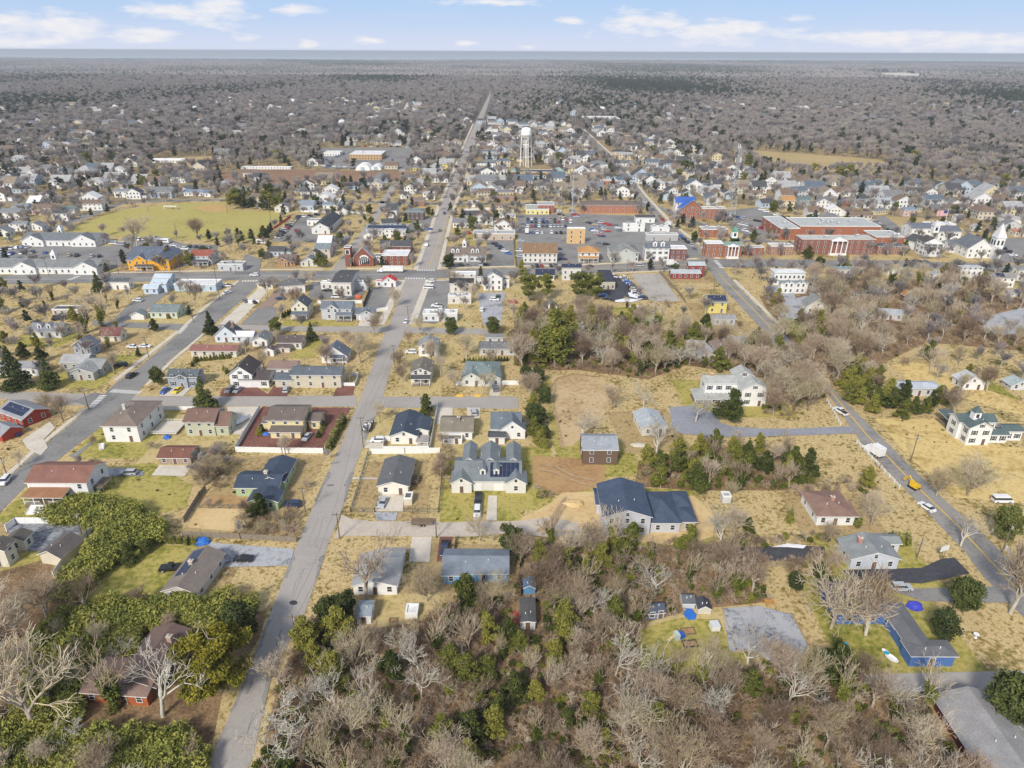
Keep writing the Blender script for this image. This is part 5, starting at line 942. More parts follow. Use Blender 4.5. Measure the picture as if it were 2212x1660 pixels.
m1_ = n_.nodes.new('ShaderNodeMix'); m1_.data_type = 'RGBA'; n_.links.new(st_, m1_.inputs[0]); m1_.inputs[6].default_value = (.72, .70, .70, 1); m1_.inputs[7].default_value = (.5, .04, .05, 1)
m2_ = n_.nodes.new('ShaderNodeMix'); m2_.data_type = 'RGBA'; n_.links.new(cm, m2_.inputs[0]); n_.links.new(m1_.outputs[2], m2_.inputs[6]); m2_.inputs[7].default_value = (.03, .05, .22, 1); n_.links.new(m2_.outputs[2], b_.inputs['Base Color'])
vs, fs = [], []
for i in range(15):
    for j in range(2): vs.append((-FW * i / 14 - .2, .5 * math.sin(i * .9) * i / 14, FH * j))
for i in range(14): fs.append((2 * i, 2 * i + 2, 2 * i + 3, 2 * i + 1))
fo = MB().add(vs, fs).obj('flag', mf, t, (0, 0, h - FH - .8))
# utility poles with crossarms
POLES = [(734, 1165, 1108, 'wooden utility pole at the mouth of the gravel lane'), (660, 1107, 1052, 'wooden utility pole beside the light green house'), (785, 967, 900, 'leaning utility pole by the concrete drive of the white fenced house'),
         (640, 1384, 1328, 'pale utility pole at the wood edge beside the long road'), (943, 1163, 1120, 'thin pole with a light box beside the gravel lane'), (852, 790, 745, 'wooden utility pole on the long road near the two gabled houses'), (882, 690, 660, 'wooden utility pole beside the clinic'),
         (192, 885, 836, 'wooden utility pole at the painted crosswalk corner'), (17, 1032, 988, 'wooden utility pole at the left edge'), (322, 775, 727, 'wooden utility pole beside the parked white cars'), (418, 697, 660, 'wooden utility pole below the pale green bungalow'),
         (475, 647, 565, 'tall dark utility pole at the end of the side road'), (389, 590, 550, 'pale utility pole right of the orange-yellow building'), (257, 593, 562, 'utility pole at the drive left of the orange-yellow building'), (106, 596, 558, 'utility pole in front of the long white office'),
         (1967, 996, 938, 'dark utility pole on the lawn of the wrap-around-porch house'), (2164, 1194, 1130, 'street pole with a white lamp box near the right edge'), (1752, 745, 733, 'white crossarm pole in the brush'), (1354, 588, 560, 'utility pole on Main Street by the car lot'),
         (1542, 625, 600, 'leaning pole beside the county road near the yellow house'), (1980, 1207, 1163, 'thin pole by the pale blue-grey house'), (511, 593, 572, 'utility pole by the striped store'), (110, 490, 463, 'white pole at the field corner'), (383, 515, 480, 'light pole at the near edge of the ball field'),
         (586, 483, 432, 'tall field light pole at the right end of the ball field'), (321, 457, 447, 'short dark post on the ball field'), (492, 463, 440, 'field light pole beside the evergreens of the ball field'), (184, 1325, 1290, 'bare pole in the thicket'), (178, 1160, 1105, 'leaning pole above the slate yard')]
def pole_mesh():
    return MB().tube((0, 0, 0), (0, 0, 1), .17, .11, 7).mesh('pole', M_wood)
POLE_TOPS = {}
for x, y, yt, lab in POLES:
    p = at(x, y); h = min(height_of(x, y, yt), 16); t = tag(empty('utility_pole' if 'utility' in lab else 'street_pole', (p[0], p[1], 0)), lab, 'pole', 'utility poles' if 'utility' in lab else None)
    po = mk('pole', shared('pole', pole_mesh), t); po.scale = (1, 1, h)
    POLE_TOPS[(x, y)] = np.array([p[0], p[1], h])
    if 'utility' in lab: mk('crossarm', shared('xarm', lambda: MB().box(-1.1, -.07, -.08, 1.1, .07, .08).box(-1, -.05, .08, -.92, .05, .25).box(.92, -.05, .08, 1, .05, .25).box(-.04, -.05, .08, .04, .05, .25).mesh('crossarm', M_wood)), t, (0, -.15, h - .5))
    if y > 680: mk('transformer', shared('trf', lambda: MB().lathe([(.2, 0), (.24, .05), (.24, .8), (.1, .9)], 10).mesh('transformer', M_metal)), t, (.32, 0, h - 1.9))
def wire(a, b):
    A, B = POLE_TOPS[a], POLE_TOPS[b]
    for dx in (-.95, .95):
        pts = [A + (B - A) * i / 10 + np.array([dx, -.15, -.3 - 1.6 * math.sin(math.pi * i / 10)]) for i in range(11)]; mb = MB()
        for i in range(10): mb.tube(pts[i], pts[i + 1], .02, .02, 3)
        mb.obj('overhead_wire', surf('wire', (.03, .03, .03))); tag(C.objects[-1] if False else bpy.data.objects[mb_last()], 'thin black overhead wire sagging between utility poles', 'wire', 'overhead wires')
def mb_last(): return sorted([o.name for o in C.objects if o.name.startswith('overhead_wire')])[-1]
for a, b in (((734, 1165), (785, 967)), ((785, 967), (852, 790)), ((640, 1384), (734, 1165)), ((192, 885), (322, 775)), ((322, 775), (418, 697)), ((418, 697), (475, 647))): wire(a, b)

# ------------------------------------------------------------------ far houses beyond the town centre
FAR_H = []
def fh(x, y, wpx, hh=5.2, wall=WHT, roof=None, lab=None, typ=None, grp=None, cat='house', zone=''):
    roof = roof or R.choice([rG, rDG, rLG, rBR, rBG, rTN]); typ = typ or R.choice(['s', 'f', 's', 'hx'])
    return W(lab, [(x - wpx / 2, y, x + wpx / 2, R.uniform(8, 12) if wpx < 30 else 14, hh, typ)], wall, roof, cat=cat, group=grp, near=False, pitch=R.uniform(.45, .75))
def cn(c): return {WHT: 'white', CREAM: 'cream', LBLUE: 'light blue', BEIGE: 'beige', LGRAY: 'light grey', LYEL: 'yellow', PINK: 'pink', TAN: 'tan', BRICK: 'brick'}.get(c, 'pale')
def rn(c): return {rG: 'grey', rDG: 'dark grey', rLG: 'pale grey', rBR: 'brown', rBG: 'blue-grey', rTN: 'taupe', rW: 'white'}.get(c, 'grey')
ZONES = [('in the far left suburb', [(100, 325), (122, 327), (140, 323), (158, 320), (178, 314), (192, 310), (216, 336), (165, 352), (40, 352), (45, 380), (95, 378), (180, 385), (197, 374), (226, 374), (130, 407), (205, 408), (18, 410), (60, 402), (440, 362), (478, 344), (540, 382), (430, 375), (330, 402), (300, 398), (385, 396), (15, 330), (70, 360), (560, 396), (240, 393), (280, 360)]),
         ('in the scattered suburb below dark pines', [(68, 272), (82, 268), (158, 270), (168, 274), (226, 270), (242, 268), (287, 272), (302, 274), (268, 248), (157, 290), (176, 292), (2, 270), (36, 283), (195, 302), (202, 240), (155, 230), (192, 229), (245, 240), (510, 292), (522, 279), (416, 246), (535, 242), (330, 246), (145, 240), (480, 240), (210, 246), (118, 240)]),
         ('left of the distant long road', [(582, 244), (600, 240), (640, 296), (666, 216), (730, 218), (742, 220), (690, 307), (722, 298), (760, 305), (784, 305), (820, 305), (925, 292), (938, 300), (985, 316), (912, 324), (970, 335), (960, 346), (900, 357), (905, 370), (925, 385), (950, 395), (940, 372), (880, 392), (905, 405), (820, 395), (700, 400), (845, 366), (965, 365), (600, 310), (650, 316)]),
         ('in the close-set far estate', [(787, 236), (797, 232), (808, 228), (818, 226), (832, 236), (843, 234), (851, 230), (812, 240), (825, 243), (840, 243), (855, 243), (893, 243), (898, 238), (903, 233), (897, 248), (905, 247), (893, 228), (902, 227), (848, 222), (862, 224)]),
         ('right of the distant long road', [(1040, 268), (1062, 264), (1080, 268), (1042, 322), (1048, 334), (1058, 346), (1082, 332), (1100, 326), (1028, 400), (1048, 405), (1075, 398), (1090, 410), (1030, 380), (1052, 385), (1080, 378), (1095, 345), (1110, 330), (1075, 300), (1095, 290), (1115, 300), (1035, 420), (1060, 420), (1088, 360), (1170, 410), (1130, 405), (1205, 398), (1215, 412), (1250, 405), (1108, 270), (1128, 235), (1110, 222)]),
         ('near the water tower', [(1190, 284), (1216, 288), (1232, 290), (1160, 310), (1170, 322), (1205, 310), (1225, 312), (1260, 318), (1250, 300), (1160, 345), (1190, 352), (1275, 342), (1235, 375), (1280, 395), (1240, 355), (1215, 340), (1165, 392), (1250, 420), (1285, 415), (1240, 250), (1172, 240)]),
         ('beyond the town hall and courthouse', [(1300, 295), (1318, 298), (1345, 318), (1365, 325), (1336, 335), (1352, 345), (1400, 315), (1415, 320), (1425, 305), (1390, 345), (1428, 350), (1345, 360), (1400, 350), (1450, 345), (1490, 330), (1520, 340), (1550, 348), (1480, 365), (1500, 300), (1540, 295), (1440, 365), (1385, 392), (1405, 400), (1425, 408), (1470, 408), (1500, 415), (1535, 423), (1475, 390), (1620, 395), (1605, 412), (1640, 418), (1690, 397), (1700, 418), (1740, 405), (1760, 420), (1800, 402), (1560, 390), (1350, 398), (1830, 425), (1870, 418), (1900, 430), (1930, 440), (1790, 430)]),
         ('in the far woods', [(1668, 243), (1690, 262), (1727, 240), (1740, 238), (1790, 236), (1812, 240), (1876, 230), (1700, 250), (1763, 250), (1850, 232), (2113, 236), (2180, 240), (2192, 245), (1985, 412), (2105, 412), (2080, 420), (2140, 430), (2120, 445), (2200, 430), (2170, 450), (2190, 465), (2130, 475), (2060, 425), (1420, 262), (1435, 266), (1448, 258), (1458, 262), (1475, 258), (1485, 264), (1440, 252)])]
for z, pts in ZONES:
    for x, y in pts:
        dd = HC / math.tan(max(.03, math.atan((y - 112) / F) )); wpx = F / (dd * 1.02) * R.uniform(11, 16)
        wc = R.choice([WHT, WHT, WHT, WHT, LGRAY, BEIGE, CREAM, LBLUE, LYEL if R.random() < .3 else WHT]); rc = R.choice([rG, rDG, rLG, rBR, rBG, rTN, rLG])
        fh(x, y, wpx, R.choice([3.4, 5.2, 5.4]), wc, rc, f'small {cn(wc)} house with {rn(rc)} roof {z}', grp=f'{cn(wc)} houses with {rn(rc)} roofs {z}')
# bigger far buildings
def bigb(lab, x0, y0, x1, yt, h, typ, wall, roof, cat='building', **k): W(lab, [(x0, y0, x1, yt, h, typ, k)], wall, roof, cat=cat, name='building', near=False)
bigb('tan flat-roofed warehouse with white roof and window strip', 756, 346, 825, 326, 6, 'flat', (.5, .34, .18), rW, 'warehouse', units=2); bigb('long cream greenhouse building at the edge of the far wood', 1262, 264, 1340, 251, 5, 'flat', (.62, .6, .5), rW)
bigb('peach police building with solar-covered roof below the water tower', 1124, 386, 1197, 367, 6, 'flat', (.58, .42, .22), (.03, .035, .06)); bigb('brick wing with copper-green pyramid roof, right of the peach building', 1196, 384, 1219, 361, 5, 'hx', BRICK, rCOP); bigb('brick wing with copper-green pyramid roof, left of the peach building', 1104, 384, 1122, 362, 5, 'hx', BRICK, rCOP)
bigb('large white house with big grey hip roof beside the county road', 1273, 371, 1312, 347, 7, 'hx', WHT, rG, 'house'); bigb('white and blue Victorian house right of the county road', 1378, 397, 1410, 374, 7, 's', WHT, rBG, 'house'); bigb('red brick house beside the county road', 1302, 401, 1334, 388, 5, 'flat', ORB, rLG, 'house')
bigb('grey gabled house beside the county road', 1318, 414, 1348, 398, 5, 's', GRAYB, rG, 'house'); bigb('white house with metal roof right of the county road', 1412, 411, 1450, 393, 6, 's', WHT, rMET, 'house')
bigb('long white shed with silver roof in the tan field', 322, 352, 398, 343, 4, 's', WHT, rW, 'shed'); bigb('long white mobile row beside the railway clearing', 520, 366, 628, 361, 3, 'flat', WHT, rW); bigb('long blue-roofed store right of the long road', 1026, 362, 1070, 350, 4.5, 's', WHT, rBG, 'store')
bigb('white flat-roofed store left of the long road', 948, 318, 985, 304, 5, 'flat', WHT, rW, 'store'); bigb('grey-roofed store left of the long road', 908, 300, 940, 288, 5, 's', WHT, rG, 'store'); bigb('white garage block behind the warehouse', 700, 338, 735, 326, 4, 'flat', WHT, rW); bigb('pale shop with white roof above the warehouse', 790, 262, 818, 252, 5, 'flat', WHT, rW); bigb('long tan store above the warehouse', 830, 272, 862, 262, 5, 'flat', (.56, .46, .3), rLG)
bigb('white house with dormer beside the railway clearing', 800, 412, 826, 388, 5, 'f', BEIGE, rLG, 'house')
for i, x in enumerate((784, 812)):
    p = at(x, 369 - i); r = 7.5 - 2 * i; mb = MB(); mb.prism([(r * math.cos(a), r * .85 * math.sin(a)) for a in np.linspace(0, math.pi, 14)], 0, 16)
    th = empty('quonset_hut', (p[0], p[1], 0)); tag(th, ['larger white arched storage hut beside the warehouse lot', 'smaller white arched storage hut beside the warehouse lot'][i], 'hut'); mb.obj('shell', M_trim, th); MB().box(-2, -.08, 0, 2, -.02, 3.4).obj('door', surf('hut_door', (.4, .48, .55)), th); HOUSES.append((p[0], p[1] + 8, 12, 16, p[:2]))
# ------------------------------------------------------------------ fences and walls
def fence(pts, h, lab, mat=None, thick=.08, name='fence', post=2.4, kind='solid', cat='fence'):
    w_ = poly_px(pts); mat = mat or M_trim; p0 = np.array(w_[0]); t = empty(name, (p0[0], p0[1], 0)); tag(t, lab, cat)
    mp, ms = MB(), MB()
    for a, b in zip(w_[:-1], w_[1:]):
        a = np.array(a) - p0; b = np.array(b) - p0; L_ = np.linalg.norm(b - a); d = (b - a) / L_; n = np.array([-d[1], d[0]]) * thick / 2
        def bar(z0, z1, m=mp, e=0.0):
            q = [a - n + d * e, b - n - d * e, b + n - d * e, a + n + d * e]; m.add([(x, y, z0) for x, y in q] + [(x, y, z1) for x, y in q], [(0, 3, 2, 1), (4, 5, 6, 7), (0, 1, 5, 4), (1, 2, 6, 5), (2, 3, 7, 6), (3, 0, 4, 7)])
        if kind == 'solid': bar(.05, h, e=.01)
        elif kind == 'rail':
            for z in (.35, .75, 1.1): bar(z * h / 1.2, z * h / 1.2 + .14)
        else:
            bar(h - .06, h); bar(.1, .14)
            for i in range(int(L_ / .5)): c = a + d * (i + .5) * .5; mp.box(c[0] - .02, c[1] - .02, .1, c[0] + .02, c[1] + .02, h)
        k = max(1, int(L_ / post))
        for i in range(k + 1): c = a + (b - a) * i / k; ms.box(c[0] - .09, c[1] - .09, 0, c[0] + .09, c[1] + .09, h + .12)
    mp.obj('panel', mat, t); ms.obj('posts', mat, t)
M_fw = surf('grey_boards', (.26, .22, .17), .9, .3, 2); M_mesh = surf('wire_fence', (.14, .17, .16), .7, .2, 2)
fence([(508, 977), (610, 979), (700, 980), (703, 978)], 1.9, 'white vinyl fence along the front of the red gravel yard'); fence([(508, 977), (562, 885)], 1.9, 'white vinyl fence along the left side of the red gravel yard')
fence([(800, 981), (875, 981), (950, 979)], 1.9, 'white vinyl fence behind the long grey-roofed house'); fence([(828, 974), (830, 954), (843, 953)], 1.9, 'white vinyl gate panel by the concrete drive'); fence([(828, 976), (928, 976), (945, 884)], 1.9, 'white vinyl fence round the yard of the dark-roofed white house')
fence([(15, 1148), (36, 1132), (178, 1132), (224, 1133), (190, 1160), (142, 1215), (118, 1250)], 2.0, 'tall white vinyl fence round the slate yard')
fence([(345, 886), (425, 886)], 1.4, 'short white fence beside the big conifer'); fence([(740, 812), (775, 812), (768, 835), (735, 835)], 1.5, 'white fence beside the long cream house')
fence([(985, 832), (1003, 832), (1000, 826)], 1.6, 'short white fence left of the teal-roofed house'); fence([(1080, 832), (1120, 832)], 1.8, 'white fence right of the teal-roofed house')
fence([(533, 655), (560, 656)], 1.6, 'short white fence behind the cream house'); fence([(687, 656), (782, 656)], 1.6, 'long white fence behind the grey house'); fence([(812, 674), (838, 670)], 1.6, 'white fence beside the grey garage')
fence([(651, 459), (790, 463)], 1.6, 'long white fence beyond the white hall'); fence([(1785, 866), (1815, 920)], 1.2, 'white rail fence above the looping drive', kind='rail'); fence([(1850, 958), (1900, 1012), (1942, 1056)], 1.2, 'long white rail fence beside the county road', kind='rail')
fence([(1000, 456), (1115, 451)], 1.6, 'white fence by the round pool'); fence([(398, 1130), (432, 1075), (445, 1060)], 1.8, 'weathered grey board fence at the lawn edge', M_fw); fence([(395, 1160), (520, 1165), (640, 1172)], 1.7, 'weathered board fence above the gravel drive', M_fw)
fence([(430, 1098), (538, 1100)], 1.3, 'low wire fence in the dirt yard', M_mesh, kind='wire'); fence([(758, 1106), (795, 985), (800, 983)], 1.3, 'green wire fence left of the long grey-roofed house', M_mesh, kind='wire'); fence([(758, 1106), (810, 1107), (820, 1072)], 1.3, 'green wire fence at the drive of the long grey-roofed house', M_mesh, kind='wire'); fence([(873, 1106), (948, 1107), (958, 985)], 1.3, 'green wire fence right of the long grey-roofed house', M_mesh, kind='wire')
fence([(700, 1057 + 0), (700, 1057.5)], .1, 'short wire stub by the road', M_mesh) if False else None
fence([(553, 522), (628, 470)], 1.5, 'red construction fence at the end of the ball field', surf('red_mesh', (.6, .12, .07))); fence([(148, 500), (180, 481), (252, 455), (300, 447)], 1.5, 'grey fence along the left of the ball field', M_mesh, kind='wire')
fence([(1572, 583), (1640, 655)], 1.0, 'low wooden wall beside the county road', M_fw) if False else None
fence([(1425, 590), (1470, 640), (1480, 655)], 1.6, 'grey fence right of the old concrete lot', M_fw); fence([(1105, 468), (1114, 578)], 1.8, 'brown fence left of the municipal parking lot', M_fw)
fence([(800, 628), (785, 665)], 2.0, 'dark fence left of the bank parking lot', surf('dark_fence', (.08, .07, .07))); fence([(1695, 620), (1690, 600)], .9, 'grey garden fence under trees', M_fw)
fence([(1560, 1316), (1590, 1405), (1640, 1411), (1650, 1445)], .35, 'low timber edging round the gravel yard', surf('timber', (.45, .36, .22))); fence([(1712, 1330), (1752, 1405)], .35, 'low timber edging right of the gravel yard', surf('timber', (.45, .36, .22)))
fence([(985, 1165), (975, 1235), (965, 1262)], 1.2, 'low board fence left of the bright blue house', M_fw); fence([(1126, 1180), (1122, 1240), (1125, 1290)], 1.6, 'dark fence right of the bright blue house', surf('dark_fence', (.08, .07, .07))); fence([(345, 820), (318, 775)], .4, 'low grey kerb wall', M_conc) if False else None
fence([(2172, 1188), (2190, 1212)], 1.1, 'short white rail fence at the right edge', kind='rail')
# ------------------------------------------------------------------ vehicles
CARC = {'white': (.74, .75, .77), 'silver': (.42, .44, .47), 'grey': (.16, .17, .19), 'black': (.018, .019, .022), 'blue': (.05, .13, .40), 'dark blue': (.025, .04, .10), 'red': (.42, .02, .02), 'yellow': (.75, .55, .02), 'tan': (.42, .36, .27), 'green': (.08, .2, .1)}
M_tyre = surf('tyre', (.02, .02, .02), .9); M_rim = surf('rim', (.45, .45, .47), .4); M_lamp = surf('lamp_glass', (.8, .8, .75), .2); M_tail = surf('tail_lamp', (.35, .01, .01), .3)
def profile(mb, pts, hw, mi=0, tuck=.0, yoff=0):
    """side profile (y along car, z) extruded over width with tucked-in upper edge"""
    n = len(pts); zm = max(z for _, z in pts); z0 = min(z for _, z in pts); vs = []
    for s in (-1, 1):
        for y, z in pts: vs.append((s * (hw - tuck * (z - z0) / (zm - z0 + 1e-6)), y + yoff, z))
    mb.add(vs, [tuple(range(n)), tuple(range(2 * n - 1, n - 1, -1))] + [(i, n + i, n + (i + 1) % n, (i + 1) % n) for i in range(n)], mi)
SPEC = {  # body profile, glass profile, roof profile, wheel ys, half width, wheel radius
 'sedan': ([(-2.3, .3), (2.3, .3), (2.35, .55), (2.3, .78), (1.3, .92), (-1.6, .96), (-2.25, .9), (-2.38, .6)], [(-1.75, .95), (1.15, .92), (.45, 1.38), (-1.05, 1.4)], [(-1.1, 1.38), (.5, 1.36), (.4, 1.44), (-1.0, 1.46)], (-1.4, 1.42), .9, .33),
 'suv': ([(-2.3, .35), (2.3, .35), (2.38, .7), (2.25, .98), (1.3, 1.08), (-2.2, 1.1), (-2.38, .9)], [(-2.2, 1.09), (1.2, 1.07), (.6, 1.62), (-1.95, 1.62)], [(-2.0, 1.6), (.65, 1.6), (.5, 1.72), (-1.9, 1.72)], (-1.4, 1.45), .96, .38),
 'pickup': ([(-2.8, .42), (2.7, .42), (2.75, .8), (2.6, 1.08), (1.45, 1.16), (-.5, 1.16), (-.55, 1.1), (-2.75, 1.1)], [(-.55, 1.15), (1.3, 1.15), (.7, 1.74), (-.4, 1.74)], [(-.45, 1.72), (.75, 1.72), (.6, 1.84), (-.4, 1.84)], (-1.8, 1.75), 1.0, .41),
 'van': ([(-2.6, .35), (2.6, .35), (2.65, .8), (2.4, 1.1), (-2.6, 1.1)], [(-2.55, 1.1), (2.35, 1.1), (1.7, 1.75), (-2.5, 1.75)], [(-2.6, 1.74), (1.75, 1.74), (1.5, 2.1), (-2.5, 2.12)], (-1.7, 1.65), 1.0, .36)}
def car_meshes(kind, colr):
    def f():
        b, g, r, wy, hw, wr = SPEC[kind]; m = {}
        mb = MB(); profile(mb, b, hw, 0, .06); 
        if kind == 'pickup': mb.box(-hw + .14, -2.7, 1.1, hw - .14, -.62, 1.115, 1)
        m['body'] = mb.mesh('body', [paint(CARC[colr]), surf('bed_liner', (.03, .03, .03))])
        mb = MB(); profile(mb, g, hw - .1, 0, .16); m['windows'] = mb.mesh('cabin_glass', M_glass)
        mb = MB(); profile(mb, r, hw - .24, 0, .05); m['roof'] = mb.mesh('car_roof', paint(CARC[colr]))
        m['wheel'] = shared(('wheel', wr), lambda: MB().tube((-.11, 0, 0), (.11, 0, 0), wr, wr, 12).tube((-.125, 0, 0), (.125, 0, 0), wr * .58, wr * .58, 8, 1).mesh('wheel', [M_tyre, M_rim]))
        m['head'] = shared('head', lambda: MB().box(-.2, -.03, -.08, .2, .03, .08).mesh('headlight', M_lamp)); m['tail'] = shared('tail', lambda: MB().box(-.14, -.03, -.1, .14, .03, .1).mesh('tail_light', M_tail))
        return m
    return shared(('car', kind, colr), f)
def car(x, y, hd, kind, colr, lab, full=True, group=None, cat=None, world=None, near=True):
    p = world if world is not None else at(x, y)[:2]; m = car_meshes(kind, colr); b, g, r, wy, hw, wr = SPEC[kind]
    nm = {'sedan': 'parked_car', 'suv': 'parked_suv', 'pickup': 'pickup_truck', 'van': 'van'}[kind]
    t = empty(nm, (p[0], p[1], .10), math.radians(hd)); tag(t, lab, cat or {'sedan': 'car', 'suv': 'car', 'pickup': 'pickup', 'van': 'van'}[kind], group)
    mk('body', m['body'], t); mk('cabin_glass', m['windows'], t); mk('car_roof', m['roof'], t)
    if full:
        for sx in (-1, 1):
            for yy in wy: mk('wheel', m['wheel'], t, (sx * (hw - .08), yy, wr))
            mk('headlight', m['head'], t, (sx * (hw - .25), b[1][0] + .04, .68)); mk('tail_light', m['tail'], t, (sx * (hw - .2), b[0][0] - .05, .8))
    HOUSES.append((p[0], p[1], 3.5, 5, p)); return t
# heading: 0 = nose away from the camera along the roads, 90 = nose to the left
for a in [(526, 1212, 90, 'sedan', 'black', 'low black sports car on the pale gravel drive'), (372, 1232, 95, 'pickup', 'black', 'black truck parked against the taupe-roofed ranch house'), (633, 1094, 88, 'suv', 'dark blue', 'dark blue car in the drive of the light green house'), (279, 1026, 92, 'suv', 'silver', 'silver-green car parked on the lawn track beside the big white porch house'),
          (12, 1043, 190, 'suv', 'white', 'white car on the side road at the left edge'), (31, 941, 75, 'sedan', 'dark blue', 'dark blue car in the concrete drive of the brick bungalow'), (357, 848, 172, 'sedan', 'blue', 'bright blue sports car on the white drive'), (384, 847, 172, 'sedan', 'yellow', 'yellow and black sports car on the white drive'),
          (497, 846, 172, 'suv', 'grey', 'grey car in the maroon drive, left of two'), (514, 846, 172, 'sedan', 'silver', 'silver-blue car in the maroon drive, right of two'), (618, 846, 8, 'suv', 'silver', 'silver car parked in front of the long cream house'), (664, 948, 170, 'sedan', 'silver', 'small silver car in the red gravel yard'),
          (817, 955, 90, 'suv', 'white', 'white car in the drive behind the white vinyl gate'), (828, 1090, 172, 'sedan', 'silver', 'silver car in the concrete drive of the long grey-roofed house'), (1033, 1082, 180, 'pickup', 'black', 'black pickup close to the twin house garage'), (1031, 1110, 180, 'suv', 'white', 'white car behind the black pickup at the twin house'),
          (961, 1190, 182, 'pickup', 'dark blue', 'dark blue pickup in the narrow red gravel drive'), (1532, 953, 22, 'suv', 'grey', 'dark grey car beside the looping drive'), (1815, 893, 20, 'pickup', 'white', 'white and black pickup heading away on the county road'), (2001, 1100, 20, 'sedan', 'white', 'white car half hidden by the fallen tree on the county road'),
          (2163, 1085, 270, 'van', 'white', 'white passenger van in the side drive at the right'), (285, 815, 350, 'suv', 'black', 'black car parked on the side road'), (262, 792, 92, 'suv', 'black', 'black car in the drive of the rambling grey house'), (287, 752, 80, 'sedan', 'white', 'white car in the short drive, left of two'), (314, 751, 270, 'sedan', 'white', 'white car in the short drive, right of two'),
          (491, 635, 330, 'sedan', 'white', 'white car parked at the kerb of the side road'), (490, 620, 85, 'pickup', 'white', 'white pickup beside the long blue shop building'), (888, 764, 88, 'suv', 'white', 'white car beside the grey-streaked house'), (878, 697, 352, 'sedan', 'white', 'white car parked on the long road beside the clinic'),
          (799, 697, 352, 'sedan', 'white', 'white car in the drive of the grey garage'), (606, 648, 88, 'suv', 'dark blue', 'dark blue car on the brown gravel lot'), (531, 653, 40, 'suv', 'grey', 'grey car at the kerb of the wide pavement, nearer'), (549, 655, 40, 'sedan', 'black', 'black car at the kerb of the wide pavement, farther'),
          (706, 630, 88, 'sedan', 'black', 'black car behind the tall white block'), (728, 644, 90, 'van', 'white', 'white van behind the tall white block'), (930, 610, 88, 'suv', 'white', 'white car at the top of the shop parking lot'), (926, 624, 85, 'van', 'white', 'white van in the shop parking lot'), (944, 664, 80, 'pickup', 'white', 'white utility truck behind the clinic'),
          (1042, 672, 350, 'suv', 'white', 'white car on the pale gravel behind the restaurant'), (1075, 645, 350, 'pickup', 'black', 'black pickup on the pale gravel behind the restaurant'), (1408, 676, 0, 'suv', 'white', 'white car beside the ribbed grey garage'), (550, 597, 90, 'suv', 'white', 'white car driving along Main Street by the side road'), (668, 596, 90, 'suv', 'black', 'black car driving on Main Street'),
          (1273, 578, 90, 'sedan', 'black', 'black car driving past the orange-roofed house'), (1452, 578, 90, 'sedan', 'black', 'black car near the maroon house'), (1380, 576, 270, 'van', 'silver', 'silver van in front of the dormered white house'), (922, 532, 355, 'suv', 'white', 'white car on the long road beside the church lawn'),
          (120, 690, 20, 'pickup', 'black', 'black pickup beside the flat workshop'), (140, 689, 10, 'suv', 'white', 'white car beside the flat workshop'), (298, 652, 80, 'suv', 'white', 'white car at the top of the office drive'), (1070, 843, 8, 'suv', 'grey', 'grey car in the drive right of the teal-roofed house'), (1024, 895, 8, 'suv', 'silver', 'silver car behind the speckled-roof house'),
          (1590 + 355, 1274, 270, 'suv', 'silver', 'silver car by the side drive near the blue building'), (737, 530, 80, 'suv', 'white', 'white car beside the church lane'), (735, 1.0 * 505, 85, 'pickup', 'grey', 'grey pickup beside the white hall'), (412, 1432 * 0 + 560, 85, 'sedan', 'blue', 'bright blue car left of the red-roofed blue-grey house')]:
    car(*a)
# rows in parking lots
LOTS_C = ['white', 'silver', 'grey', 'black', 'white', 'silver', 'grey', 'blue', 'red', 'white', 'black', 'tan', 'dark blue']
def row(a, b, n, hd, where, skip=.12, kinds=('sedan', 'suv', 'suv', 'pickup', 'sedan')):
    p, q = at(*a)[:2], at(*b)[:2]
    for i in range(n):
        if R.random() < skip: continue
        c = R.choice(LOTS_C); k = R.choice(kinds); u = p + (q - p) * (i / max(1, n - 1))
        car(0, 0, hd + R.uniform(-3, 3) + R.choice([0, 180]), k, c, f'{c} {"pickup" if k == "pickup" else "car"} parked {where}', a[1] > 590, f'cars parked {where}', world=u)
row((1000 + 68, 650), (1107, 655), 2, 80, 'beside the gravel lot fence', 0)
row((845, 640), (855, 628), 2, 70, 'in the bank parking lot', .9)
row((4, 540), (60, 536), 6, 10, 'in the office lot at the far left'); row((2, 552), (70, 548), 7, 10, 'in the office lot at the far left', .2); row((85, 552), (215, 556), 9, 20, 'between the two white offices', .25); row((60, 560), (110, 545), 5, 20, 'between the two white offices', .2)
row((245, 528), (262, 530), 2, 90, 'beside the farther white office', 0, ('van',)); row((375, 532), (400, 540), 3, 80, 'behind the orange-yellow building', 0); row((400, 550), (405, 560), 2, 85, 'beside the blue-grey red-roofed house', .3)
row((600, 515), (645, 470), 11, 60, 'along the red fence lot', 0, ('van', 'suv', 'sedan')); row((655, 470), (685, 466), 3, 60, 'along the red fence lot', .2)
for yy, n in ((476, 12), (482, 12), (491, 11), (505, 9)): row((1140, yy), (1222 + (10 if yy < 490 else 0), yy), n, 0, 'in rows of the municipal parking lot', .1)
row((1236, 458), (1245, 470), 4, 85, 'near the radio pole', 0); row((1206, 458), (1214, 470), 4, 85, 'beside the red brick shop', 0); row((1265, 480), (1285, 487), 4, 80, 'behind the brick office', 0); row((1280, 498), (1300, 512), 6, 80, 'in the lot right of the peach building', .1); row((1288, 480), (1318, 488), 4, 80, 'behind the brick office', .1); row((1300, 492), (1312, 502), 4, 80, 'in the lot right of the peach building', 0)
row((1215, 518), (1262, 524), 3, 5, 'beside the peach building', 0); row((1294, 527), (1310, 530), 2, 80, 'behind the orange-roofed house', 0)
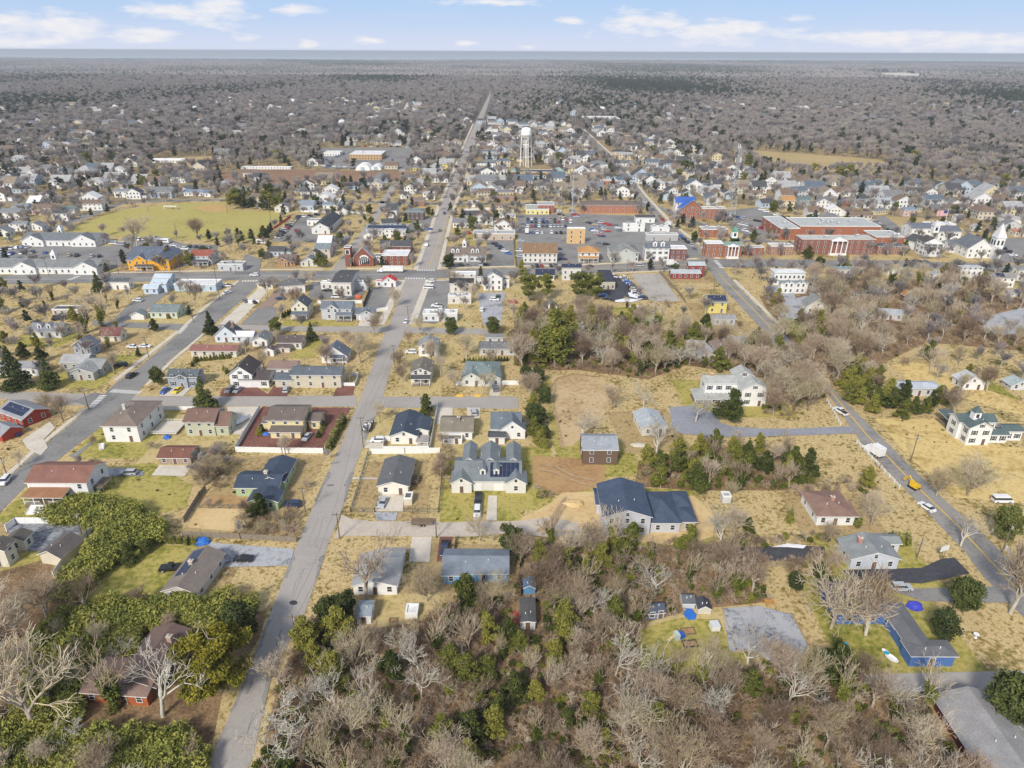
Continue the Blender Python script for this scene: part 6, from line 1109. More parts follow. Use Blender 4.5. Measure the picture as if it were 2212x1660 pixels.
row((1347, 602), (1380, 640), 11, 78, 'in the dealer row beside the old concrete lot', 0, ('sedan', 'suv')); row((1302, 641), (1310, 648), 2, 85, 'at the near side of the car showroom', 0, ('sedan',)); car(1388, 645, 85, 'sedan', 'dark blue', 'dark blue car alone at the wet end of the car lot'); car(1325, 600, 60, 'pickup', 'white', 'white pickup at the door of the car showroom')
row((1560, 465), (1640, 480), 10, 30, 'in the courthouse parking lot'); row((1570, 480), (1655, 498), 9, 30, 'in the courthouse parking lot', .1); row((1590, 495), (1650, 512), 7, 30, 'in the courthouse parking lot', .1); row((1645, 455), (1700, 475), 6, 60, 'in the courthouse parking lot', .1)
row((1885, 480), (1900, 490), 5, 70, 'behind the orange brick court building', 0); row((1915, 497), (1935, 507), 4, 70, 'behind the orange brick court building', 0)
row((2165, 540), (2200, 560), 4, 80, 'in the church parking lot', 0); row((1425, 470), (1445, 492), 4, 8, 'at the kerb of the upper county road', 0); row((1470, 512), (1500, 540), 5, 12, 'at the kerb of the upper county road', 0); row((1392, 438), (1420, 464), 4, 10, 'at the kerb of the upper county road', .2)
row((700, 360), (745, 362), 5, 70, 'in the warehouse lot', .1); row((790, 352), (880, 345), 12, 20, 'in the warehouse lot', .2); row((700, 350), (750, 332), 9, 40, 'in the warehouse lot', .1); row((970, 576), (1050, 574), 7, 20, 'in front of the colonial bank', .4); row((1070, 530), (1098, 550), 5, 60, 'beside the colonial bank', .2)
row((1290 + 690, 566), (2000, 568), 2, 90, 'at the kerb before the white courthouse', 0); row((905, 490), (925, 497), 2, 85, 'beside the solar-roofed building', 0); row((975, 385), (985, 360), 2, 0, 'on the long road', 0); row((960, 463), (950, 500), 2, 0, 'on the long road', 0); row((1008, 330), (1020, 300), 2, 0, 'on the long road', 0)
row((775, 318), (885, 318), 9, 60, 'beyond the warehouse', .2); row((890, 310), (940, 312), 5, 60, 'beside the stores left of the long road', .1); row((1040, 365), (1065, 366), 3, 60, 'before the blue-roofed store', .1)
row((1128, 486), (1122, 556), 8, 85, 'along the brown fence of the municipal lot', .1); row((1322, 478), (1340, 500), 5, 80, 'behind the inn', .1); row((1206, 540), (1216, 562), 3, 85, 'beside the brown-roofed shop row', 0); row((1150, 577), (1200, 576), 6, 8, 'in front of the brown-roofed shop row', .1)
row((300, 520), (335, 516), 4, 10, 'behind the orange-yellow building', .1); row((410, 535), (465, 538), 5, 10, 'behind the red-roofed blue-grey house', .1); row((1010, 505), (1090, 488), 4, 60, 'by the long low grey-roofed store', .2); row((640, 500), (655, 520), 3, 30, 'beside the long white hall', 0)
# box truck, semi trailer, excavator, trailers, boat, caravan
def truck(x, y, hd, lab, L_, tall=2.6, cab='white', name='box_truck'):
    p = at(x, y); t = empty(name, (p[0], p[1], .1), math.radians(hd)); tag(t, lab, 'truck')
    mb = MB(); mb.box(-1.2, -L_ / 2, .9, 1.2, L_ / 2 - 1.9, .9 + tall); mb.obj('box_body', surf('box_paint', (.78, .78, .77), .5), t)
    mb = MB(); profile(mb, [(L_ / 2 - 1.8, .5), (L_ / 2 + 1.2, .5), (L_ / 2 + 1.25, 1.3), (L_ / 2 + .4, 1.5), (L_ / 2 - .1, 2.3), (L_ / 2 - 1.7, 2.35)], 1.1, 0, .1); cb = mb.obj('cab', paint(CARC[cab]), t)
    mb = MB(); mb.box(-1.0, L_ / 2 - .3, 1.55, 1.0, L_ / 2 + .42, 2.05); mb.obj('windscreen', M_glass, cb)
    mb = MB(); mb.box(-.4, -L_ / 2 + .1, .55, .4, L_ / 2 - 1, .89); mb.obj('chassis', surf('chassis', (.04, .04, .04)), t)
    for yy in (-L_ / 2 + 1, -L_ / 2 + 2, L_ / 2 + .3):
        for sx in (-1, 1): mk('wheel', shared(('wheel', .48), lambda: MB().tube((-.15, 0, 0), (.15, 0, 0), .48, .48, 12).tube((-.165, 0, 0), (.165, 0, 0), .25, .25, 8, 1).mesh('wheel', [M_tyre, M_rim])), t, (sx * 1.0, yy, .48))
    HOUSES.append((p[0], p[1], 5, 8, p[:2]))
truck(1888, 983, 20, 'white box truck with open rear on the county road', 5.5); truck(846, 589, 90, 'long white semi-trailer truck crossing in front of the brick church', 13); truck(1450, 563 + 12, 270, 'white and orange truck near the brick corner shop', 6); truck(1138, 505, 0, 'white box truck standing in the municipal parking lot', 5); truck(1442, 490, 10, 'white box truck at the kerb of the upper county road', 6)
truck(1240, 522, 5, 'white box truck in the yard left of the peach building', 4.5) if False else None
p = at(1973, 1055); t = tag(empty('excavator', (p[0], p[1], .1), math.radians(25)), 'yellow excavator standing on the county road', 'excavator'); t.scale = (.8, .8, .8); my = surf('machine_yellow', (.72, .46, .02), .5)
for sx in (-1, 1): mb = MB(); profile(mb, [(-1.7, .15), (-1.4, 0), (1.4, 0), (1.7, .15), (1.7, .55), (1.4, .75), (-1.4, .75), (-1.7, .55)], .28); mb.obj('track', M_tyre, t, (sx * .95, 0, 0))
mb = MB(); mb.box(-1.2, -1.7, .8, 1.2, 1.0, 1.8); mb.obj('upper_body', my, t); mb = MB(); mb.box(-1.15, -.1, 1.8, -.15, 1.1, 2.9); cbn = mb.obj('cab', my, t); MB().box(-1.1, 1.1, 1.9, -.2, 1.13, 2.75).obj('windscreen', M_glass, cbn)
MB().tube((.4, .8, 1.7), (.4, 2.6, 3.4), .26, .2, 6).tube((.4, 2.6, 3.4), (.4, 4.1, 1.8), .18, .15, 6).obj('boom', my, t); MB().prism([(-.4, 0), (.4, 0), (.5, .6), (-.5, .6)], 3.7, 4.4).obj('bucket', my, t, (.4, 0, .9))
def trailer(x, y, hd, lab, L_=5.5, load=None, col=None):
    p = at(x, y); t = tag(empty('trailer', (p[0], p[1], .07), math.radians(hd)), lab, 'trailer'); mb = MB(); mb.box(-1.05, -L_ / 2, .55, 1.05, L_ / 2, .68); mb.tube((0, L_ / 2, .6), (0, L_ / 2 + 1.3, .5), .06, .06, 5); mb.obj('deck', M_wood, t)
    mb = MB()
    for sx in (-1.05, 1.05): mb.box(sx - .04, -L_ / 2, .68, sx + .04, L_ / 2, 1.1 if not load else 1.5)
    mb.box(-1, -L_ / 2 - .04, .68, 1, -L_ / 2 + .04, 1.5 if load else 1.0); mb.obj('side_rail', M_wood if not load else surf('black_steel', (.02, .02, .02), .5), t)
    for yy in (-.45, .45):
        for sx in (-1, 1): mk('wheel', shared(('wheel', .33), lambda: MB().tube((-.11, 0, 0), (.11, 0, 0), .33, .33, 12).tube((-.125, 0, 0), (.125, 0, 0), .19, .19, 8, 1).mesh('wheel', [M_tyre, M_rim])), t, (sx * 1.2, yy, .33))
    if load:
        mb = MB()
        for _ in range(60): a = R.uniform(-.9, .9); b = R.uniform(-L_ / 2 + .3, L_ / 2 - .3); s = R.uniform(.1, .35); mb.box(a - s, b - s * .7, .7, a + s, b + s * .7, 1.2 + R.random() * .6, R.randint(0, 2))
        tag(mb.obj('debris_load', [M_trim, surf('debris', (.1, .1, .11)), M_metal], None, (p[0], p[1], .07), math.radians(hd)), 'heap of black and white debris in the dump trailer', 'debris')
trailer(912, 1133, 92, 'empty wooden flatbed trailer parked on the gravel lane'); trailer(796, 927, 175, 'black dump trailer beside the long road', 6, True)
p = at(525, 912); t = tag(empty('covered_boat', (p[0], p[1], .06), math.radians(-30)), 'boat under a white cover beside the sage green house', 'boat'); vs = []
for i in range(9):
    u = i / 8; w_ = 1.15 * math.sin(math.pi * min(1, .35 + u * .65)) ** .7 if u > .05 else .9
    for a in np.linspace(-1, 1, 7): vs.append((w_ * a, -3.2 + 6.4 * u, .5 + (1.5 + .5 * math.sin(3 * u)) * (1 - abs(a) ** 1.8) * .75 + .35 * abs(a)))
MB().add(vs, [(7 * i + j, 7 * i + j + 1, 7 * i + j + 8, 7 * i + j + 7) for i in range(8) for j in range(6)]).obj('cover', surf('boat_cover', (.72, .74, .76), .6), t); MB().prism([(-.9, .75), (.9, .75), (.3, .15), (-.3, .15)], -3.1, 2.6).obj('hull', M_trim, t); HOUSES.append((p[0], p[1], 4, 6, p[:2]))
for x, y, lab, L_ in ((565, 527, 'beige caravan beside the red fence lot', 7), (352, 525, 'long white bus behind the orange-yellow building', 10)):
    p = at(x, y); t = tag(empty('caravan', (p[0], p[1], .05), math.radians(80)), lab, 'caravan' if 'caravan' in lab else 'bus'); mb = MB(); profile(mb, [(-L_ / 2, .5), (L_ / 2, .5), (L_ / 2 + .2, 1.4), (L_ / 2 - .3, 2.8), (-L_ / 2 + .3, 2.8), (-L_ / 2, 1.5)], 1.2); mb.obj('body', M_trim, t); MB().box(-1.23, -L_ / 2 + 1, 1.5, 1.23, L_ / 2 - 1, 2.1).obj('windows', M_glass, t)
    for yy in (-L_ / 4, L_ / 4):
        for sx in (-1, 1): mk('wheel', SH[('wheel', .48)], t, (sx * 1.05, yy, .48))
# ------------------------------------------------------------------ yard things
def thing(nm, lab, cat, x, y, rz=0): p = at(x, y); return tag(empty(nm, (p[0], p[1], .03), math.radians(rz)), lab, cat)
M_bt = surf('blue_tarp', (.03, .16, .55), .5); M_rt = surf('red_tarp', (.5, .08, .05), .6)
def heap(nm, lab, cat, x, y, rx, ry, h, mat, seed):
    p = at(x, y); rr = random.Random(seed); vs = []; n, m = 12, 5
    for j in range(m + 1):
        for i in range(n): a = 6.2832 * i / n; r = math.cos(j / m * 1.45) * (1 + .18 * rr.uniform(-1, 1)); vs.append((rx * r * math.cos(a), ry * r * math.sin(a), h * math.sin(j / m * 1.57) * (1 + .12 * rr.uniform(-1, 1))))
    fs = [(j * n + i, j * n + (i + 1) % n, (j + 1) * n + (i + 1) % n, (j + 1) * n + i) for j in range(m) for i in range(n)] + [tuple(range(m * n, m * n + n))]
    tag(MB().add(vs, fs).obj(nm, mat, None, (p[0], p[1], .02)), lab, cat)
heap('tarp_heap', 'bright blue tarp over a heap at the head of the gravel drive', 'tarp', 436, 1173, 2.2, 1.4, 1.3, M_bt, 1); heap('tarp_heap', 'blue tarp spread on the ground before the pair of small sheds', 'tarp', 1490, 1327, 1.3, 1.8, .25, M_bt, 2); heap('tarp_heap', 'violet-blue tarp heap beside the blue school building', 'tarp', 1976, 1312, 1.7, 1.3, 1.2, surf('violet_tarp', (.06, .07, .5), .5), 3)
heap('tarp_sheet', 'red tarp lying beside the long dark-roofed outbuilding', 'tarp', 1112, 1338, 1.7, 2.2, .15, M_rt, 4); heap('tarp_heap', 'blue covered object beside the yellow house', 'tarp', 575, 948 - 8, 1.2, .9, .9, M_bt, 5); heap('grill_cover', 'small blue covered grill on the patio of the white corner house', 'grill', 361, 947, 1.1, .9, 1.1, M_bt, 6); heap('rubble_pile', 'pale heap of broken concrete by the metal-roofed shed', 'rubble', 1378, 962, 2.5, 1.3, .4, M_conc, 7)
heap('sand_pile', 'sand pile on the building site', 'sand pile', 1240, 1090, 3, 2, 1.0, M_sand, 8); heap('red_tent', 'small orange-red tent behind the tall white block', 'tent', 774, 644, 1.6, 1.4, 1.5, surf('tent', (.7, .13, .03)), 9); heap('mulch_pile', 'golden mulch mound left of the walkway', 'mulch', 994, 856, 1.6, .9, .7, surf('mulch', (.6, .38, .08)), 10); heap('mulch_pile', 'golden mulch mound right of the walkway', 'mulch', 1033, 856, 1.6, .9, .7, surf('mulch', (.6, .38, .08)), 11)
t = thing('climbing_set', 'blue and white plastic climbing set with slides on the playground lawn', 'play set', 1466, 1378, 20)
MB().box(-1, -.7, 0, -.1, .7, 1.5).box(-.95, -.65, 1.5, -.15, .65, 1.55).obj('tower', surf('toy_grey', (.5, .6, .62)), t); MB().box(.1, -.6, 0, 1.1, .6, 1.0).obj('cube', surf('toy_blue', (.03, .12, .5)), t); MB().add([(-1, -.3, 1.1), (-1, .3, 1.1), (-2.6, .3, .1), (-2.6, -.3, .1), (-1, -.3, 1.0), (-1, .3, 1.0), (-2.6, .3, 0), (-2.6, -.3, 0)], [(0, 1, 2, 3), (7, 6, 5, 4), (0, 3, 7, 4), (1, 5, 6, 2), (2, 6, 7, 3)]).obj('slide', surf('toy_yellow', (.55, .48, .25)), t); MB().add([(1.1, -.3, .8), (1.1, .3, .8), (2.2, .3, .1), (2.2, -.3, .1), (1.1, -.3, .7), (1.1, .3, .7), (2.2, .3, 0), (2.2, -.3, 0)], [(0, 3, 2, 1), (7, 4, 5, 6), (0, 4, 7, 3), (1, 2, 6, 5), (2, 3, 7, 6)]).obj('slide', surf('toy_pink', (.5, .3, .28)), t)
for x, y, lab, c in ((1486, 1365, 'wooden sandbox frame behind the climbing set', M_wood), (1490, 1392, 'dark sandbox frame in front of the climbing set', surf('dark_fence', (.08, .07, .07))), (1952 + 0, 1324 * 0 + 1338, 'empty raised bed by the shed', M_wood), (850 + 0 + 102 * 0, 1341, 'empty raised bed by the tiny white shed', M_wood)):
    if 'shed' in lab and x > 1900: continue
    t = thing('sandbox' if 'sandbox' in lab else 'raised_bed', lab, 'sandbox' if 'sandbox' in lab else 'raised bed', x, y, 6); s = 1.5 if 'sandbox' in lab else .9
    MB().box(-s, -s * .6, 0, s, -s * .6 + .12, .3).box(-s, s * .6 - .12, 0, s, s * .6, .3).box(-s, -s * .6 + .12, 0, -s + .12, s * .6 - .12, .3).box(s - .12, -s * .6 + .12, 0, s, s * .6 - .12, .3).obj('frame', c, t); MB().box(-s + .12, -s * .6 + .12, 0, s - .12, s * .6 - .12, .1).obj('fill', M_dirt, t)
t = thing('hot_tub', 'white square tub at the corner of the playground lawn', 'tub', 1543, 1358, 5); MB().box(-.9, -.9, 0, .9, .9, 1.3).obj('shell', M_trim, t); MB().box(-.95, -.95, 1.3, .95, .95, 1.38).obj('lid', surf('lid', (.6, .62, .65)), t)
t = thing('bird_bath', 'white round bird bath on the brown lawn', 'bird bath', 2107, 1378); MB().lathe([(.35, 0), (.15, .15), (.12, .7), (.55, .85), (.6, .95), (.5, .92)], 14).obj('basin', M_trim, t)
t = thing('round_pool', 'round blue garden pool with white rim', 'pool', 1051, 479); MB().lathe([(4.2, 0), (4.2, 1.2), (3.95, 1.25), (3.95, 1.05)], 24).obj('wall', M_trim, t); MB().lathe([(.1, 1.0), (3.9, 1.0), (3.9, 1.05), (.1, 1.05)], 24).obj('water', surf('pool_water', (.15, .32, .5), .1), t)
for i, (x, y, s) in enumerate(((1925, 1424, 1.4), (1912, 1410, .8))): t = thing('rowing_boat', ['white upturned rowing boat beside the blue building', 'small white dinghy beside the blue building'][i], 'boat', x, y, 30); MB().lathe([(.1, 0), (.75 * s, .1), (.9 * s, .5), (.8 * s, .5), (.6 * s, .2)], 14).obj('hull', M_trim, t); t.scale = (.65, 1.15, .7)
for i, (x, y) in enumerate(((1826, 1396), (1914, 1410 - 0 + 2))):
    t = thing('toy_table', ['blue toy picnic table on the brown lawn', 'blue toy stool beside the rowing boats'][i], 'toy', x, y + i * 3, 20); MB().lathe([(.5, .5), (.5, .58)], 10).tube((0, 0, 0), (0, 0, .5), .12, .12, 6).obj('top', surf('toy_cyan', (.02, .35, .6)), t)
t = thing('picnic_table', 'orange wooden picnic table beside the gravel yard', 'table', 1661, 1303, 10); MB().box(-1, -.4, .7, 1, .4, .76).obj('top', surf('cedar', (.55, .28, .09)), t); MB().box(-1, -.9, .4, 1, -.65, .45).box(-1, .65, .4, 1, .9, .45).obj('bench', surf('cedar', (.55, .28, .09)), t); MB().box(-.8, -.8, 0, -.7, .8, .7).box(.7, -.8, 0, .8, .8, .7).obj('leg', surf('cedar', (.55, .28, .09)), t)
t = thing('billboard_sign', 'white blank signboard on posts beside the county road', 'sign', 2034, 1207, 20); MB().tube((-.5, 0, 0), (-.5, 0, 2.6), .08, .08, 6).tube((.5, 0, 0), (.5, 0, 2.6), .08, .08, 6).obj('post', M_wood, t); MB().box(-1.3, -.06, 2.3, 1.3, .06, 3.7).obj('board', M_trim, t)
t = thing('garden_seat', 'white wooden deck with railings right of the large white corner house', 'deck', 366, 928, 0); MB().box(-4, -4, .5, 4, 4, .7).obj('deck', M_conc, t); mb = MB()
for a, b, c, d in ((-4, -4, 4, -3.9), (-4, 3.9, 4, 4), (3.9, -3.9, 4, 3.9)): mb.box(a, b, 1.5, c, d, 1.6); mb.box(a, b, .8, c, d, .88)
for i in range(9):
    for yy in (-4, 3.9): mb.box(-4 + i, yy, .7, -3.9 + i, yy + .1, 1.5)
mb.obj('railing', M_trim, t)
t = thing('entry_stairs', 'white stairs and railing at the front corner of the large white corner house', 'stairs', 222, 965, 20); mb = MB()
for i in range(6): mb.box(-.6, -i * .35 - .35, 0, .6, -i * .35, 1.2 - i * .2)
mb.obj('steps', M_trim, t); MB().box(-.7, -2.1, 1.3, -.62, 0, 1.4).box(.62, -2.1, 1.3, .7, 0, 1.4).box(-.7, -2.1, 0, -.62, -2.0, 1.3).box(.62, -2.1, 0, .7, -2.0, 1.3).obj('railing', M_trim, t)
t = thing('porch_stairs', 'wide white stairs before the red-brown-roofed house', 'stairs', 88, 1099, 0); mb = MB()
for i in range(7): mb.box(-2.2, -i * .4 - .4, 0, 2.2, -i * .4, 1.2 - i * .16)
mb.obj('steps', M_trim, t); mb = MB()
for x in (-2.25, 0, 2.17): mb.box(x, -2.8, .9, x + .08, 0, 1.0); mb.box(x, -2.8, 0, x + .08, -2.7, .9)
mb.obj('railing', M_trim, t)
t = thing('back_deck', 'brown timber stair and deck at the side of the red-brown-roofed house', 'deck', 205, 1062, 0); MB().box(0, -2, 2.6, 4, 3, 2.75).obj('deck', M_wood, t); mb = MB()
for x, y in ((.1, -1.9), (3.9, -1.9), (3.9, 2.9), (2, -1.9)): mb.box(x - .07, y - .07, 0, x + .07, y + .07, 3.6)
mb.box(0, -2, 3.5, 4, -1.92, 3.6); mb.obj('post', M_wood, t)
t = thing('small_deck', 'timber deck right of the long grey-roofed house', 'deck', 893, 1040, 0); MB().box(-1.4, -2, .5, 1.6, 2.4, .65).obj('deck', M_wood, t); MB().box(1.5, -2, .65, 1.6, 2.4, 1.5).box(-1.4, -2, 1.4, 1.6, -1.9, 1.5).obj('railing', M_wood, t)
for x, y in ((806, 1118 + 1), (690 + 113, 1.0 * 1166)): pass
t = thing('bleacher_roof', 'white open shelter roof on the far side of the ball field', 'shelter', 369, 453, 0); MB().box(-5, -1.2, 2.4, 5, 1.2, 2.6).obj('roof', M_trim, t); mb = MB()
for x in (-4.6, 0, 4.6): mb.box(x - .1, -1, 0, x + .1, -.8, 2.4)
mb.obj('post', M_trim, t)
# ------------------------------------------------------------------ trees
def frames(d):
    up = np.where(np.abs(d[:, 2:3]) < .9, np.array([[0, 0, 1.]]), np.array([[1., 0, 0]]))
    a = np.cross(d, up); a /= np.linalg.norm(a, axis=1)[:, None]; return a, np.cross(d, a)
def seg_mesh(segs, n=3):
    s = np.array(segs, float); p, q, r1, r2 = s[:, 0:3], s[:, 3:6], s[:, 6], s[:, 7]
    d = q - p; L_ = np.linalg.norm(d, axis=1); d = d / np.maximum(L_, 1e-6)[:, None]; a, b = frames(d); V = []
    for c, r in ((p, r1), (q, r2)):
        for i in range(n): t = 2 * math.pi * i / n; V.append(c + (a * math.cos(t) + b * math.sin(t)) * r[:, None])
    V = np.stack(V, 1).reshape(-1, 3); base = np.arange(len(s))[:, None] * 2 * n; Fc = []
    for i in range(n): j = (i + 1) % n; Fc.append(base + np.array([[i, j, n + j, n + i]]))
    return V, np.stack(Fc, 1).reshape(-1, 4)
def grow(seed, H=10., levels=5, nb=(5, 4, 4, 3, 3), spread=.8, up=.35, trunk=.28, r0=.22, minr=.022, gnarl=.18, lean=0.0, first=5, wig=2):
    rr = np.random.default_rng(seed); thick, thin = [], []
    def branch(p, d, L_, r, lv):
        k = wig + (1 if lv == 0 else 0); pts = [p]; rs = [r]; e = r * (.62 if lv else .75)
        for i in range(k):
            d = d + rr.normal(0, gnarl, 3) * (1 if lv else .35) + np.array([0, 0, up * .22 if lv else .1]); d /= np.linalg.norm(d); p = p + d * L_ / k; pts.append(p); rs.append(max(r + (e - r) * (i + 1) / k, minr))
        for i in range(k): (thick if lv <= 1 else thin).append((*pts[i], *pts[i + 1], rs[i], rs[i + 1]))
        if lv >= levels - 1: return
        n = nb[lv] if lv < len(nb) else 3
        for i in range(n):
            t = 1.0 if i < 2 else rr.uniform(.45 if lv else .55, 1.0); j = t * k; i0 = min(int(j), k - 1); q = pts[i0] + (pts[i0 + 1] - pts[i0]) * (j - i0)
            ang = rr.uniform(0, 6.283); sp = spread * rr.uniform(.55, 1.25); a, b = frames(d[None]); nd = d * math.cos(sp) + (a[0] * math.cos(ang) + b[0] * math.sin(ang)) * math.sin(sp); nd = nd + np.array([0, 0, up]); nd /= np.linalg.norm(nd)
            branch(q, nd, L_ * rr.uniform(.58, .85) if lv else H * trunk * rr.uniform(.8, 1.25), max(r * rr.uniform(.42, .62), minr), lv + 1)
    d0 = np.array([lean, 0, 1.]); d0 /= np.linalg.norm(d0); branch(np.zeros(3), d0, H * trunk * 1.1, r0, 0)
    z = max(max(s[2], s[5]) for s in thick + thin); sc_ = H / z
    def rs(S): return [tuple(v * sc_ if i < 6 else v for i, v in enumerate(s)) for s in S]
    return rs(thick), rs(thin)
def leaves(pts, nrm, size, rr, stretch=1.6, tri=True):
    n = len(pts); d = rr.normal(0, 1, (n, 3)) + nrm * .9; d /= np.linalg.norm(d, axis=1)[:, None]; a, b = frames(d); t = rr.uniform(0, 6.283, n)[:, None]; u = a * np.cos(t) + b * np.sin(t); v = np.cross(d, u); s = (size * rr.uniform(.6, 1.35, n))[:, None]
    V = np.stack([pts - u * s * .5, pts + u * s * .5, pts + v * s * stretch * .8], 1).reshape(-1, 3); return V, np.arange(3 * n).reshape(-1, 3)
BARK = layered('bark', [(.3, (.18, .14, .105)), (.45, (.36, .295, .23)), (.6, (.48, .41, .33)), (.75, (.25, .20, .155))], .3, 1.4, .5, rnd=.35, bump=0, coord='Object')
TWIG = layered('twigs', [(.25, (.24, .175, .125)), (.4, (.43, .34, .25)), (.52, (.64, .54, .42)), (.62, (.47, .42, .26)), (.75, (.38, .28, .20))], .25, 1.0, .4, rnd=.5, bump=0, coord='Object')
PALE = layered('pale_bark', [(.3, (.36, .33, .28)), (.6, (.60, .56, .48))], .3, 1.4, .5, rnd=.2, bump=0, coord='Object')
RUST = layered('rusty_twigs', [(.3, (.20, .145, .10)), (.5, (.42, .31, .22)), (.7, (.58, .47, .35))], .3, 1.2, .5, rnd=.4, bump=0, coord='Object')
LEAF = layered('evergreen_leaf', [(.25, (.014, .024, .01)), (.38, (.06, .078, .022)), (.50, (.15, .16, .035)), (.62, (.28, .26, .055)), (.76, (.14, .15, .04))], .9, 3.4, .5, rnd=.30, bump=0, coord='Object')
LEAFD = layered('dark_leaf', [(.3, (.03, .042, .018)), (.47, (.075, .095, .03)), (.6, (.15, .165, .045)), (.75, (.08, .10, .03))], .6, 2.8, .55, rnd=.25, bump=0, coord='Object')
LEAFG = layered('golden_leaf', [(.3, (.05, .06, .012)), (.45, (.16, .155, .022)), (.6, (.30, .25, .03)), (.75, (.12, .13, .025))], .5, 2.4, .55, rnd=.1, bump=0, coord='Object')
IVY = layered('ivy_leaf', [(.3, (.03, .045, .012)), (.47, (.10, .125, .022)), (.6, (.24, .24, .045)), (.75, (.12, .14, .03))], .7, 2.6, .55, rnd=.3, bump=0, coord='Object')
LAUREL = layered('laurel_leaf', [(.28, (.04, .055, .018)), (.42, (.14, .165, .04)), (.53, (.30, .30, .07)), (.68, (.44, .40, .13))], .22, 2.2, .55, bump=0, coord='World')
def crown_pts(kind, H, rr, n):
    if kind == 'cedar': L_ = [(math.cos(a) * H * .34 * q * (1.08 - z * z), math.sin(a) * H * .34 * q * (1.08 - z * z), H * (.16 + .78 * z), H * rr.uniform(.06, .15) * (1.1 - .45 * z), H * rr.uniform(.045, .085)) for z, a, q in zip(rr.uniform(0, 1, 40) ** .9, rr.uniform(0, 6.3, 40), rr.uniform(0.1, 1, 40))] + [(0, 0, H * .42, H * .13, H * .3)]
    elif kind == 'holly': L_ = [(math.cos(a) * H * .28 * q, math.sin(a) * H * .28 * q, H * (.5 + .3 * w_), H * rr.uniform(.08, .16), H * rr.uniform(.07, .13)) for a, q, w_ in zip(rr.uniform(0, 6.3, 18), rr.uniform(.3, 1, 18), rr.uniform(-1, 1, 18))] + [(math.cos(a) * H * .14, math.sin(a) * H * .14, H * z, H * .15, H * .12) for a, z in zip(rr.uniform(0, 6.3, 8), np.linspace(.25, .85, 8))]
    elif kind == 'pine': L_ = [(math.cos(a) * H * .24 * q, math.sin(a) * H * .24 * q, H * (.62 + .32 * w_), H * .12, H * .06) for a, q, w_ in zip(rr.uniform(0, 6.3, 22), rr.uniform(.2, 1.1, 22), rr.uniform(-1, 1, 22))]
    elif kind == 'spruce': L_ = [(math.cos(a) * H * .2 * (1 - z) , math.sin(a) * H * .2 * (1 - z), H * (.08 + .88 * z), H * .04 + H * .13 * (1 - z), H * .035) for z in np.linspace(0, 1, 14) for a in rr.uniform(0, 6.3, 3)]
    elif kind == 'gold': L_ = [(math.cos(a) * H * .42 * q, math.sin(a) * H * .42 * q, H * (.48 + .44 * w_ * (1 - q * .7)), H * rr.uniform(.07, .13), H * rr.uniform(.03, .06)) for a, q, w_ in zip(rr.uniform(0, 6.3, 52), rr.uniform(.15, 1, 52), rr.uniform(-.8, 1, 52))]
    elif kind == 'arb': L_ = [(0, 0, H * (.08 + .85 * z), H * (.17 * (1 - z) + .03), H * .1) for z in np.linspace(0, 1, 9)]
    elif kind == 'bush': L_ = [(math.cos(a) * H * .5 * q, math.sin(a) * H * .5 * q, H * .5, H * .32, H * .4) for a, q in zip(rr.uniform(0, 6.3, 6), rr.uniform(.2, 1, 6))]
    P, Nn = [], []; tot = sum(l[3] ** 2 for l in L_)
    for cx, cy, cz, rx, rz in L_:
        k = max(6, int(n * rx * rx / tot)); v = rr.normal(0, 1, (k, 3)); v /= np.linalg.norm(v, axis=1)[:, None]; rad = rr.uniform(.55, 1.12, (k, 1)); P.append(np.array([cx, cy, cz]) + v * rad * np.array([rx, rx, rz])); Nn.append(v)
    P = np.vstack(P); Nn = np.vstack(Nn); P[:, 2] = np.maximum(P[:, 2], .1); return P, Nn
PROTO = {}     # kind -> list of (trunk mesh, crown mesh, height)
def bare_proto(nm, seed, thickm, twigm, **k):
    th_, tn = grow(seed, **k); V, Fc = seg_mesh(th_, 5); a = np_mesh('trunk', V, Fc, thickm); V, Fc = seg_mesh(tn, 3); b = np_mesh('crown', V, Fc, twigm); return (a, b, k.get('H', 10.))
PROTO['bare'] = [bare_proto('b', 11, BARK, TWIG, H=10, nb=(6, 5, 4, 3, 2), levels=6, spread=.6, up=.32, minr=.021, r0=.26, wig=3), bare_proto('b', 12, BARK, TWIG, H=10, nb=(5, 5, 5, 3, 2), levels=6, spread=.75, up=.22, trunk=.24, minr=.021, r0=.26, wig=3), bare_proto('b', 13, BARK, TWIG, H=11, nb=(5, 5, 4, 3, 2), levels=6, spread=.5, up=.4, trunk=.34, minr=.021, wig=3),
                 bare_proto('b', 14, BARK, TWIG, H=9, nb=(8, 6, 4, 3, 2), levels=6, spread=.8, up=.3, trunk=.14, minr=.021, wig=3), bare_proto('b', 15, BARK, RUST, H=9, nb=(7, 6, 5, 3, 2), levels=6, spread=.7, up=.3, trunk=.2, minr=.021, wig=3), bare_proto('b', 16, BARK, TWIG, H=12, nb=(5, 5, 4, 4, 2), levels=6, spread=.6, up=.28, trunk=.36, minr=.021, wig=3)]
PROTO['dead'] = [bare_proto('d', 21, PALE, PALE, H=11, nb=(6, 4, 3, 3), levels=5, spread=.75, up=.2, trunk=.3, minr=.036, gnarl=.26, r0=.3, wig=3), bare_proto('d', 22, PALE, PALE, H=12, nb=(5, 4, 4, 2), levels=5, spread=.65, up=.25, trunk=.36, minr=.036, r0=.3, gnarl=.26, wig=3), bare_proto('d', 23, PALE, PALE, H=10, nb=(6, 4, 4, 2), levels=5, spread=.9, up=.16, trunk=.24, minr=.036, gnarl=.26, r0=.28, wig=3)]
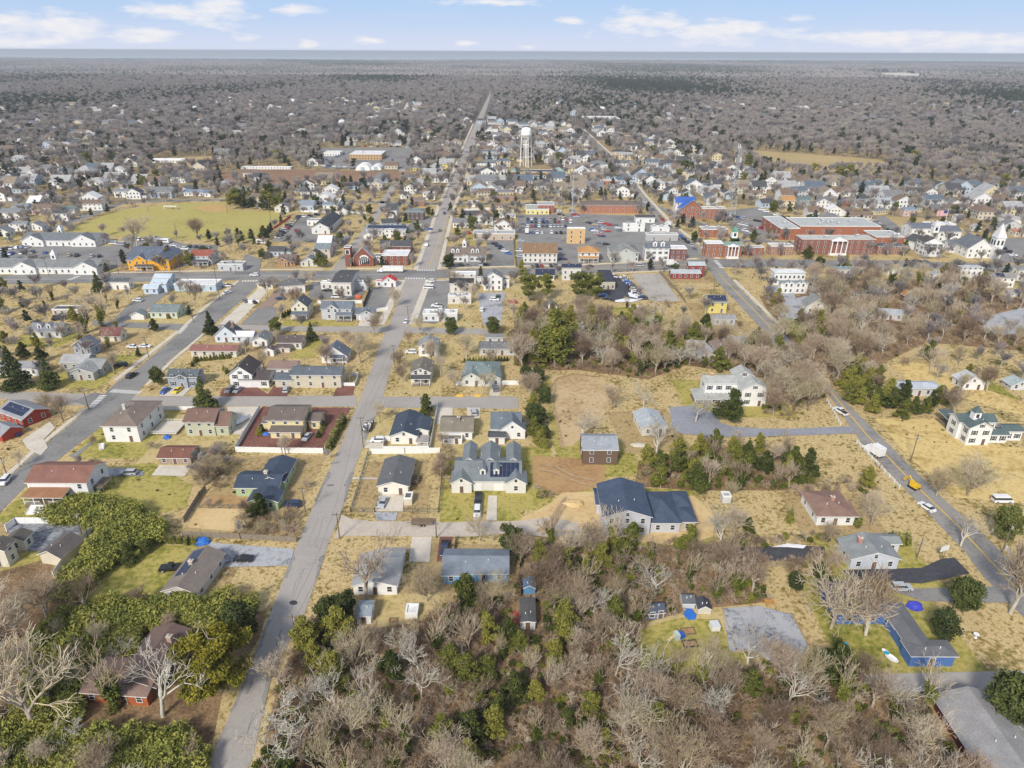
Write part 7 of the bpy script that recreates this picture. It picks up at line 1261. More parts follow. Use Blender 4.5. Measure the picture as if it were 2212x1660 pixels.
PROTO['big'] = [bare_proto('g', 31, PALE, TWIG, H=18, nb=(7, 6, 5, 4), levels=5, spread=.7, up=.3, trunk=.2, minr=.045, r0=.42, wig=3), bare_proto('g', 32, BARK, TWIG, H=17, nb=(7, 6, 5, 4), levels=5, spread=.85, up=.22, trunk=.18, minr=.045, r0=.42, wig=3), bare_proto('g', 33, BARK, TWIG, H=17, nb=(5, 5, 4, 3), levels=5, spread=.62, up=.26, trunk=.42, minr=.04, r0=.42, wig=3)]
PROTO['thicket'] = [bare_proto('t', 41 + i, RUST if i % 2 else TWIG, RUST if i % 2 else TWIG, H=4.2, nb=(9, 5, 4, 3), levels=5, spread=.9, up=.2, trunk=.12, minr=.022, r0=.07, gnarl=.3) for i in range(4)]
def leafy(kind, seed, H, n, size, mat, ratio=.06):
    rr = np.random.default_rng(seed); P, Nn = crown_pts(kind, H, rr, n); V, Fc = leaves(P, Nn, size, rr); cr_ = np_mesh('crown', V, Fc, mat)
    S = [(0, 0, 0, 0, 0, H * .5, H * ratio * .35, H * ratio * .25), (0, 0, H * .5, 0, 0, H * .9, H * ratio * .25, .03)]
    for i in range(10): a = rr.uniform(0, 6.3); z = rr.uniform(.3, .8) * H; S.append((0, 0, z, math.cos(a) * H * .16, math.sin(a) * H * .16, z + H * .08, .06, .03))
    V, Fc = seg_mesh(S, 5); return (np_mesh('trunk', V, Fc, BARK), cr_, H)
PROTO['cedar'] = [leafy('cedar', 51 + i, 9, 5200, .34, LEAF) for i in range(4)]
PROTO['holly'] = [leafy('holly', 61 + i, 7, 5200, .28, LEAFD) for i in range(2)]
PROTO['pine'] = [leafy('pine', 71 + i, 12, 5200, .36, LEAF) for i in range(2)]
PROTO['spruce'] = [leafy('spruce', 81 + i, 10, 5200, .32, LEAFD) for i in range(2)]
PROTO['gold'] = [leafy('gold', 91, 14, 14000, .36, LEAFG)]
PROTO['arb'] = [leafy('arb', 95 + i, 3, 900, .2, LEAF) for i in range(2)]
PROTO['bush'] = [leafy('bush', 98 + i, 1.6, 1200, .16, LEAF, .04) for i in range(2)]
def ivy_proto(seed, H):
    th_, tn = grow(seed, H=H, nb=(5, 4, 3, 3), levels=5, spread=.6, up=.35, trunk=.34, minr=.03, r0=.24); rr = np.random.default_rng(seed); P, Nn = [], []
    for s in th_:
        p, q = np.array(s[:3]), np.array(s[3:6])
        if max(p[2], q[2]) > H * .8: continue
        k = int(np.linalg.norm(q - p) * 130 * max(.25, 1 - p[2] / H)); t = rr.uniform(0, 1, (k, 1)); v = rr.normal(0, 1, (k, 3)); v /= np.linalg.norm(v, axis=1)[:, None]
        P.append(p + (q - p) * t + v * rr.uniform(.2, 1.0, (k, 1)) * (.95 - .45 * p[2] / H) * (1 if s[6] > .1 else .55)); Nn.append(v)
    P = np.vstack(P); Nn = np.vstack(Nn); V, Fc = leaves(P, Nn, .26, rr); m = len(V)
    iv = np_mesh('ivy', V, Fc, IVY); V, Fc = seg_mesh(th_, 5); a = np_mesh('trunk', V, Fc, BARK); V, Fc = seg_mesh(tn, 3); return (a, np_mesh('crown', V, Fc, TWIG), H, iv)
PROTO['ivy'] = [ivy_proto(101 + i, 10) for i in range(3)]
NAMES = {'bare': ('bare_tree', 'bare tree'), 'dead': ('dead_tree', 'bare tree'), 'big': ('bare_tree', 'bare tree'), 'thicket': ('bare_shrub', 'shrub'), 'cedar': ('cedar_tree', 'evergreen tree'), 'holly': ('holly_tree', 'evergreen tree'), 'pine': ('pine_tree', 'evergreen tree'), 'spruce': ('spruce_tree', 'evergreen tree'),
         'gold': ('golden_conifer', 'evergreen tree'), 'arb': ('arborvitae', 'shrub'), 'bush': ('evergreen_shrub', 'shrub'), 'ivy': ('ivy_tree', 'ivy-clad tree')}
ADJ = {'bare': 'fine-twigged leafless tree', 'dead': 'dead tree with thick pale crooked branches', 'big': 'very large leafless tree', 'thicket': 'leafless tangled shrub', 'cedar': 'dark green cedar', 'holly': 'rounded dark evergreen', 'pine': 'open-crowned pine', 'spruce': 'pointed dark conifer', 'bush': 'low evergreen shrub', 'ivy': 'ivy-wrapped leafless tree', 'arb': 'slim clipped arborvitae'}
def plant(x, y, H, kind, lab, group=None, var=None, width=1.0):
    pr = R.choice(PROTO[kind]) if var is None else PROTO[kind][var]; nm, cat = NAMES[kind]; s = H / pr[2]
    t = empty(nm, (x, y, 0), R.uniform(0, 6.283)); tag(t, lab, cat, group); t.scale = (s * width, s * width, s)
    mk('trunk', pr[0], t); mk('crown', pr[1], t)
    if len(pr) > 3: mk('ivy', pr[3], t)
    return t
TAKEN = []
def hand(x, y, yt, kind, lab, var=None, width=1.0, group=None):
    p = at(x, y); H = min(height_of(x, y, yt), 26); plant(p[0], p[1], H, kind, lab, group, var, width); TAKEN.append((p[0], p[1]))
HAND = [(445, 884, 812, 'spruce', 'tall dense conifer at the kerb between the white corner house and the cream drive'), (456, 722, 672, 'spruce', 'dark conifer where the side roads meet near the light blue house'), (342, 832, 792, 'holly', 'spreading dark evergreen left of the small blue-grey house'), (38, 838, 748, 'spruce', 'tall yellow-green conifer at the left edge'), (112, 838, 772, 'spruce', 'dark conifer with bare tree before it at the left'),
 (137, 910, 852, 'bare', 'leafless tree on the lawn beside the brick bungalow'), (100, 888, 850, 'bare', 'small leafless tree at the crosswalk corner'), (42, 1010, 970, 'bare', 'small leafless tree on the verge at the left edge'), (297, 533, 464, 'big', 'huge pale leafless sycamore in front of the ball field'), (427, 516, 470, 'bare', 'round leafless tree at the near edge of the ball field'),
 (422, 666, 600, 'bare', 'dark leafless tree on the lawn before the pale blue shop building'), (778, 785, 706, 'bare', 'tall upright leafless tree in the tan field left of the long road'), (748, 742, 712, 'bare', 'slender small leafless tree near the half-blue roof'), (597, 724, 686, 'holly', 'round green evergreen at the end of the brown lot'), (674, 736, 696, 'spruce', 'dark conifer by the side street below the three houses'),
 (885, 753, 710, 'bare', 'leafless street tree right of the long road below the clinic'), (975, 724, 684, 'holly', 'round evergreen in front of the clinic'), (1065, 724, 682, 'holly', 'round evergreen at the end of the side street'), (921, 898, 850, 'cedar', 'bushy cedar at the kerb between two white houses'), (820, 914, 864, 'bare', 'bushy leafless tree on the corner lawn right of the long road'),
 (1103, 1195, 1132, 'holly', 'round dark evergreen below the gravel lane'), (1037, 1168, 1112, 'bare', 'upright leafless tree on the gravel lane verge'), (793, 1302, 1142, 'big', 'huge leaning leafless tree over the small grey-roofed house', 2), (712, 1346, 1284, 'holly', 'left dark evergreen of a pair by the pale blue shed'), (745, 1342, 1276, 'holly', 'right dark evergreen of a pair by the pale blue shed'),
 (1010, 1314, 1238, 'cedar', 'tall cedar behind the bright blue ranch house'), (922, 1300, 1225, 'bare', 'slim leafless tree left of the bright blue ranch house'), (1062, 1312, 1240, 'bare', 'spreading leafless tree before the bright blue ranch house'), (477, 1492, 1350, 'gold', 'large golden-green conifer beside the long road at the lower left'), (530, 1385, 1300, 'holly', 'dark leafy tree above the golden conifer'),
 (250, 1535, 1392, 'ivy', 'ivy-trunked pale tree before the brown-roofed house'), (352, 1548, 1408, 'dead', 'spreading pale bare tree in front of the brown-roofed house'), (268, 1436, 1382, 'dead', 'small pale bare tree left of the brown roof'), (78, 1575, 1385, 'big', 'great leaning leafless tree at the lower left edge', 1), (105, 1345, 1235, 'bare', 'pale leafless tree left of the yellow-green lawn'), (20, 1420, 1275, 'big', 'tall leafless tree on the left edge above the thicket', 1),
 (281, 1218, 1172, 'spruce', 'low dark conifer on the lawn above the taupe-roofed ranch'), (316, 1196, 1166, 'holly', 'round dark bush beside the low conifer'), (563, 1118, 1065, 'cedar', 'yellow-green evergreen at the corner of the light green house'), (1576, 914, 838, 'cedar', 'massive dark evergreen before the white farmhouse'), (1503, 912, 842, 'dead', 'gnarled old bare tree standing in the looping drive'),
 (1418, 984, 904, 'dead', 'broken bare tree in front of the metal-roofed shed'), (1872, 1054, 1007, 'cedar', 'dense evergreen on the meadow left of the county road'), (1880, 1136, 1064, 'bare', 'leafless tree right of the reddish hip-roofed bungalow'), (2163, 1166, 1094, 'holly', 'dark evergreen in the right meadow near the street pole'), (2090, 1072, 985, 'bare', 'rounded leafless tree in the straw meadow, farther of two'), (2022, 1072, 1012, 'bare', 'rounded leafless tree at the roadside meadow, nearer of two'),
 (2182, 1326, 1165, 'big', 'huge pale bare sycamore at the right edge over the county road'), (2075, 1180, 1112, 'dead', 'bare tree toppled over the county road'), (1795, 1358, 1212, 'big', 'enormous leafless tree before the blue school building, left of two', 1), (1869, 1372, 1228, 'big', 'enormous leafless tree before the blue school building, right of two'), (2079, 1324, 1245, 'holly', 'green conifer between the drives at the right'), (2030, 1382, 1318, 'holly', 'rounded green shrub-like tree right of the blue school building'),
 (2178, 1570, 1455, 'holly', 'large green evergreen above the grey roof in the bottom right'), (1800, 1432, 1378, 'cedar', 'small evergreen left of the toy table'), (1705, 1128, 1092, 'arb', 'pointed dwarf conifer left of the reddish hip roof'), (1853, 1138, 1120, 'bush', 'round bush at the right corner of the reddish hip-roofed bungalow'),
 (1198, 792, 668, 'cedar', 'giant layered cedar in the middle wood'), (1142, 652, 590, 'pine', 'leftmost pine on the lots behind Main Street'), (1180, 648, 592, 'pine', 'second pine from the left behind Main Street'), (1250, 650, 584, 'pine', 'third pine from the left behind Main Street'), (1282, 650, 588, 'pine', 'rightmost pine behind Main Street'), (1300, 728, 664, 'ivy', 'ivy-wrapped column tree in the tan clearing'), (1266, 742, 676, 'ivy', 'forked ivy-covered tree at the edge of the middle wood'), (1346, 722, 676, 'ivy', 'leaning ivy-covered trunk in the tan clearing'),
 (1320, 742, 690, 'ivy', 'short ivy-covered tree between the columns'), (1128, 800, 720, 'bare', 'silvery leafless tree right of the charcoal-roofed house'), (1145, 860, 800, 'bare', 'silvery leafless shrub tree at the head of the meadow'), (1390, 880, 822, 'dead', 'vine-tangled pale tree beside the meadow'), (1322, 885, 830, 'bare', 'small dark leafless tree in the pale meadow'), (1258, 945, 880, 'dead', 'twisted dead tree behind the old barn'),
 (215, 632, 588, 'spruce', 'dark conifer beside the white cottage on Main Street'), (185, 720, 640, 'ivy', 'tall ivy-clad trunk near the flat workshop'), (220, 705, 625, 'ivy', 'ivy-clad tree beside the office drive'), (300, 770, 752, 'cedar', 'low wide juniper in front of the white cars'), (247, 805, 750, 'bare', 'leafless tree before the rambling grey house'), (1012, 535, 513, 'bare', 'small tree behind the bank'), (882, 520, 490, 'spruce', 'pointed reddish-brown conifer behind the church'), (798, 463, 441, 'holly', 'round evergreen in the lawn left of the long road'),
 (803, 487, 468, 'holly', 'round brown-green tree by the church lane'), (735, 525, 500, 'holly', 'dark tree at the corner of the white hall lawn'), (570, 500 + 30, 510, 'bare', 'bare tree by the caravan'), (1020, 498, 466, 'holly', 'large dark tree behind the long grey store'), (925, 465, 446, 'holly', 'round evergreen right of the dark shingled foursquare'), (1158, 925, 870, 'holly', 'tall dense evergreen in the hedge column right of the white gabled house'),
 (1575, 1075, 1040, 'bare', 'leafless tree behind the small white tank shed'), (1584, 1165, 1075, 'bare', 'tall leafless tree right of the small white tank shed'), (1615, 1150, 1118, 'cedar', 'evergreen bush left of the reddish hip-roofed bungalow'), (1318, 1190, 1100, 'ivy', 'ivy-grown tree against the left corner of the new grey house'), (1265, 1235, 1192, 'arb', 'yellow-green clipped column evergreen in the wood edge'), (455, 1140 - 40, 1075, 'bare', 'bare bushy tree in the dirt yard')]
for a in HAND: hand(*a)
def rowof(a, b, n, H, lab, kind='arb', width=1.0):
    p, q = at(*a)[:2], at(*b)[:2]
    for i in range(n): u = p + (q - p) * i / (n - 1); plant(u[0] + R.uniform(-.15, .15), u[1] + R.uniform(-.15, .15), H * R.uniform(.88, 1.1), kind, lab, lab.split(' the ', 1)[0] + 's in the row ' + lab.split(' the ', 1)[-1][:0] + lab[-28:].strip(), None, width)
rowof((322, 1172), (392, 1174), 14, 2.6, 'slim arborvitae in the row along the board fence'); rowof((402, 1176), (425, 1177), 5, 2.7, 'slim arborvitae in the short row beside the blue tarp heap'); rowof((743, 910), (708, 975), 9, 3.6, 'dense arborvitae in the row at the edge of the red gravel yard', width=1.7); rowof((422, 782), (496, 774), 12, 2.6, 'clipped arborvitae in the hedge before the rusty red roof', width=1.4); rowof((416, 792), (424, 780), 3, 2.4, 'clipped arborvitae at the hedge corner left of the tan yard', width=1.4)
rowof((1905, 1176), (1960, 1176), 8, 4.0, 'clipped arborvitae in the block hedge behind the grey roof', width=1.3); rowof((1003, 783), (1096, 780), 16, 2.4, 'small arborvitae in the row behind the teal-roofed house', width=1.3); rowof((688, 945), (700, 922), 3, 2.8, 'dark cone shrub beside the yellow house', width=1.6); rowof((612, 686), (628, 678), 4, 3, 'dark arborvitae beside the cream porch house', width=1.5); rowof((560, 940), (566, 930), 2, 3, 'round cone shrub at the left of the red gravel yard', width=1.9)
rowof((484, 800), (496, 812), 4, 2.4, 'low evergreen at the drive of the white barn-fronted house', width=1.6); rowof((366, 688), (384, 684), 3, 2.6, 'dark cone shrub at the corner of the pale green bungalow', width=1.9); rowof((985, 1100 - 45), (1003, 1100 - 40), 2, 2.6, 'dark cone shrub at the left corner of the twin house', width=1.7)
# scattered trees: a list of candidates, the 300 that show largest of each kind become things, the rest become stuff
CAND = []; GRID = {}
EXTRA = []
def free(x, y, d):
    gx, gy = int(x // 8), int(y // 8)
    for i in range(gx - 1, gx + 2):
        for j in range(gy - 1, gy + 2):
            for (a, b) in GRID.get((i, j), ()):
                if (a - x) ** 2 + (b - y) ** 2 < d * d: return False
    return True
def put(x, y): GRID.setdefault((int(x // 8), int(y // 8)), []).append((x, y))
for a in TAKEN: put(*a)
BB = [(min(p[0] for p in b), min(p[1] for p in b), max(p[0] for p in b), max(p[1] for p in b), b) for b in BLOCK]
def blocked(x, y, m=0):
    for x0, y0, x1, y1, b in BB:
        if x0 - m <= x <= x1 + m and y0 - m <= y <= y1 + m and inside(b, x, y): return True
    return False
HG = {}
for h in HOUSES:
    HG.setdefault((int(h[0] // 60), int(h[1] // 60)), []).append(h)
def nearhouse(x, y, m, front=0):
    gx, gy = int(x // 60), int(y // 60)
    for i in range(gx - 1, gx + 2):
        for j in range(gy - 1, gy + 2):
            for h in HG.get((i, j), ()):
                r = h[2] * .75 + m
                if (h[0] - x) ** 2 + (h[1] - y) ** 2 < r * r: return True
                if front and abs(h[0] - x * h[1] / max(y, 1)) < h[2] and 0 < h[1] - y < front: return True
    return False
def extra(zone, sp, n):
    poly = poly_px(zone); xs = [p[0] for p in poly]; ys = [p[1] for p in poly]
    for _ in range(n):
        x, y = R.uniform(min(xs), max(xs)), R.uniform(min(ys), max(ys))
        if not inside(poly, x, y) or blocked(x, y) or any(blocked(x + a, y + b) for a, b in ((8, 0), (-8, 0), (0, 9), (0, -9))) or nearhouse(x, y, sp): continue
        EXTRA.append((x, y)); h = (x, y, 8, 12, (x, y)); HOUSES.append(h); HG.setdefault((int(x // 60), int(y // 60)), []).append(h)
extra([(0, 345), (430, 400), (620, 400), (720, 320), (900, 280), (900, 560), (0, 560)], 9, 620); extra([(0, 300), (260, 290), (330, 345), (0, 350)], 14, 140); extra([(1000, 260), (1300, 270), (1700, 400), (2212, 400), (2212, 560), (1000, 560)], 8, 1600)
extra([(0, 225), (700, 215), (1000, 240), (1000, 300), (0, 300)], 30, 300); extra([(1050, 215), (2212, 225), (2212, 260), (1050, 260)], 40, 260)
print('extra', len(EXTRA))
def scatter(zone_px, spacing, mix_, hr, region, n_try=6, keep=1.0, front=0, world=None):
    poly = world or poly_px(zone_px); xs = [p[0] for p in poly]; ys = [p[1] for p in poly]; A_ = (max(xs) - min(xs)) * (max(ys) - min(ys)); n = int(A_ / spacing ** 2 * 2.2)
    kinds = list(mix_); wts = [mix_[k] for k in kinds]
    for _ in range(n):
        x, y = R.uniform(min(xs), max(xs)), R.uniform(min(ys), max(ys))
        if not inside(poly, x, y): continue
        if R.random() > keep: continue
        if not free(x, y, spacing * R.uniform(.75, 1.1)) or blocked(x, y) or nearhouse(x, y, 1.2, front): continue
        put(x, y); k = R.choices(kinds, wts)[0]; lo, hi_ = hr; H = R.uniform(lo, hi_) * (.85 if k in ('cedar', 'holly') else 1.0)
        if k == 'thicket': H = R.uniform(3, 4.6)
        if k == 'bush': H = R.uniform(1, 2)
        CAND.append((x, y, H, k, region))
MIXW = {'bare': .46, 'dead': .16, 'ivy': .22, 'cedar': .14, 'thicket': .02}
scatter([(930, 1400), (1300, 1380), (1330, 1700), (1020, 1700)], 4.6, {'cedar': .42, 'ivy': .3, 'bare': .28}, (6, 9.5), 'in the thick wood at the bottom centre')
scatter(WB, 4.9, MIXW, (7.5, 12), 'in the thick wood at the bottom centre', front=9)
scatter([(960, 1420), (1130, 1370), (1160, 1560), (1010, 1600)], 3.6, {'cedar': .8, 'ivy': .2}, (7, 9.5), 'in the thick wood at the bottom centre')
scatter(WL, 6.0, {'bare': .45, 'dead': .15, 'ivy': .1, 'thicket': .3}, (5, 9), 'in the green thicket at the bottom left', front=14)
scatter([(-20, 1320), (100, 1310), (140, 1360), (130, 1600), (-20, 1640)], 5.2, {'bare': .9, 'ivy': .1}, (8, 11), 'in the stand along the lower left edge')
scatter([(1375, 1005), (1480, 970), (1600, 960), (1700, 985), (1760, 1035), (1700, 1060), (1420, 1058)], 4.2, {'cedar': .62, 'bare': .16, 'ivy': .22}, (7.5, 10.5), 'in the evergreen belt behind the new grey house')
scatter([(1128, 800), (1180, 815), (1190, 960), (1140, 975), (1130, 900)], 3.8, {'cedar': .5, 'holly': .5}, (6, 9), 'in the hedge column beside the meadow')
scatter(WM, 5.0, {'cedar': .36, 'bare': .42, 'ivy': .16, 'dead': .06}, (8.5, 13), 'in the middle wood beyond the meadow')
scatter(WR, 7.2, {'bare': .74, 'cedar': .10, 'ivy': .08, 'dead': .08}, (9, 14), 'in the bare wood right of the county road', front=20)
scatter([(1640, 735), (1720, 750), (1780, 850), (1740, 900), (1650, 905), (1652, 850), (1600, 790)], 5.6, {'bare': .82, 'dead': .1, 'cedar': .08}, (10, 14), 'round the white farmhouse')
scatter([(1800, 822), (1850, 800), (1930, 860), (2080, 870), (2060, 900), (1890, 905), (1822, 870)], 4.0, {'cedar': .9, 'bare': .1}, (7.5, 10.5), 'in the dark evergreen belt right of the county road')
scatter([(1900, 735), (2212, 745), (2230, 860), (2060, 850), (1960, 800), (1840, 800)], 9, {'bare': .75, 'cedar': .15, 'thicket': .1}, (7, 11), 'on the tan lots at the right')
scatter([(1560, 1165), (1700, 1180), (1830, 1160), (1830, 1232), (1760, 1260), (1560, 1240)], 5.0, {'thicket': .5, 'bare': .3, 'cedar': .2}, (5, 8), 'in the brush below the reddish hip-roofed bungalow')
scatter([(1700, 1245), (1770, 1262), (1790, 1300), (1660, 1300), (1565, 1270)], 4.6, {'cedar': .5, 'holly': .2, 'bare': .3}, (5.5, 8), 'in the green clump above the gravel yard')
scatter([(1880, 1490), (2000, 1500), (2090, 1640), (2090, 1700), (1900, 1700)], 6, {'bare': .7, 'thicket': .3}, (5, 8), 'at the wood edge by the maroon building')
scatter([(505, 1125), (560, 1110), (645, 1120), (640, 1165), (510, 1160)], 4.0, {'bare': .6, 'thicket': .4}, (4.5, 6.5), 'in the brush below the light green house')
scatter([(400, 985), (470, 960), (500, 1000), (480, 1060), (420, 1050)], 4.4, {'bare': .6, 'thicket': .4}, (5, 7), 'in the brush behind the red-roofed garage')
scatter([(955, 960), (985, 965), (978, 1070), (950, 1060)], 4.5, {'bare': 1}, (5, 7.5), 'along the lot line right of the long grey-roofed house')
scatter([(60, 660), (240, 620), (290, 660), (230, 760), (60, 760)], 8, {'bare': .5, 'ivy': .2, 'cedar': .2, 'thicket': .1}, (6, 10), 'among the lots at the left')
scatter([(0, 620), (90, 625), (110, 730), (0, 740)], 8, {'bare': .6, 'cedar': .4}, (6, 10), 'at the left edge below Main Street')
scatter([(0, 720), (120, 735), (150, 800), (0, 840)], 7, {'cedar': .6, 'bare': .4}, (6, 9), 'round the house at the left edge')
scatter([(380, 500), (470, 478), (560, 500), (600, 490), (570, 535), (450, 528)], 5.5, {'cedar': .45, 'bare': .3, 'ivy': .25}, (6, 10), 'in the clump at the near corner of the ball field')
scatter([(495, 440), (560, 425), (610, 430), (600, 460), (500, 462)], 6, {'pine': .4, 'cedar': .4, 'bare': .2}, (10, 14), 'in the clump beyond the ball field')
scatter([(0, 412), (2260, 412), (2260, 600), (0, 600)], 8.6, {'bare': .70, 'cedar': .18, 'holly': .04, 'thicket': .08}, (6, 11), 'among the town streets')
scatter([(590, 610), (1110, 610), (1110, 880), (760, 880), (560, 840), (470, 760)], 12, {'bare': .9, 'thicket': .1}, (7, 11), 'in the gardens either side of the long road')
scatter([(0, 620), (520, 620), (330, 800), (230, 830), (0, 850)], 11, {'bare': .75, 'cedar': .15, 'thicket': .1}, (6, 9.5), 'in the gardens left of the side road')
scatter([(1110, 640), (1540, 650), (1640, 720), (1560, 760), (1120, 700)], 12, {'bare': .6, 'ivy': .15, 'thicket': .25}, (5, 9), 'in the clearing behind the car lot')
scatter([(1590, 580), (2230, 590), (2230, 640), (1640, 640)], 8.5, {'bare': .8, 'cedar': .12, 'ivy': .08}, (8, 12), 'along Main Street in front of the courthouse')
scatter([(1250, 985), (1380, 900), (1480, 960), (1390, 1010)], 11, {'thicket': .6, 'bare': .4}, (3, 6), 'round the old barn')
scatter([(560, 890), (760, 1000), (700, 1120), (560, 1100), (100, 1120), (0, 1000), (150, 930)], 14, {'thicket': .4, 'bare': .6}, (4, 7.5), 'in the lawns left of the long road')
def ring(d0, d1, spacing, mix_, hr, region, front, keep=1.0):
    hr = (hr[0] + 1.5, hr[1] + 2)
    hw = lambda d: d * .80 + 60
    scatter(None, spacing, mix_, hr, region, world=[(-hw(d0), d0), (hw(d0), d0), (hw(d1), d1), (-hw(d1), d1)], front=front, keep=keep)
ring(600, 720, 8.6, {'bare': .74, 'cedar': .2, 'pine': .06}, (7, 12), 'beyond the town centre', 12)
ring(720, 1000, 8.2, {'bare': .8, 'cedar': .14, 'pine': .06}, (8, 13), 'beyond the town centre', 22)
CAND.sort(key=lambda c: -c[2] / math.hypot(c[0], c[1], HC))
LIM = {'bare': 230, 'dead': 58, 'big': 50, 'thicket': 140, 'cedar': 170, 'holly': 40, 'pine': 30, 'ivy': 90, 'spruce': 30, 'bush': 60}
cnt = {}; REST = []
for x, y, H, k, reg in CAND:
    px_, py_ = proj((x, y, H * .5)) if y > 5 else (-999, -999)
    vis = -60 < px_ < 2270 and py_ < 1760
    if not vis: continue
    cnt[k] = cnt.get(k, 0) + 1
    if cnt[k] <= LIM.get(k, 60): plant(x, y, H, k, f'{ADJ[k]} {reg}', f'{ADJ[k].split(" with")[0]}s {reg}', None, R.uniform(.85, 1.2))
    else: REST.append((x, y, H, k))
print('trees', cnt, 'rest', len(REST))
# ------------------------------------------------------------------ stuff: what nobody could count (instances on points)
def stuff(name, label, cat, protos, pts, turn=None):
    """protos: list of meshes; pts: array (n,5) x y z scale index"""
    col = bpy.data.collections.new(name + '_source'); 
    for i, me in enumerate(protos):
        o = bpy.data.objects.new(f'{name}_source_{i:02d}', me); col.objects.link(o)
    me = bpy.data.meshes.new(name); P = np.asarray(pts, np.float32); me.vertices.add(len(P)); me.vertices.foreach_set('co', P[:, :3].ravel())
    a = me.attributes.new('scl', 'FLOAT', 'POINT'); a.data.foreach_set('value', P[:, 3].copy()); a = me.attributes.new('pick', 'INT', 'POINT'); a.data.foreach_set('value', P[:, 4].astype(np.int32)); a = me.attributes.new('turn', 'FLOAT_VECTOR', 'POINT')
    t = np.zeros((len(P), 3), np.float32); t[:, 2] = NR.uniform(0, 6.283, len(P)) if turn is None else turn; a.data.foreach_set('vector', t.ravel())
    o = mk(name, me); tag(o, label, cat, kind='stuff')
    g = bpy.data.node_groups.new(name, 'GeometryNodeTree'); g.interface.new_socket('Geometry', in_out='INPUT', socket_type='NodeSocketGeometry'); g.interface.new_socket('Geometry', in_out='OUTPUT', socket_type='NodeSocketGeometry')
    n = g.nodes; gi, go = n.new('NodeGroupInput'), n.new('NodeGroupOutput'); ip = n.new('GeometryNodeInstanceOnPoints'); ci = n.new('GeometryNodeCollectionInfo'); ci.inputs['Collection'].default_value = col; ci.inputs['Separate Children'].default_value = True; ci.inputs['Reset Children'].default_value = True
    def at_(nm, ty): q = n.new('GeometryNodeInputNamedAttribute'); q.data_type = ty; q.inputs['Name'].default_value = nm; return q.outputs['Attribute']
    L = g.links; L.new(gi.outputs[0], ip.inputs['Points']); L.new(ci.outputs[0], ip.inputs['Instance']); ip.inputs['Pick Instance'].default_value = True
    L.new(at_('pick', 'INT'), ip.inputs['Instance Index']); L.new(at_('turn', 'FLOAT_VECTOR'), ip.inputs['Rotation']); L.new(at_('scl', 'FLOAT'), ip.inputs['Scale']); L.new(ip.outputs[0], go.inputs[0])
    md = o.modifiers.new('scatter', 'NODES'); md.node_group = g; return o
def vis(x, y, z=4, m=80):
    a, b = proj((x, y, z)); return -m < a < 2212 + m and b < 1660 + m * 1.5
# mid-distance simplified trees
FBARK = layered('far_twigs', [(.34, (.19, .18, .185)), (.43, (.30, .27, .265)), (.52, (.46, .42, .37)), (.60, (.38, .32, .31)), (.68, (.22, .20, .205))], .0042, .05, .3, rnd=.3, bump=0)
FLEAF = layered('far_leaf', [(.3, (.022, .032, .022)), (.5, (.045, .06, .034)), (.7, (.08, .09, .04))], .02, .3, .5, rnd=.3, bump=0)
def mid_bare(seed, H=10, nb=(6, 5, 4, 3)):
    a, b = grow(seed, H=H, nb=nb, levels=5, spread=.62, up=.38, trunk=.3, minr=.07, r0=.2, wig=1)
    V1, F1 = seg_mesh(a, 3); V2, F2 = seg_mesh(b, 3); return np_mesh('mid_tree', np.vstack([V1, V2]), np.vstack([F1, F2 + len(V1)]), [PALE, FBARK], mi=[0] * len(F1) + [1] * len(F2))
def mid_leaf(kind, seed, H, n=260, size=1.0):
    rr = np.random.default_rng(seed); P, Nn = crown_pts(kind, H, rr, n); V, Fc = leaves(P, Nn, size, rr, 1.3); return np_mesh('mid_evergreen', V, Fc, FLEAF)
MID = [mid_bare(201), mid_bare(202, 11), mid_bare(203, 10), mid_bare(204, 12, (5, 5, 4, 3)), mid_leaf('cedar', 211, 9, 420, .8), mid_leaf('holly', 212, 8, 420, .9), mid_leaf('pine', 213, 12, 420, 1.0)]
MH = [10, 11, 10, 12, 9, 8, 12]
def idx(k): return {'cedar': 4, 'holly': 5, 'spruce': 4, 'pine': 6, 'ivy': 4}.get(k, None)
pts = []
for x, y, H, k in REST:
    i = idx(k); i = R.randint(0, 3) if i is None else i; pts.append((x, y, 0, H / MH[i], i))
def vn(x, y, s):     # cheap value noise for stands of evergreens
    return math.sin(x / s * 1.7 + 1.3 * math.sin(y / s * 1.1)) * .5 + math.sin(y / s * 1.3 + x / s * .6 + 2) * .35 + math.sin((x + y) / s * 2.9) * .15
cnt2 = 0
CLEAR = [poly_px(p) for p in ([(1625, 325), (1900, 345), (1945, 365), (1900, 372), (1700, 375), (1630, 350)], [(340, 343), (460, 337), (480, 347), (430, 366), (330, 372)], [(470, 372), (600, 366), (880, 372), (920, 382), (880, 392), (620, 402), (480, 395)])]
def field(d0, d1, sp, hlo, hhi):
    global cnt2
    d = d0
    while d < d1:
        hw = d * .78 + 40; step = sp * (1 + (d - d0) / d0 * .12); n = int(2 * hw / step)
        for i in range(n):
            x = -hw + (i + R.random()) * step; y = d + R.uniform(-.5, .5) * step
            if blocked(x, y) or blocked(x, y + 35) or nearhouse(x, y, 4, 62): continue
            e = vn(x, y * .45, 330) + R.uniform(-.45, .45); i_ = (6 if R.random() < .4 else 4 if R.random() < .7 else 5) if e > .34 or R.random() < .06 else R.randint(0, 3)
            pts.append((x, y, 0, R.uniform(hlo, hhi) / 10.5, i_)); cnt2 += 1
        d += step
field(1000, 1500, 8.2, 10, 14); field(1500, 2600, 12, 10, 14); field(2600, 3500, 16, 11, 15)
stuff('far_woodland', 'grey-brown leafless woodland with scattered evergreens spreading beyond the town', 'woodland', MID, pts)
HP = []
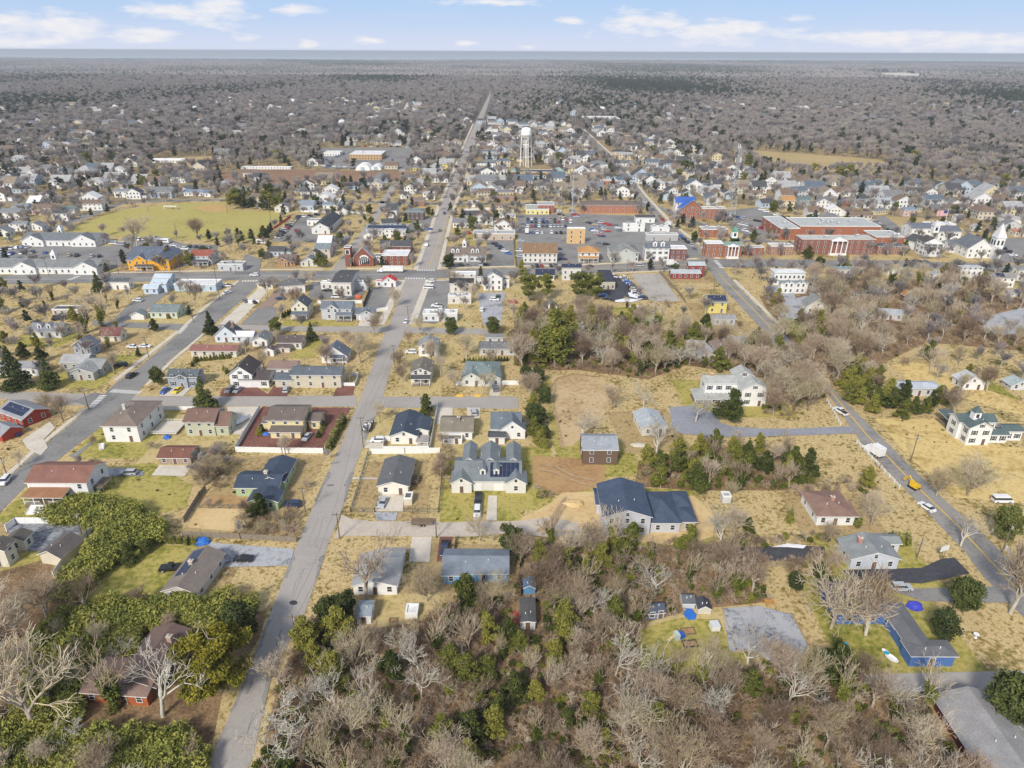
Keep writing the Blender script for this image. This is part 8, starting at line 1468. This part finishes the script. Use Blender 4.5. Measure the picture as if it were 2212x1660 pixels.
for i, (wc, rc) in enumerate([(WHT, rG), (WHT, rDG), (WHT, rLG), (BEIGE, rBR), (LGRAY, rBG), (WHT, rBR), (CREAM, rG), (LBLUE, rDG), (WHT, rTN), (WHT, rW)]):
    mb = MB(); w_, d, h = R.uniform(9, 14), R.uniform(7, 9), R.choice([3.2, 5.2]); ty = ['s', 'f', 'hx', 's'][i % 4]; ri = .55 * (w_ if ty == 'f' else d) / 2
    wall_geo(mb, -w_ / 2, -d / 2, w_, d, h, ty, ri); mb.m = [2] * len(mb.m)
    for x in np.arange(-w_ / 2 + 1.4, w_ / 2 - 1, 2.7):
        for z in ((1, 3.8) if h > 4 else (1,)): mb.add([(x - .5, -d / 2 - .03, z), (x + .5, -d / 2 - .03, z), (x + .5, -d / 2 - .03, z + 1.3), (x - .5, -d / 2 - .03, z + 1.3)], [(0, 1, 2, 3)], 3)
    roof_geo(mb, -w_ / 2, -d / 2, w_, d, h, ty, ri)
    if i % 2: n0 = len(mb.m); wall_geo(mb, w_ / 2, -d * .3, 4, d * .6, 2.8, 's', d * .15); mb.m[n0:] = [2] * (len(mb.m) - n0); roof_geo(mb, w_ / 2, -d * .3, 4, d * .6, 2.8, 's', d * .15)
    HP.append(mb.mesh('far_house', [roofm(rc), M_trim, wallm(wc), M_glass]))
stuff('distant_houses', 'many small pale houses packed along the far streets of the town', 'houses', HP, [(x, y, 0, R.uniform(.85, 1.15), R.randint(0, 9)) for x, y in EXTRA], np.array([R.choice([0, 0, 0, 1.571, -1.571, .3]) + R.uniform(-.06, .06) for _ in EXTRA]))
# canopy patches of the farthest woods
def patch(seed, W_=70, n=46, ever=.2):
    rr = np.random.default_rng(seed); VV, FF, mi = [], [], []; b = 0
    for _ in range(n):
        cx, cy = rr.uniform(-W_ / 2, W_ / 2, 2); h = rr.uniform(8, 14); r = rr.uniform(4, 6.5); e = rr.random() < ever; k = 7
        ring_ = [(cx + r * math.cos(a) * rr.uniform(.8, 1.15), cy + r * math.sin(a) * rr.uniform(.8, 1.15)) for a in np.linspace(0, 6.283, k + 1)[:-1]]
        V = [(x, y, 0) for x, y in ring_] + [(cx + (x - cx) * .95, cy + (y - cy) * .95, h * rr.uniform(.6, .75)) for x, y in ring_] + [(cx + (x - cx) * .45, cy + (y - cy) * .45, h * rr.uniform(.85, 1)) for x, y in ring_]
        for j in range(2):
            for i in range(k): i2 = (i + 1) % k; FF.append((b + j * k + i, b + j * k + i2, b + (j + 1) * k + i2, b + (j + 1) * k + i)); mi.append(int(e))
        V.append((cx, cy, h * 1.04)); VV += V
        for i in range(0, k): FF.append((b + 2 * k + i, b + 2 * k + (i + 1) % k, b + 3 * k, b + 3 * k)); mi.append(int(e))
        b += len(V)
    me = bpy.data.meshes.new('canopy'); me.from_pydata([tuple(map(float, v)) for v in VV], [], [f if f[2] != f[3] else f[:3] for f in FF]); me.materials.append(FCAN); me.materials.append(FLEAF); me.polygons.foreach_set('material_index', mi); me.update(); return me
FCAN = layered('far_canopy', [(.34, (.085, .10, .105)), (.44, (.18, .17, .175)), (.55, (.30, .265, .26)), (.7, (.16, .15, .16))], .0011, .02, .3, bump=0)
PT = [patch(301 + i, ever=(.08, .15, .3, .75)[i]) for i in range(4)]
pts = []; d = 3500.
EXC = [poly_px(p) for n, m, p in LOTS if n in ('salt_marsh', 'quay_field')]
quay = poly_px([(1885, 156), (1960, 155), (2014, 161), (2004, 172), (1940, 173)])
while d < 12500:
    sp = 62 * (1 + (d - 2600) / 2600 * .2); hw = d * .78 + 60; n = int(2 * hw / sp)
    for i in range(n):
        x = -hw + (i + R.random()) * sp; y = d + R.uniform(-.4, .4) * sp; yc = np.interp(x, [c[0] for c in coast], [c[1] for c in coast]) - 60
        if y > yc or any(inside(q, x, y - a) for q in EXC for a in (0, 90, 220)): continue
        e = vn(x, y * .5, 700) + R.uniform(-.3, .3); pts.append((x, y, 0, R.uniform(.85, 1.2) * sp / 62 * (1 if d < 6000 else .8), 3 if e > .38 else 2 if e > .0 else R.randint(0, 1)))
    d += sp
stuff('distant_forest', 'blue-grey forest running out to the bay', 'forest', PT, pts); print('patches', len(pts), 'mid', cnt2)
# undergrowth in the near woods
UB = [bare_proto('u', 401 + i, RUST if i != 1 else TWIG, RUST if i != 1 else TWIG, H=2.4, nb=(8, 5, 3), levels=4, spread=1.0, up=.15, trunk=.1, minr=.022, r0=.04, gnarl=.35)[1] for i in range(3)]
GB = [leafy('bush', 411 + i, 1.5, 700, .2, IVY)[1] for i in range(2)]
pts = []
for poly, sp, gr in ((WB, 1.55, .26), (WM, 2.4, .25), (WR, 3.4, .05), ([(1560, 1165), (1830, 1160), (1830, 1232), (1560, 1240)], 1.9, .2), ([(405, 985), (470, 960), (500, 1000), (480, 1060), (420, 1050)], 1.8, .0), ([(1380, 1000), (1600, 960), (1760, 1030), (1700, 1060), (1400, 1056)], 2.2, .5), ([(1180, 1015), (1225, 1020), (1230, 1065), (1165, 1080), (1150, 1050)], 2.0, .3),
                     ([(505, 1125), (645, 1120), (640, 1168), (510, 1164)], 1.8, .0), ([(950, 965), (985, 965), (982, 1070), (952, 1062)], 2.4, 0), ([(1640, 735), (1780, 850), (1740, 900), (1650, 905), (1600, 790)], 2.6, .1), ([(1690, 1060), (1890, 1030), (1900, 1065), (1700, 1075)], 2.0, .1)):
    w_ = poly_px(poly); xs = [p[0] for p in w_]; ys = [p[1] for p in w_]; y = min(ys)
    while y < max(ys):
        x = min(xs)
        while x < max(xs):
            a, b = x + R.uniform(-.5, .5) * sp, y + R.uniform(-.5, .5) * sp
            if inside(w_, a, b) and vis(a, b) and not blocked(a, b) and not nearhouse(a, b, .3): pts.append((a, b, 0, R.uniform(.5, 1.25), R.randint(3, 4) if R.random() < gr * (1 + vn(a, b, 14)) else R.randint(0, 2)))
            x += sp
        y += sp
stuff('undergrowth', 'brown tangled undergrowth covering the floor of the woods', 'undergrowth', UB + GB, pts); print('under', len(pts))
pts = []
w_ = poly_px([(-40, 600), (2250, 590), (2250, 1500), (1900, 1460), (1500, 1180), (560, 1180), (420, 1310), (-40, 1240)]); xs = [p[0] for p in w_]; ys = [p[1] for p in w_]
for _ in range(14000):
    a, b = R.uniform(min(xs), max(xs)), R.uniform(min(ys), max(ys))
    if vn(a, b, 9) + R.uniform(-.6, .6) > .05 and inside(w_, a, b) and vis(a, b, 0, 10) and not blocked(a, b): pts.append((a, b, 0, R.uniform(.12, .42), R.choice([0, 1, 2, 0, 1, 2, 3, 4])))
stuff('garden_scrub', 'low dry weeds, leaf drifts and small shrubs scattered over the yards', 'scrub', UB + GB, pts); print('scrub', len(pts))
# laurel and bamboo thicket at the lower left, hedge bank above it
def clump(seed, H):
    rr = np.random.default_rng(seed); P, Nn = crown_pts('bush', H, rr, 900); P[:, 2] *= 1.1; V, Fc = leaves(P, Nn, .30, rr, 2.0); return np_mesh('clump', V, Fc, LAUREL)
LC = [clump(501 + i, 2.2 + .5 * i) for i in range(3)]
def fillc(polys, sp, s0, s1, name, label):
    pts = []
    for poly in polys:
        w_ = poly_px(poly); xs = [p[0] for p in w_]; ys = [p[1] for p in w_]; y = min(ys)
        while y < max(ys):
            x = min(xs)
            while x < max(xs):
                a, b = x + R.uniform(-.5, .5) * sp, y + R.uniform(-.5, .5) * sp
                if inside(w_, a, b) and vis(a, b) and not blocked(a, b) and not nearhouse(a, b, -.5): pts.append((a, b, 0, R.uniform(s0, s1), R.randint(0, 2)))
                x += sp
            y += sp
    stuff(name, label, 'thicket', LC, pts)
fillc([[(150, 1320), (330, 1308), (500, 1300), (560, 1320), (430, 1380), (400, 1350), (310, 1370), (290, 1440), (160, 1440), (60, 1400)], [(-40, 1560), (60, 1560), (180, 1600), (330, 1580), (440, 1600), (440, 1650), (400, 1780), (-60, 1780)], [(60, 1440), (160, 1440), (180, 1560), (60, 1560)]], 1.7, .7, 1.25, 'laurel_thicket', 'dense yellow-green leafy thicket filling the lower left corner')
fillc([[(98, 1130), (150, 1085), (215, 1095), (300, 1120), (352, 1145), (345, 1175), (300, 1185), (230, 1230), (180, 1290), (130, 1300), (160, 1240), (215, 1180), (235, 1150), (160, 1142)]], 1.5, .85, 1.4, 'hedge_thicket', 'tall rounded evergreen hedge bank winding from the porch house to the lower lawn')
fillc([[(1688, 705), (1745, 695), (1800, 700), (1790, 725), (1700, 728)]], 1.8, .8, 1.2, 'bamboo_hedge', 'yellow-green hedge below the gravel drive of the Victorian house')
# short grass and weeds that roughen the lawns
# ------------------------------------------------------------------ haze over everything
mh = bpy.data.materials.new('haze'); mh.use_nodes = True; hn = mh.node_tree; hn.nodes.remove(hn.nodes['Principled BSDF']); pv = hn.nodes.new('ShaderNodeVolumePrincipled'); pv.inputs['Color'].default_value = (.82, .88, .96, 1); pv.inputs['Density'].default_value = 9.5e-5; pv.inputs['Anisotropy'].default_value = .1
hn.links.new(pv.outputs[0], hn.nodes['Material Output'].inputs['Volume'])
if not globals().get('NOHAZE'):
    mb = MB(); mb.box(-80000, -400, -3.0, 80000, 99000, 112.5); tag(mb.obj('haze', mh), 'pale blue winter haze over the town and woods', 'haze', kind='stuff')
